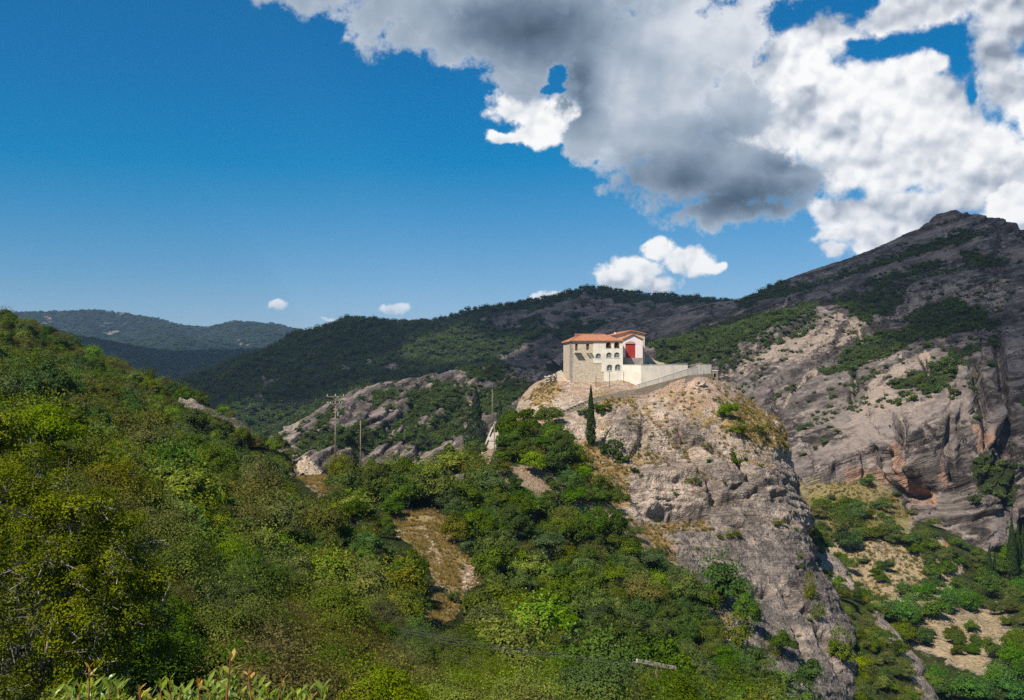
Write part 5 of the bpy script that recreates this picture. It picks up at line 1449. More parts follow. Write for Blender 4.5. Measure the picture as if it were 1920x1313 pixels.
q = MB(); q.box((cu - .75, 6.2, 6.9), (cu + .75, 7.2, Zpy(1083, 628, 6.5)), lambda u, dd, z: B(u, dd, z)); q.box((cu - .85, 6.1, Zpy(1083, 628, 6.5)), (cu + .85, 7.3, Zpy(1083, 627, 6.5)), lambda u, dd, z: B(u, dd, z))
for k in (-.5, 0, .5): q.box((cu + k - .12, 6.3, Zpy(1083, 627, 6.5)), (cu + k + .12, 7.1, Zpy(1083, 625.6, 6.5)), lambda u, dd, z: B(u, dd, z))
part(q, 'chimney', 'brick', mon, roof)

# ------------------------------------------------------------------ the church behind, with its pink porch front
ch = empty('church', B(15, 6, 0), 'pink-fronted church with red double door and stone gable behind the monastery', 'church')
fd = 3.2
uL, uR = Upx(1167.6, fd), Upx(1205, fd); zA, zEv = Zpy(1183, 628, fd), Zpy(1200, 637.2, fd)
uM = (uL + uR) / 2; z0 = Zpy(1183, 671, fd); zg = Zpy(1183, 686, fd) - 1.2
dl, dr, dt = Upx(1172.7, fd), Upx(1191.4, fd), Zpy(1182, 645.3, fd)
mb = MB(); mb.panel([(uL, z0), (dl, z0), (dl, dt), (dr, dt), (dr, z0), (uR, z0), (uR, zEv), (uM, zA), (uL, zEv)], [], lambda u, d, z: B(u, fd + d, z), .3)
mb.add([B(uR, fd, z0), B(uR, fd + 5, z0), B(uR, fd + 5, zEv), B(uR, fd, zEv), B(uL, fd, z0), B(uL, fd + 5, z0), B(uL, fd + 5, zEv), B(uL, fd, zEv)], [(0, 1, 2, 3), (4, 5, 6, 7)])
part(mb, 'porch_wall', 'pink', ch)
q = MB(); cu = (dl + dr) / 2
hl = [(dl, dt), (dr, dt)] + [(cu + (dr - dl) / 2 * math.cos(t), dt + .75 * math.sin(t)) for t in [math.pi * k / 10 for k in range(11)]]
q.panel(hl, [], lambda u, d, z: B(u, fd - .03 + d, z), .05); part(q, 'arch_patch', 'patch', ch)
q = MB(); q.box((dl - .05, fd - .05, dt), (dr + .05, fd + .1, dt + .09), lambda u, dd, z: B(u, dd, z)); part(q, 'lintel', 'rust', ch)
for s in (0, 1):
    a_ = dl + s * (dr - dl) / 2; b2 = a_ + (dr - dl) / 2 - .02
    q = MB(); q.box((a_, fd + .12, z0), (b2, fd + .18, dt), lambda u, dd, z: B(u, dd, z))
    for k in range(6):
        q.box((a_ + .04 + k * (b2 - a_) / 6, fd + .095, z0 + .05), (a_ + .04 + (k + .72) * (b2 - a_) / 6, fd + .125, dt - .05), lambda u, dd, z: B(u, dd, z))
    dd_ = part(q, 'door', 'red', ch)
    h = MB(); h.box((b2 - .2 if s == 0 else a_ + .1, fd + .05, (z0 + dt) / 2 - .15), (b2 - .1 if s == 0 else a_ + .2, fd + .1, (z0 + dt) / 2 + .15), lambda u, dd, z: B(u, dd, z)); part(h, 'handle', 'rust', ch, dd_)
q = MB(); q.box((uL, fd - .25, zg), (uR + .05, fd + 4.9, z0 - .004), lambda u, dd, z: B(u, dd, z)); q.box((uL, fd - .9, zg), (uR - .5, fd - .25, zg + 1.0), lambda u, dd, z: B(u, dd, z)); part(q, 'base', 'grey', ch)
q = MB(); t = .16
for sgn, ue in ((-1, uL - .3), (1, uR + .35)):
    ze = zA - (zA - zEv) * abs(ue - uM) / ((uR - uL) / 2)
    q.add([B(uM, fd - .35, zA + .1), B(ue, fd - .35, ze + .1), B(ue, fd + 5, ze + .1), B(uM, fd + 5, zA + .1), B(uM, fd - .35, zA + .1 + t), B(ue, fd - .35, ze + .1 + t), B(ue, fd + 5, ze + .1 + t), B(uM, fd + 5, zA + .1 + t)],
          [(0, 1, 2, 3), (4, 5, 6, 7), (0, 1, 5, 4), (1, 2, 6, 5), (2, 3, 7, 6), (3, 0, 4, 7)])
part(q, 'porch_roof', 'tile2', ch)
bd = 8.0
uL, uR = Upx(1153, bd), Upx(1209, bd); zA = Zpy(1183, 620.6, bd); uM = Upx(1183, bd); zEv = Zpy(1209, 627.8, bd)
mb = MB(); mb.panel([(uL, -3), (uR, -3), (uR, zEv), (uM, zA), (uL, zEv - .1)], [], lambda u, d, z: B(u, bd + d, z), 13)
part(mb, 'stone_wall', 'stone', ch)
q = MB()
for ue, ze in ((Upx(1149.5, bd), Zpy(1149, 629.4, bd)), (Upx(1211.3, bd), Zpy(1211, 626.9, bd))):
    f4 = lambda z: [B(uM, bd - .5, zA + z), B(ue, bd - .5, ze + z), B(ue, bd + 13.4, ze + z), B(uM, bd + 13.4, zA + z)]
    q.add(f4(.02) + f4(.22), [(0, 1, 2, 3), (4, 5, 6, 7), (0, 1, 5, 4), (1, 2, 6, 5), (2, 3, 7, 6), (3, 0, 4, 7)])
part(q, 'roof', 'tile2', ch)
q = MB(); cu = Upx(1153, 10); q.box((cu - .18, 9.8, 6.5), (cu + .18, 10.2, Zpy(1153, 623.6, 10)), lambda u, dd, z: B(u, dd, z)); part(q, 'vent_pipe', 'white', ch)

# ------------------------------------------------------------------ terrace walls
def wallstrip(mb, line, thick, away=(0, 1)):
    """a wall following photo points (px, top, bottom, D) with thickness into the hill"""
    n = len(line)
    Fv = [Vector(P(x, t, D)) for x, t, b, D in line] + [Vector(P(x, b, D)) for x, t, b, D in line]
    off = Vector((away[0], away[1], 0)).normalized() * thick
    Bv = [q + off for q in Fv]
    fs = []
    for i in range(n - 1):
        fs += [(i, i + 1, n + i + 1, n + i), (2 * n + i, 2 * n + i + 1, 3 * n + i + 1, 3 * n + i), (i, i + 1, 2 * n + i + 1, 2 * n + i), (n + i, n + i + 1, 3 * n + i + 1, 3 * n + i)]
    fs += [(0, n, 3 * n, 2 * n), (n - 1, 2 * n - 1, 4 * n - 1, 3 * n - 1)]
    mb.add(Fv + Bv, fs)
tw = empty('terrace_wall', P(1202, 720, 251), 'long smooth cream wall carrying the courtyard right of the arched windows', 'wall')
q = MB(); wallstrip(q, [(1167.8, 684.6, 722, 251.3), (1202, 684.8, 734, 250.6), (1250, 684.2, 726, 253.4), (1289.6, 683.0, 712, 256)], .35); part(q, 'wall', 'plaster2', tw)
q = MB(); wallstrip(q, [(1167.9, 683.7, 684.55, 251.25), (1202, 683.9, 684.75, 250.55), (1250, 683.3, 684.15, 253.35), (1289.8, 682.1, 682.95, 255.9)], .45); part(q, 'coping', 'concrete', tw)
rp = empty('ramp_parapet', P(1240, 715, 247), 'sloping pale concrete parapet along the ramp below the cream wall', 'wall')
q = MB(); wallstrip(q, [(1194.8, 721.5, 731, 245.0), (1243, 706.8, 718, 246.8), (1289, 692.0, 705, 249.4), (1307, 688.2, 703.5, 250.8)], .3); part(q, 'wall', 'concrete', rp)
q = MB(); wallstrip(q, [(1307.1, 684.2, 703.4, 250.9), (1333.6, 684.0, 701.5, 252.6)], .3); part(q, 'end_wall', 'concrete', rp)
q = MB(); wallstrip(q, [(1194.6, 720.7, 721.45, 244.95), (1243, 706.0, 706.75, 246.75), (1289, 691.2, 691.95, 249.35), (1306.9, 687.4, 688.15, 250.75)], .4); part(q, 'coping', 'plaster2', rp)
rw = empty('retaining_wall', P(1196, 745, 243), 'old brown stone retaining wall under the ramp and path', 'wall')
q = MB(); wallstrip(q, [(1012, 781, 802, 240.0), (1034, 777, 794, 240.6), (1056, 769.5, 786, 241.2), (1090, 755.5, 776, 242.0), (1120, 743.5, 768, 242.6), (1160, 734.5, 760, 243.2), (1196, 729.2, 753, 244.0), (1240, 717.4, 742, 245.6), (1290, 704.0, 724, 248.2), (1316, 702.0, 716, 249.4), (1337, 700.0, 712, 250.8)], 1.2); part(q, 'wall', 'oldstone', rw)
q = MB()
rg_ = random.Random(5)
for i in range(46):
    px = 1014 + i * 7.0; t = np.interp(px, [1012, 1056, 1120, 1196, 1240, 1290, 1337], [781, 769.5, 743.5, 729.2, 717.4, 704, 700]); D = np.interp(px, [1012, 1120, 1240, 1337], [240, 242.6, 245.6, 250.8])
    if px > 1192: break
    p = Vector(P(px, t, D)); q.box((p.x - .35, p.y - .05, p.z - .05), (p.x + .3, p.y + .5, p.z + .12 + .14 * rg_.random()))
part(q, 'cap_stones', 'stonepale', rw)
PO = iter(('leftmost thin rusty fence post, at the low end of the sloping parapet', 'second fence post from the left before the sloping parapet', 'third fence post from the left, under the middle of the parapet', 'fourth fence post from the left on the retaining wall', 'fifth fence post, below the right end of the cream wall', 'rightmost fence post, nearest the stone hut'))
for px, t, b, D in ((1199, 720, 742, 244.6), (1210, 716, 738, 245), (1235, 709, 738, 245.6), (1263, 703, 728, 246.9), (1290, 696, 716, 248.3), (1319, 695, 708, 249.6)):
    q = MB(); q.bar(P(px, b, D), P(px, t, D), .035); o = q.obj('fence_post', 'rust'); tag(o, next(PO), 'post', 'fence posts along the retaining wall')
for px, t, b, D, lab in ((1143, 697, 727, 247.2, 'taller thin post before the cream wall under the arched windows'), (1169.6, 697, 718, 247.6, 'post with dry weeds left of the sloping parapet'), (1117.5, 703, 725, 247, 'short post before the stone half of the monastery')):
    q = MB(); q.bar(P(px, b, D), P(px, t, D), .07); o = q.obj('post', 'wood'); tag(o, lab, 'post')
# small stone hut, earth bank, courtyard and car
hut = empty('stone_hut', P(1340, 710, 253), 'tiny stone hut with a dark doorway at the right end of the terrace', 'hut')
q = MB(); p = Vector(P(1340, 709, 253))
q.box((p.x - .95, p.y, p.z - .6), (p.x - .2, p.y + 1.6, p.z + 1.75)); q.box((p.x + .35, p.y, p.z - .6), (p.x + .85, p.y + 1.6, p.z + 1.75)); q.box((p.x - .2, p.y, p.z + 1.15), (p.x + .35, p.y + 1.6, p.z + 1.75)); part(q, 'wall', 'oldstone', hut)
q = MB(); q.box((p.x - .2, p.y + .5, p.z - .5), (p.x + .35, p.y + .55, p.z + 1.15)); part(q, 'doorway', 'dark', hut)  # black sheet inside the opening, painted as the shade of the hut interior
q = MB(); q.box((p.x - 1.05, p.y - .1, p.z + 1.753), (p.x + .95, p.y + 1.7, p.z + 1.95)); part(q, 'roof', 'concrete', hut)
q = MB(); q.add([P(1167, 686, 252), P(1203, 686, 251.4), P(1290, 686, 256.6), P(1310, 690, 262), P(1300, 690, 290), P(1160, 690, 285)], [(0, 1, 2, 3, 4, 5)])
o = q.obj('courtyard', 'path'); o['kind'] = 'structure'
# ------------------------------------------------------------------ the big bush at the left, close by
def near_bush():
    rng = np.random.RandomState(77); D = 25.0
    foot = Vector(P(70, 1330, D)); foot.z = float(hf(np.array([foot.x]), np.array([foot.y]))[0])
    root = empty('near_tree', foot, 'big near bush with bright yellow-green leaves and pale bare twigs at the lower left', 'bush')
    SPECIAL_FOOT.append((foot.x, foot.y, 9.0))
    s = D / F
    # crown outline from the photo: clumps over a broad uneven dome
    lob = []
    prof = [(-200,880),(-120,868),(-40,872),(20,866),(60,862),(110,880),(150,905),(190,930),(230,965),(262,985),(290,1005),(312,1040),(322,1080),(312,1120),(290,1165),(250,1200)]
    rr = random.Random(4)
    cx, cy = 40, 1140
    for k in range(290):
        x, y = prof[rr.randrange(len(prof))]; t = rr.random() ** .55
        x = cx + (x - cx) * t + rr.uniform(-14, 14); y = cy + (y - cy) * t + rr.uniform(-10, 16)
        if rr.random() < .35: y += rr.uniform(0, 190)
        dd = math.sqrt(max(0, 1 - min(1, ((x - cx) / 300) ** 2 + ((y - cy) / 290) ** 2)))
        dep = D - dd * 2.6 * rr.uniform(.6, 1.05) + rr.uniform(-.3, .5)
        lob.append((P(x, y, dep), rr.uniform(.16, .46)))
    for k in range(46): lob.append((P(rr.uniform(-220, 235), rr.uniform(1200, 1345), D - rr.uniform(0, 2.2)), rr.uniform(.3, .5)))
    Cn, Nn, Tn = [], [], []
    for c, r in lob:
        m = int(420 * (r / .42) ** 2); d = rng.normal(size=(m, 3)); d /= np.linalg.norm(d, axis=1)[:, None]
        d[:, 2] = np.where(d[:, 2] < -.3, -d[:, 2], d[:, 2])
        q = r * (.6 + .5 * rng.rand(m) ** .6)[:, None]
        Cn.append(np.array(c) + d * q); Nn.append(d + rng.normal(size=(m, 3)) * .4 + np.array([0, 0, .3])); Tn.append(np.clip(rng.normal(.55, .2) + rng.normal(size=m) * .15, 0, 1))
    V, Fq, T = cards(rng, np.concatenate(Cn) - np.array(foot), np.concatenate(Nn), .062, .7, tone=np.concatenate(Tn))
    link('crown', leafmesh('crown', (V, Fq, T), LM['near']), None, root)
    parts = []
    for k in range(520):     # twigs
        c, r = lob[rr.randrange(len(lob))]; p = Vector(c) - foot; d = Vector((rr.gauss(0, 1), rr.gauss(-.5, .8), rr.gauss(.4, .7))).normalized()
        L = rr.uniform(.35, .95); a = p - d * L * .5; b = a + d * L * .5 + Vector((rr.gauss(0, .08), rr.gauss(0, .08), rr.gauss(0, .08))); e = b + (d + Vector((rr.gauss(0, .5), rr.gauss(0, .5), rr.gauss(0, .5)))).normalized() * L * .55
        parts.append(tube([a, b, e], [.018, .013, .006], 4))
        for _ in range(2): parts.append(tube([b, b + (d + Vector((rr.gauss(0, .9), rr.gauss(0, .9), rr.gauss(0, .9)))).normalized() * L * .4], [.007, .003], 3))
    V, Fq = join(parts); link('twigs', mesh_from('twigs', V, Fq), TWIG, root)
    tr = [tube([(0, 0, -.5), (.2, -.2, 1.4), (-.1, -.3, 2.8)], [.2, .14, .07])]
    for k in range(16):
        c, r = lob[rr.randrange(len(lob))]; e = Vector(c) - foot; b0 = Vector((.1 * rr.uniform(-1, 1), -.2, rr.uniform(.3, 2.2)))
        tr.append(tube([b0, b0.lerp(e, .5) + Vector((0, 0, -.25)), e], [.08, .05, .015], 5))
    V, Fq = join(tr); link('trunk', mesh_from('trunk', V, Fq), TWIG, root)
LM['near'] = leaf_mat('near_bush_leaves', [(.052,.066,.010), (.115,.138,.016), (.215,.235,.03)], trans=.25, var=.02, hue=.0, rough=.45)
near_bush()
# ------------------------------------------------------------------ glossy shrub right in front, bottom left
def leaf_shape(L, Wd, bend):
    """a pointed oval leaf with a midrib crease, base at the origin, along +x"""
    st = [(0, .05), (.15, .45), (.38, .95), (.62, 1.0), (.84, .6), (1, .02)]
    V, Fs = [], []
    for t, w in st:
        z = bend * t * t * L
        V += [(t * L, -w * Wd / 2, z + .12 * w * Wd), (t * L, 0, z), (t * L, w * Wd / 2, z + .12 * w * Wd)]
    for i in range(len(st) - 1):
        a = i * 3; Fs += [(a, a + 1, a + 4, a + 3), (a + 1, a + 2, a + 5, a + 4)]
    return np.array(V), np.array(Fs)
def front_shrub():
    rr = random.Random(9)
    root = empty('front_shrub', (-1.0, 3.05, -2.0), 'glossy yellow-green shrub with reddish shoot tips along the bottom left edge', 'shrub')
    gm = leaf_mat('glossy_leaves', [(.10,.15,.010), (.20,.25,.014), (.34,.37,.035)], rough=.3, trans=.4, var=.22, hue=.02, spec=.35)
    rm = leaf_mat('young_leaves', [(.50,.30,.05), (.56,.36,.07), (.58,.42,.16)], rough=.35, trans=.4, var=.15, hue=.03)
    base = [mesh_from('leaf', *leaf_shape(L, W_, b)) for L, W_, b in ((.058, .019, -.15), (.052, .020, .15), (.066, .021, -.3), (.046, .017, .3))]
    def tl(me, mat):
        me = me.copy(); a = me.attributes.new('tone', 'FLOAT', 'POINT'); a.data.foreach_set('value', np.linspace(.35, .8, len(me.vertices)).astype(np.float32)); me.materials.append(mat); return me
    G_ = [tl(m_, gm) for m_ in base]; Y_ = [tl(m_, rm) for m_ in base]
    tips = [(168,1246,1),(125,1292,0),(205,1282,0),(150,1282,0),(222,1275,0),(100,1305,1),(262,1290,1),(300,1278,0),(318,1272,0),(340,1288,0),(372,1276,1),(392,1300,0),(410,1258,0),(433,1222,1),(420,1290,0),(465,1262,1),(452,1290,0),(500,1290,0),(530,1274,1),(552,1296,0),(585,1306,1),(235,1308,0),(285,1308,1),(355,1310,0),(480,1308,0),(180,1306,0)]
    nl = 0; stems = []
    for px, py, red in tips:
        D = rr.uniform(2.85, 3.3); t = Vector(P(px, py + 5, D)); lean = Vector((rr.gauss(0, .035), rr.gauss(0, .03), 0))
        L = rr.uniform(.30, .42); b = t - Vector((0, 0, L)) + lean
        stems.append(tube([b - root.location + Vector((lean.x, 0, -.8)), b - root.location, b.lerp(t, .6) - root.location + lean * .1, t - root.location], [.006, .005, .0036, .002], 5))
        n = 12
        for k in range(n):
            if nl >= 296: break
            f = k / n; p = t.lerp(b, f ** 1.2 * .42); ang = k * 2.4 + rr.random() * .5
            up = .95 - .75 * f + rr.gauss(0, .12)
            d = Vector((math.cos(ang) * (1 - .35 * (1 - f)), math.sin(ang) * (1 - .35 * (1 - f)), max(-.2, up * 1.25))).normalized()
            me = (Y_ if red and k < 4 else G_)[rr.randrange(4)]
            o = bpy.data.objects.new('leaf', me); C.objects.link(o); o.parent = root
            q = d.to_track_quat('X', 'Z'); o.rotation_mode = 'QUATERNION'; o.rotation_quaternion = q; o.location = p - root.location
            sc_ = rr.uniform(.55, .9) * (.65 if k < 3 else 1.0); o.scale = (sc_, sc_, sc_); nl += 1
    V, Fq = join(stems); sm = bark_mat('red_stems', (.30, .09, .04)); link('stems', mesh_from('stems', V, Fq), sm, root)
    V_, F_ = [], []      # more shoots behind, too many to part
    o_ = 0
    for k in range(120):
        px = rr.uniform(80, 610); t = Vector(P(px, rr.uniform(1286, 1345) + 14 * math.sin(px / 38), rr.uniform(3.0, 3.6)))
        for j in range(16):
            f = j / 16; ang = j * 2.4 + rr.random(); d = Vector((math.cos(ang), math.sin(ang), max(-.3, 1.3 - 1.2 * f + rr.gauss(0, .2)))).normalized()
            v, q = leaf_shape(rr.uniform(.026, .048), rr.uniform(.010, .016), rr.uniform(-.4, .35)); R3 = d.to_track_quat('X', 'Z').to_matrix() @ Euler((rr.gauss(0, .5), 0, 0)).to_matrix()
            p = t - Vector((0, 0, .20 * f)) - root.location
            V_.append(np.array([tuple(R3 @ Vector(w_) + p) for w_ in v])); F_.append(q + o_); o_ += len(v)
    n_ = len(V_); me = leafmesh('leaves', (np.concatenate(V_), np.concatenate(F_), np.repeat(np.random.RandomState(2).rand(n_), 18)), gm); link('leaves', me, None, root, 'stuff')
front_shrub()
# ------------------------------------------------------------------ stones and heaps
def lump(rng, r, flat=.7, n=1):
    """one angular stone"""
    bm = bmesh.new(); bmesh.ops.create_icosphere(bm, subdivisions=n, radius=1)
    for v in bm.verts:
        k = 1 + rng.uniform(-.28, .28); v.co = Vector((v.co.x * k, v.co.y * k * rng.uniform(.8, 1.1), v.co.z * k * flat))
    bmesh.ops.rotate(bm, verts=bm.verts, matrix=Euler((rng.uniform(-.4, .4), rng.uniform(-.4, .4), rng.uniform(0, 6))).to_matrix())
    V = [v.co * r for v in bm.verts]; Fs = [tuple(v.index for v in f.verts) for f in bm.faces]; bm.free()
    return V, Fs
rs = random.Random(3)
def bank(name, pts, nx, ny, mat, amp=.4, seed=1):
    """an uneven mound given by rows of photo points"""
    sh = loft(pts, nx, ny); V = sh.G.reshape(-1, 3)
    sh.push(amp * fbm(V / 1.6 + seed, 4) + .15 * amp * fbm(V / .5, 2)); return sh
sh = bank('earth_bank', [[(1204,690,266),(1212,690,266),(1222,690,266),(1234,690,266),(1246,690,266)], [(1204,672,268),(1212,676,268),(1222,681,268),(1234,684,268),(1246,686,268)], [(1204,656,271),(1211,662,271),(1220,671,271),(1232,678,271),(1246,682,271)], [(1204,690,275),(1212,690,275),(1222,690,275),(1234,690,275),(1246,690,275)]], 40, 30, None)
me = mesh_from('earth_bank', sh.G.reshape(-1, 3), gridfaces(sh.nv, sh.nu)); o = link('earth_bank', me, M['stonechip'], kind='structure')
h0 = ground(570, 886, 1)
hp = empty('rubble_heap', h0, 'heap of broken pale stones with dry weeds on the saddle beside the round olive tree', 'rubble heap')
HR, HH = 34 * h0.y / F, 31 * h0.y / F
gx, gy = np.meshgrid(np.linspace(-1, 1, 36), np.linspace(-1, 1, 30))
rr_ = np.hypot(gx * (1 + .15 * np.sin(gy * 3)), gy); hz_ = HH * np.clip(1 - rr_ ** 1.3, -.25, 1)
MV = np.stack([gx.ravel() * HR * 1.05, gy.ravel() * HR * .8, hz_.ravel()], 1); MV[:, 2] += .22 * fbm(MV / .9 + 3, 4) * HH
link('mound', mesh_from('mound', MV, gridfaces(30, 36)), M['stonechip'], hp)
q = MB()
for k in range(360):
    p = Vector(MV[rs.randrange(len(MV))])
    if p.z < -.3: continue
    V, Fs = lump(rs, rs.uniform(.09, .32), .6); q.add([v + p for v in V], Fs)
o = q.obj('stones', 'stonepale', hp); o['kind'] = 'stuff'
def stone_field(name, polys, n, rr, mat, seed, sheet=None):
    r_ = random.Random(seed); q = MB()
    for k in range(n):
        poly = polys[r_.randrange(len(polys))]
        xs = [p[0] for p in poly]; ys = [p[1] for p in poly]
        for _ in range(30):
            x, y = r_.uniform(min(xs), max(xs)), r_.uniform(min(ys), max(ys))
            if inpoly(np.array([x]), np.array([y]), poly)[0]: break
        p = ground(x, y, sheet)
        if p is None: continue
        V, Fs = lump(r_, r_.uniform(*rr) * (1 if r_.random() < .9 else 2), .6); q.add([v + p for v in V], Fs)
    return q.obj(name, mat, kind='stuff')
stone_field('loose_stones', [[(1285,705),(1345,705),(1400,745),(1330,790),(1260,770)], [(1120,860),(1220,880),(1200,980),(1110,950)], [(1180,790),(1260,790),(1250,850),(1190,850)]], 320, (.07, .22), 'stonepale', 4, 0)
stone_field('scree', [[(852,1066),(885,1056),(905,1068),(900,1095),(868,1112)], [(732,985),(762,995),(745,1012)]], 130, (.07, .24), 'stonechip', 5, 1)
stone_field('track_rubble', [[(936,880),(1010,875),(1095,930),(1080,945),(960,900)], [(1195,990),(1240,1010),(1330,1115),(1390,1230),(1370,1230),(1290,1120)], [(785,985),(800,985),(830,1060),(815,1060)]], 420, (.07, .24), 'stonechip', 6)
for px, py, w, lab in ((1316,722,2.2,'biggest whitish rubble slab below the end of the parapet'), (1327,730,1.5,'smaller whitish slab right of the biggest rubble slab'), (1308,728,1.1,'whitish stone left of the rubble slabs below the parapet'), (1058,768,2.4,'long whitish rock slab at the left start of the path wall'), (1237,826,1.0,'pale boulder lying on the grassy streak of the rock')):
    p = ground(px, py, 0) or Vector(P(px, py, 245)); V, Fs = lump(rs, w * .5, .4, 2); q = MB(); q.add([v + p for v in V], Fs); tag(q.obj('boulder', 'stonepale'), lab, 'boulder')
# ruined dry-stone wall left of the monastery
ru = empty('ruined_wall', P(1028, 712, 254), 'ruined stump of stone walling on the rock edge left of the monastery', 'ruined wall')
q = MB()
for px, t, b, D in ((1026, 702, 716, 253), (1034, 701, 714, 253.5), (1043, 699, 712, 254), (1049, 695, 712, 255)):
    p = Vector(P(px, b, D)); n = 4
    for i in range(n):
        for j in range(int((b - t) / 3.2)):
            V, Fs = lump(rs, .34, .62); q.add([v + p + Vector(((i - 1.5) * .34 + rs.uniform(-.06, .06), rs.uniform(0, .3), j * .42)) for v in V], Fs)
part(q, 'stones', 'stonepale', ru)
q = MB(); wallstrip(q, [(1045, 697, 720, 251.8), (1053, 694, 722, 251.6), (1062, 712, 724, 250.4), (1070, 714, 724, 249.6)], .5); o = q.obj('low_wall', 'stone'); tag(o, 'low stone wall at the left foot of the monastery', 'wall')
jk = empty('junk_pile', P(1036, 732, 251), 'blue and white plastic junk dumped left of the monastery wall', 'junk')
for k, (dx, dz, w, mt, nm) in enumerate(((0, .2, .9, 'white', 'white_sheet'), (.9, .6, .7, 'bluep', 'blue_sheet'), (-.3, .9, .6, 'metal', 'metal_sheet'))):
    p = Vector(P(1036, 732, 251)) + Vector((dx, -.3, dz)); q = MB(); q.box((-w, -.03, -.3), (w, .03, .3), lambda x, y, z: p + Euler((-.7, .3 * k - .3, .4 * k)).to_matrix() @ Vector((x, y, z))); part(q, nm, mt, jk)
p = ground(1357, 777, 0) or Vector(P(1357, 777, 240)); q = MB(); q.box((-1.1, -.02, -.18), (1.1, .02, .18), lambda x, y, z: p + Euler((-.5, .15, .2)).to_matrix() @ Vector((x, y, z))); tag(q.obj('board', 'white'), 'white board lying under the small light green tree on the rock', 'board')

# ------------------------------------------------------------------ the white path, low walls
def strip_on_ground(name, pts, mat, lift=.10, sheet=None, n=40):
    L = catmull(np.array([p[:2] for p in pts], float), n, 0); Rr = catmull(np.array([p[2:] for p in pts], float), n, 0)
    V = []
    for a, b in zip(L, Rr):
        for t in (0, .5, 1):
            p = ground(a[0] * (1 - t) + b[0] * t, a[1] * (1 - t) + b[1] * t, sheet)
            V.append(tuple(p + Vector((0, 0, lift))) if p else V[-1])
    V = np.array(V).reshape(n, 3, 3); V[:, :, :] = catmull(catmull(V, max(4, n // 5), 0), n, 0); 
    me = mesh_from(name, V.reshape(-1, 3), gridfaces(n, 3)); return link(name, me, M[mat], kind='structure')
PATH = [(898, 872, 921, 872, 207), (905, 850, 926, 851, 213), (914, 830, 932, 832, 219), (921, 812, 936, 814, 225), (929, 797, 944, 800, 231)]
V = []
for lx, ly, rx, ry, D in PATH: V += [P(lx, ly - 2, D), P((lx + rx) / 2, (ly + ry) / 2 - 2, D), P(rx, ry - 2, D)]
G3 = catmull(np.array(V).reshape(-1, 3, 3), 24, 0)
link('path', mesh_from('path', G3.reshape(-1, 3), gridfaces(24, 3)), M['path'], kind='structure')
q = MB(); wallstrip(q, [(lx - 1.5, ly - 6, ly + 4, D) for lx, ly, rx, ry, D in PATH], .35, (1, .2)); tag(q.obj('path_kerb', 'stonepale'), 'low pale wall along the left side of the white path', 'wall')
sl = empty('steps', P(905, 822, 214), 'few pale steps crossing the middle of the white path', 'steps')
for k in range(3):
    p = Vector(P(921 + k * .8, 824 - k * 1.6, 219.4 + k * .5)); q = MB(); q.box((p.x - 1.0, p.y - .2, p.z - .3), (p.x + .9, p.y + .2, p.z + .12)); part(q, 'step', 'concrete', sl)
q = MB(); wallstrip(q, [(846, 894, 901, 186), (856, 890, 898, 186.6), (870, 888.5, 898, 187.5)], .3); wallstrip(q, [(851, 900, 908, 184.5), (868, 898, 906, 185.5)], 1.6); tag(q.obj('low_wall', 'stonepale'), 'short whitish wall among the trees above the dry grass clearing', 'wall')

# ------------------------------------------------------------------ poles and wires
def pole(px, top, bot, D, label, r=.14, lean=0.0):
    base = Vector(P(px, bot, D)); tp = Vector(P(px + lean, top, D))
    root = empty('utility_pole', base, label, 'utility pole')
    q = MB(); q.bar(base - Vector((0, 0, 3)), tp, r, 8, r * .72); part(q, 'post', 'pole', root, smooth=True)
    return root, base, tp
def insulator(p, root, parent, h=.22):
    q = MB(); V, Fq = tube([p, p + Vector((0, 0, h * .3)), p + Vector((0, 0, h * .35)), p + Vector((0, 0, h * .7)), p + Vector((0, 0, h))], [.02, .02, .075, .06, .03], 8); q.add(V, [tuple(f) for f in Fq]); part(q, 'insulator', 'white', root, parent)
WIRE_ENDS = {}
root, b0, t0 = pole(629, 739, 862, 172, 'tall utility pole with two crossarms and a transformer on the saddle', .15)
for py, xl, xr, ins in ((743.8, 612.5, 645, (613.5, 629, 644)), (757.5, 613, 642.5, (615, 620, 636, 641))):
    q = MB(); a_, b_ = Vector(P(xl, py, 171.8)), Vector(P(xr, py, 171.8)); q.box((a_.x, a_.y - .07, a_.z - .08), (b_.x, b_.y + .07, b_.z + .08)); ca = part(q, 'crossarm', 'pole', root)
    for x in ins: insulator(Vector(P(x, py, 171.8)) + Vector((0, 0, .08)), root, ca, .28)
    q = MB()
    for x in (xl + 9, xr - 9): q.bar(Vector(P(x, py, 171.7)), Vector(P(629, py + 5.5, 171.7)), .03)
    part(q, 'brace', 'metal', root, ca)
q = MB(); p = Vector(P(634, 776, 171.6)); V, Fq = tube([p - Vector((0, 0, .38)), p + Vector((0, 0, .38))], [.2, .2], 10); q.add(V, [tuple(f) for f in Fq] + [tuple(range(9, -1, -1)), tuple(range(10, 20))]); part(q, 'transformer', 'metal', root)
pole(676, 788, 872, 178, 'plain shorter pole right of the crossarm pole on the saddle', .13)[0]
pole(923.4, 729, 800, 236, 'thin pole rising behind the end of the white path', .12, -.4)[0]
pole(927, 792.5, 862, 204, 'plain wooden pole in front of the white path', .13)[0]
tp = empty('utility_pole', P(1232, 1330, 74), 'low pole head with paired pale beams and glass insulators among the trees at the bottom', 'utility pole')
q = MB(); q.bar(P(1232, 1420, 74.3), P(1231, 1246, 74.3), .16, 8, .13); part(q, 'post', 'pole', tp)
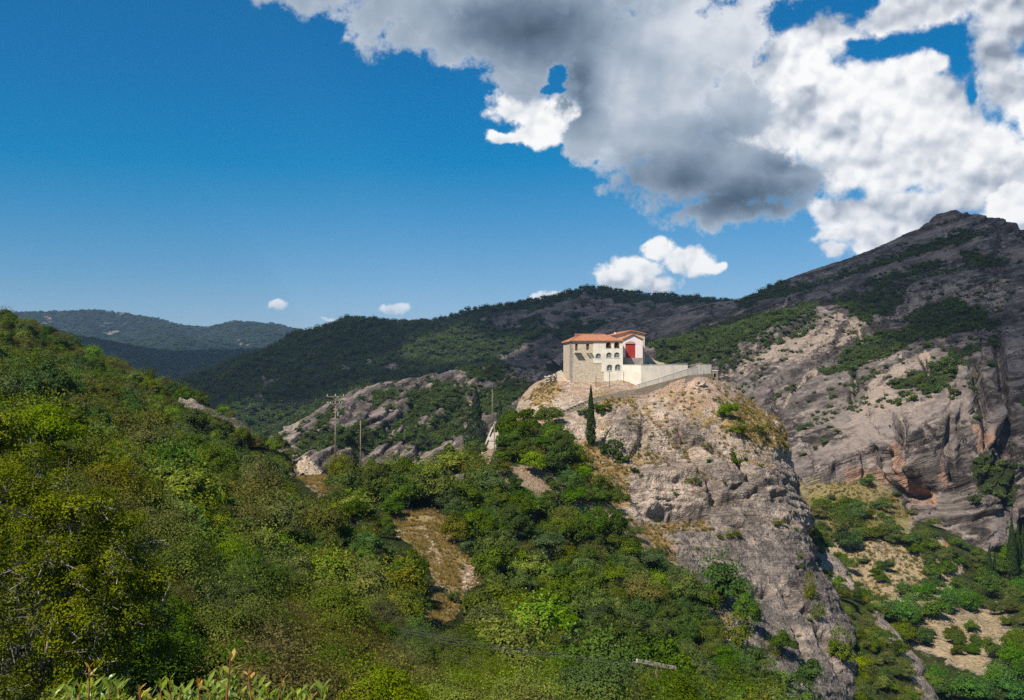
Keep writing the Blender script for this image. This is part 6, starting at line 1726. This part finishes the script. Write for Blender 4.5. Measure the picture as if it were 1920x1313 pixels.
for k, off in enumerate((0, .42)):
    a_ = Vector(P(1194, 1239, 73.2 + off)) + Vector((0, 0, .0)); b_ = Vector(P(1267, 1253, 75.4 + off)); d = (b_ - a_).normalized(); up = Vector((0, 0, 1)); sd = d.cross(up).normalized()
    q = MB(); q.box((0, -.09, -.13), ((b_ - a_).length, .09, .13), lambda x, y, z: a_ + d * x + sd * y + up * z); ca = part(q, 'crossarm', 'pale', tp)
    if k == 0:
        for t in (.03, .5, .93):
            for j in range(3):
                p = a_ + d * ((b_ - a_).length * t) + Vector((-.10 - .13 * j, -.1, -.10)); qq = MB(); V, Fq = tube([p - Vector((.06, 0, 0)), p, p + Vector((.06, 0, 0))], [.05, .11, .05], 8); qq.add(V, [tuple(f) for f in Fq]); part(qq, 'insulator', 'metal', tp, ca)
        WIRE_ENDS['arm'] = [a_ + d * ((b_ - a_).length * t) + Vector((-.4, -.1, -.1)) for t in (.03, .5, .93)]
def wire(a, b, sag, label, r=.012, n=24, group=None):
    a, b = Vector(a), Vector(b)
    pts = [a.lerp(b, k / n) - Vector((0, 0, sag * 4 * (k / n) * (1 - k / n))) for k in range(n + 1)]
    V, Fq = tube(pts, [r] * (n + 1), 4); q = MB(); q.add(V, [tuple(f) for f in Fq]); tag(q.obj('power_line', 'wire', recalc=False), label, 'cable', group)
for k, (e_, (x, y)) in enumerate(zip(WIRE_ENDS['arm'], ((-40, 985), (-40, 1000), (-40, 1016)))):
    wire(e_, P(x, y, 62), 1.1, ('upper', 'middle', 'lowest')[k] + ' of the three cables running from the paired beams to the left', .028)
wire(P(613.5, 742.5, 171.8), P(380, 764, 420), 3, 'thin cable leaving the top crossarm across the dark valley', .03)
wire(P(641, 757, 171.8), P(676, 789, 178), .3, 'short cable from the crossarm pole to the plain pole', .02)
wire(P(676, 789, 178), P(927, 793, 204), 3.4, 'cable sagging between the plain saddle pole and the pole by the white path', .02)
wire(P(927, 793, 204), P(923, 730, 236), .5, 'cable rising between the two poles by the white path', .02)
wire(P(-60, 706, 80), P(613.5, 757, 171.8), 2.5, 'long cable over the left slope to the lower crossarm', .02)

# ------------------------------------------------------------------ the parked car behind the parapet
car = empty('parked_car', P(1253, 690, 264), 'black car parked in the courtyard, only its roof and windows showing over the wall', 'car', rz=.35)
def cpart(mb, name, mat, parent=None):
    o = mb.obj(name, mat); o.parent = parent or car; return o
prof = [(-2.0, .45), (-2.0, .85), (-1.75, 1.0), (-1.2, 1.05), (-.55, 1.52), (.75, 1.55), (1.45, 1.08), (1.95, .95), (2.05, .5)]
q = MB(); n = len(prof); q.add([(x, -.82 + .12 * (z > 1.2), z) for x, z in prof] + [(x, .82 - .12 * (z > 1.2), z) for x, z in prof], [tuple(range(n)), tuple(range(2 * n - 1, n - 1, -1))] + [(i, (i + 1) % n, (i + 1) % n + n, i + n) for i in range(n)]); body_ = cpart(q, 'body', 'black')
for sy in (-1, 1):
    q = MB(); q.add([(-.95, sy * .80, 1.08), (1.2, sy * .80, 1.10), (.68, sy * .72, 1.46), (-.5, sy * .72, 1.45)], [(0, 1, 2, 3)]); cpart(q, 'side_window', 'glass')
q = MB(); q.add([(-1.16, -.66, 1.09), (-1.16, .66, 1.09), (-.62, .60, 1.49), (-.62, -.60, 1.49)], [(0, 1, 2, 3)]); o = cpart(q, 'windscreen', 'glass'); o.location = (-.02, 0, .02)
for sx in (-1.3, 1.3):
    for sy in (-.78, .78):
        q = MB(); q.bar((sx, sy - .09, .32), (sx, sy + .09, .32), .32, 14); w_ = cpart(q, 'wheel', 'rubber'); q = MB(); q.bar((sx, sy - .1, .32), (sx, sy + .1, .32), .18, 10); cpart(q, 'rim', 'metal', w_)
car.location = Vector(P(1253, 691.3, 264)) - Vector((0, 0, .6))
q = MB(); p = Vector(P(1220.5, 684, 257)); V, Fq = tube([p - Vector((0, 0, .5)), p + Vector((0, 0, .22))], [.28, .33], 12); q.add(V, [tuple(f) for f in Fq]); tag(q.obj('barrel', plain_mat('green_plastic', (.05, .30, .20), rough=.5)), 'small green barrel on the courtyard edge before the church base', 'barrel')
do_hill()
# knoll: low bushes on the soil and in cracks; mountain, valley and hills: their own cover
do_scatter(knoll, knoll_b, 'knoll', [[(985,880),(1080,890),(1150,940),(1200,990),(1300,1100),(1360,1200),(1420,1290),(1330,1290),(1180,1100),(1050,980)]], .012, (1.2, 3.2), 31, dict(shrub=3, drybush=3, oak=1), soft=10)
do_scatter(knoll, knoll_b, 'knoll', [[(1130,790),(1345,710),(1440,790),(1480,860),(1500,1000),(1560,1200),(1480,1260),(1350,1100),(1230,1000),(1180,900)]], .012, (.5, 1.5), 32, dict(shrub=2, drybush=4), soft=10)
do_scatter(mount, mount_b, 'mountain', MT_GREEN, .05, (3.0, 6.5), 41, dict(far=1), soft=5, bg=.012, yr=(5, 930))
do_scatter(mount, mount_b, 'mountain', [[(1210,650),(1530,590),(1530,625),(1380,700),(1220,700)]], .05, (3.0, 6.0), 42, dict(far=1), soft=4)
do_scatter(mount, mount_b, 'mountain', [[(1380,690),(1530,610),(1620,600),(1640,640),(1500,700),(1400,730)], [(1540,560),(1900,540),(1900,620),(1580,660)], [(1640,640),(1880,640),(1850,720),(1650,800),(1500,850),(1490,800)]], .008, (1.8, 4.0), 43, dict(far=1), soft=10)
LEDGE = [[(1385,735),(1425,728),(1430,738),(1390,745)], [(1492,838),(1545,818),(1570,822),(1500,848)], [(1590,798),(1630,772),(1640,778),(1600,806)], [(1600,745),(1650,722),(1660,728),(1610,758)], [(1660,770),(1725,722),(1735,728),(1668,782)], [(1500,872),(1560,858),(1570,866),(1505,882)],
 [(1690,745),(1760,712),(1765,722),(1700,752)], [(1330,700),(1400,690),(1400,698),(1335,708)], [(1440,760),(1500,745),(1500,752),(1445,768)], [(1760,690),(1840,668),(1845,680),(1765,702)], [(1800,745),(1830,735),(1832,760),(1805,765)], [(1540,720),(1600,705),(1610,715),(1545,732)], [(1640,560),(1850,505),(1855,515),(1645,572)], [(1700,600),(1860,560),(1865,570),(1705,612)]]
do_scatter(mount, mount_b, 'mountain', LEDGE, .07, (1.8, 4.2), 45, dict(far=1), soft=3)
do_scatter(midhill, mid_b, 'wood', None, .02, (6, 12), 51, dict(far=1), neg=MID_ROCK, soft=8, bg=.05, yr=(850, 1620), thinf=.7)
do_scatter(rise, rise_b, 'rise', RISE_GREEN, .05, (3, 6), 61, dict(far=1), soft=6, bg=.05)
do_scatter(valley, valley_b, 'valley', VAL_WOOD, .06, (3, 7.0), 71, dict(oak=4, olive=1), soft=6, bg=.035)
do_scatter(valley, valley_b, 'valley', [[(1640,1140),(1700,1125),(1800,1105),(1860,1120),(1800,1160),(1690,1185),(1640,1180)], [(1700,1270),(1790,1270),(1850,1280),(1920,1230),(1920,1330),(1700,1330)], [(1830,1080),(1880,1040),(1930,1020),(1930,1130),(1840,1130)]], .05, (5, 9), 72, dict(plane=5, oak=2), soft=5)
do_scatter(valley, valley_b, 'valley', [[(1495,985),(1560,985),(1620,1000),(1700,1002),(1800,1028),(1800,1046),(1700,1036),(1600,1025),(1500,1030)], [(1495,960),(1545,955),(1555,975),(1500,985)], [(1570,972),(1640,968),(1640,992),(1575,996)], [(1645,945),(1665,945),(1665,955),(1645,955)]], .05, (5.5, 9), 73, dict(oak=3, olive=1), soft=3)
do_scatter(spur, spur_b, 'spur', None, .09, (2.2, 5.0), 81, dict(oak=3, olive=2, lime=1), neg=[[(1535,1035),(1570,1040),(1605,1100),(1590,1110),(1545,1075)], [(1632,1150),(1665,1165),(1715,1220),(1760,1300),(1800,1400),(1735,1330),(1700,1260),(1650,1190)]], soft=4)
do_scatter(farhill, far_b, 'farwood', None, .0011, (14, 26), 91, dict(far=1), yr=(3600, 5450), thinf=0, bg=.2, hr=(.4,.6))
do_scatter(nearfar, near_b, 'farwood', None, .003, (9, 18), 92, dict(far=1), yr=(2200, 3300), thinf=0, hr=(.45,.7))

def grass(name, sh, base, polys, dens, sz, seed, weeds=.12, neg=None):
    rng = np.random.RandomState(seed); Q, bx, by, N = sample_sheet(sh, base, dens, rng)
    m = polymask(bx, by, polys, 6, 6, 3)
    if neg: m = m * (1 - polymask(bx, by, neg, 4, 4, 2))
    ok = rng.rand(len(Q)) < m * (.35 + .65 * (fbm(Q / 4, 3) > -.1)); Q = Q[ok]; n = len(Q)
    w = sz * (.6 + .9 * rng.rand(n)); idx = np.where(rng.rand(n) < weeds, 3 + rng.randint(2, size=n), rng.randint(3, size=n))
    stuff(name, Q - np.array([0, 0, .03]), np.stack([w, w, w * (.7 + .5 * rng.rand(n))], 1), idx, PROTO_OBJ['straw'] + PROTO_OBJ['weed'], seed)
def settle():
    Q = np.array([c[0] for c in CAND]); w = np.array([c[1] for c in CAND]); h = np.array([c[2] for c in CAND])
    vis = seen(Q, h * .8)
    app = np.where(vis, np.sqrt(w * h) / Q[:, 1], 0) * F
    order = np.argsort(-app); NIND = 255
    ind = set(order[:NIND].tolist())
    TXT = dict(oak='dense dark evergreen oak', olive='olive-green scrub tree', lime='bright yellow-green tree', blue='blue-grey leafed tree', brown='dry brownish twiggy tree', plane='fresh green broad-leaved tree', shrub='dark green low shrub', drybush='thorny grey-green low shrub', far='dark green tree')
    rest = {}
    NEAR = dict(oak='near_oak', olive='near_olive', lime='near_lime', blue='near_blue', brown='near_brown')
    MARKS = [('the dry grass clearing', 815, 1050), ('the rubble heap', 570, 870), ('the pole with two crossarms', 629, 800), ('the big near bush', 100, 1090), ('the lone slim cypress', 1108, 800), ('the paired pole beams', 1232, 1245),
             ('the white path', 915, 835), ('the round tree at the cliff foot', 1350, 1095), ('the glossy front shrub', 340, 1280), ('the wide blue-green tree', 930, 1020), ('the large bright oak', 1010, 1175), ('the big far-left tree', 95, 700),
             ('the valley meadow', 1600, 930), ('the tallest valley cypress', 1897, 1030), ('the bare valley slope', 1660, 1060), ('the lower sandy slope', 1800, 1180), ('the left rock ledge', 430, 800), ('the left ridge rocks', 230, 690)]
    ORD = ['', 'second ', 'third ', 'fourth ', 'fifth ', 'sixth ', 'seventh ', 'eighth ', 'ninth ', 'tenth ', 'eleventh ', 'twelfth ', 'thirteenth ', 'fourteenth ']
    spot = {}; labels = {}
    for k in ind:
        q, ww, hh, sp, zone = CAND[k]; px, py = CX + F * q[0] / q[1], HZ - F * (q[2] + hh * .5) / q[1]
        m = min(MARKS, key=lambda t: math.hypot(px - t[1], py - t[2])); dx, dy = px - m[1], py - m[2]
        side = ('left of ' if dx < 0 else 'right of ') if abs(dx) > abs(dy) else ('above ' if dy < 0 else 'below ')
        spot.setdefault((sp, side + m[0]), []).append((math.hypot(dx, dy), k))
    for (sp, wh), L in spot.items():
        for i, (d, k) in enumerate(sorted(L)):
            labels[k] = TXT[sp] + ' ' + wh + ('' if len(L) == 1 else (', ' + ORD[min(i, 13)] + 'nearest to it'))
    for k, (q, ww, hh, sp, zone) in enumerate(CAND):
        if k in ind:
            px, py = CX + F * q[0] / q[1], HZ - F * q[2] / q[1]
            if zone == 'hill':
                where = 'in the nearest scrub along the bottom of the photo' if q[1] < 70 else ('in the woods right of the dry clearing' if px > 850 else ('on the left slope under its rock ledges' if py < 860 else 'in the thicket left of the dry clearing'))
            else:
                where = dict(knoll='on the slope of the rocky hill', valley='in the valley on the right', spur='on the dark spur right of the cliff', mountain='on the mountain slabs', rise='on the rocky rise').get(zone, 'on the far hill')
            key = NEAR.get(sp, sp) if q[1] < 75 else sp
            plant(key, q, ww * 1.12, hh * 1.1, labels[k], 'shrub' if sp in ('shrub', 'drybush') else 'tree', TXT[sp] + 's ' + where, sink=.12 * hh)
        else:
            rest.setdefault((zone), []).append(k)
    names = dict(hill='hillside_scrub', knoll='rock_bushes', mountain='mountain_scrub', wood='hill_forest', rise='rise_scrub', valley='valley_scrub', spur='spur_scrub', farwood='far_forest')
    for zone, ks in rest.items():
        keys = sorted({CAND[k][3] for k in ks}); pr = []; start = {}
        for kk in keys:
            start[kk] = len(pr)
            pr += [PROTO_OBJ[kk][v] for v in range(len(PROTO[kk]))]
        rng = np.random.RandomState(len(ks))
        idx = [start[CAND[k][3]] + rng.randint(len(PROTO[CAND[k][3]])) for k in ks]
        sz = np.stack([w[ks] * 1.12, w[ks] * 1.12, h[ks] * 1.1], 1)
        o = stuff(names[zone], Q[ks] - np.stack([0 * h[ks], 0 * h[ks], np.where(np.array([CAND[k][3] == 'far' for k in ks]), .32, .13) * h[ks]], 1), sz, idx, pr)
    if False: print('plants', len(ind), {z: len(k) for z, k in rest.items()}, 'smallest individual px', app[order[NIND - 1]])
for kk, mm, kw in (('near_oak', 'oak', dict(lobes=60, per=330, size=.023, jag=.1)), ('near_olive', 'olive', dict(lobes=60, per=330, size=.021, jag=.2)), ('near_lime', 'lime', dict(lobes=58, per=320, size=.024, jag=.2)),
                   ('near_brown', 'brown', dict(lobes=56, per=300, size=.018, jag=.5)), ('near_blue', 'blue', dict(lobes=56, per=300, size=.022, jag=.15))):
    proto(kk, 'crown', 1, mm, **kw)
# the crowns handed to the uncounted cover are kept out of the scene collection; they only lend their shape
PROTO_OBJ = {k: [bpy.data.objects.new('crown', v[0]) for v in vs] for k, vs in PROTO.items()}
settle()

grass('dry_grass', hill, hill_b, [CLEAR, [(540,868),(606,860),(612,930),(575,915)]], 5.5, .42, 5, .12, [[(790,975),(800,1000),(815,1020),(830,1060),(815,1050),(800,1020),(785,990)], [(856,1068),(880,1060),(898,1072),(895,1092),(868,1104)]])
grass('dry_grass', knoll, knoll_b, [[(1385,742),(1445,788),(1478,825),(1470,848),(1420,838),(1365,815),(1345,785)], [(1060,815),(1120,835),(1180,880),(1170,950),(1110,950),(1070,890)], [(1200,985),(1330,977),(1330,1000),(1250,1008),(1262,1060),(1225,1050),(1190,1000)], [(985,748),(1045,705),(1058,730),(1010,775)], [(1130,748),(1185,742),(1185,765),(1135,768)], [(1240,790),(1295,860),(1335,905),(1312,900),(1255,815)], [(1180,850),(1235,850),(1245,885),(1200,885)]], 2.2, .5, 6, .25)
grass('slope_weeds', knoll, knoll_b, [[(1180,760),(1345,705),(1440,785),(1480,850),(1400,850),(1300,850),(1180,880)], [(980,860),(1090,880),(1200,1000),(1350,1150),(1440,1300),(1300,1300),(1100,1000)]], .35, .6, 7, .45)
grass('meadow_grass', valley, valley_b, [[(1490,900),(1700,890),(1720,960),(1640,1000),(1540,1000)], [(1560,1000),(1760,1010),(1790,1110),(1640,1120)]], .5, .8, 8, .6)
# ------------------------------------------------------------------ the clouds overhead that throw the mountains into shade
def blur(A, n):
    for _ in range(n):
        for ax in (0, 1):
            A = (np.roll(A, 1, ax) + A * 2 + np.roll(A, -1, ax)) / 4
    return A
SHADE = [
 (mount, mount_b, [[(1020,760),(1060,690),(1230,668),(1310,644),(1400,618),(1530,585),(1600,580),(1660,625),(1710,665),(1790,672),(1862,700),(1895,790),(1915,900),(2150,950),(2150,300),(1000,300)]], None),
 (midhill, mid_b, [[(150,900),(480,774),(560,770),(680,755),(900,722),(1500,760),(1600,500),(150,500)]], [[(700,690),(790,650),(850,618),(900,630),(950,648),(900,690),(790,712),(740,712)], [(960,640),(1010,640),(1000,665),(940,670)]]),
 (nearfar, near_b, [[(-300,900),(700,900),(700,560),(-300,560)]], None),
 (rise, rise_b, [[(905,720),(960,675),(1130,680),(1130,735),(1010,735)]], None),
]
def overhead(alt=1500.0, cell=14.0):
    s = np.array(sdir); pts = []
    neg = []
    for sh, base, pos, hole in SHADE:
        m = polymask(base[0], base[1], pos, 2, 10, 5)
        if hole: m = m * (1 - polymask(base[0], base[1], hole, 2, 10, 6))
        V = sh.G.reshape(-1, 3); Q = V + s[None] * ((alt - V[:, 2]) / s[2])[:, None]
        pts.append((Q, m))
    allq = np.concatenate([q for q, m in pts]); x0, y0 = allq[:, 0].min() - 300, allq[:, 1].min() - 300
    nx, ny = int((allq[:, 0].max() - x0 + 300) / cell), int((allq[:, 1].max() - y0 + 300) / cell)
    W_ = np.zeros((ny, nx)); N_ = np.zeros((ny, nx))
    for Q, m in pts:
        ix, iy = ((Q[:, 0] - x0) / cell).astype(int), ((Q[:, 1] - y0) / cell).astype(int)
        np.add.at(W_, (iy, ix), m); np.add.at(N_, (iy, ix), 1)
    f = blur(W_, 3) / np.maximum(blur(N_, 3), 1e-3)
    f = np.where(blur(N_, 3) > .02, f, 0)
    f = blur(f, 3)
    yy, xx = np.mgrid[0:ny, 0:nx]
    q = np.stack([xx.ravel() * cell / 160, yy.ravel() * cell / 160, np.zeros(nx * ny)], 1)
    f = f + .22 * fbm(q, 4).reshape(ny, nx) * (f > .02)
    t = np.clip(f - .38, 0, .6) / .6
    up = (120 * np.sqrt(t) * (1 + .5 * fbm(q * 1.7 + 4, 3).reshape(ny, nx))); dn = 25 * np.sqrt(t)
    idx = -np.ones((ny, nx), int); ok = t > 0
    ok = ok | np.roll(ok, 1, 0) | np.roll(ok, -1, 0) | np.roll(ok, 1, 1) | np.roll(ok, -1, 1)
    ok[0] = ok[-1] = False; ok[:, 0] = ok[:, -1] = False
    idx[ok] = np.arange(ok.sum()); n = ok.sum()
    X, Y = x0 + xx[ok] * cell, y0 + yy[ok] * cell
    V = np.concatenate([np.stack([X, Y, alt + up[ok]], 1), np.stack([X, Y, alt - dn[ok] - .5], 1)])
    c = np.stack([idx[:-1, :-1], idx[:-1, 1:], idx[1:, 1:], idx[1:, :-1]], -1).reshape(-1, 4); c = c[(c >= 0).all(1)]
    Fq = np.concatenate([c, c[:, ::-1] + n])
    me = mesh_from('cloud', V, Fq)
    a = me.attributes.new('thick', 'FLOAT', 'POINT'); a.data.foreach_set('value', np.tile(np.clip(t[ok] * 2.6, 0, 1), 2).astype(np.float32))
    m, g, out = new_mat('cloud_droplets')
    th = g.n('ShaderNodeAttribute', attribute_name='thick').outputs['Fac']
    n3 = g.noise(g.n('ShaderNodeNewGeometry').outputs['Position'], 1 / 60, 4, .6)
    al = g.step(g.m('ADD', th, g.m('MULTIPLY', g.m('SUBTRACT', n3, .5), g.step(th, 0, .2))), .05, .75)
    d = g.n('ShaderNodeBsdfDiffuse'); d.inputs[0].default_value = (.9, .9, .9, 1)
    tl = g.n('ShaderNodeBsdfTranslucent'); tl.inputs[0].default_value = (.9, .9, .92, 1)
    ad = g.n('ShaderNodeMixShader'); ad.inputs[0].default_value = .4; g.nt.links.new(d.outputs[0], ad.inputs[1]); g.nt.links.new(tl.outputs[0], ad.inputs[2])
    tr = g.n('ShaderNodeBsdfTransparent'); mx = g.n('ShaderNodeMixShader'); g.put(mx.inputs[0], g.m('MULTIPLY', al, .56))
    g.nt.links.new(tr.outputs[0], mx.inputs[1]); g.nt.links.new(ad.outputs[0], mx.inputs[2]); g.nt.links.new(mx.outputs[0], out.inputs[0])
    o = link('cloud', me, m, kind='stuff')
    return o
overhead()
# ------------------------------------------------------------------ the air itself
zlow = min(sh.G[..., 2].min() for sh in SHEETS) - 3; ztop = max(sh.G[..., 2].max() for sh in SHEETS) + 30
def air():
    q = MB(); q.box((-4200, -120, zlow), (3200, 6900, ztop))
    m, g, out = new_mat('haze'); v = g.n('ShaderNodeVolumePrincipled')
    v.inputs['Color'].default_value = (.46, .68, 1.0, 1); v.inputs['Density'].default_value = 5.5e-5; v.inputs['Anisotropy'].default_value = .1
    g.nt.links.new(v.outputs[0], out.inputs['Volume'])
    return q.obj('haze', m, kind='stuff')
air()
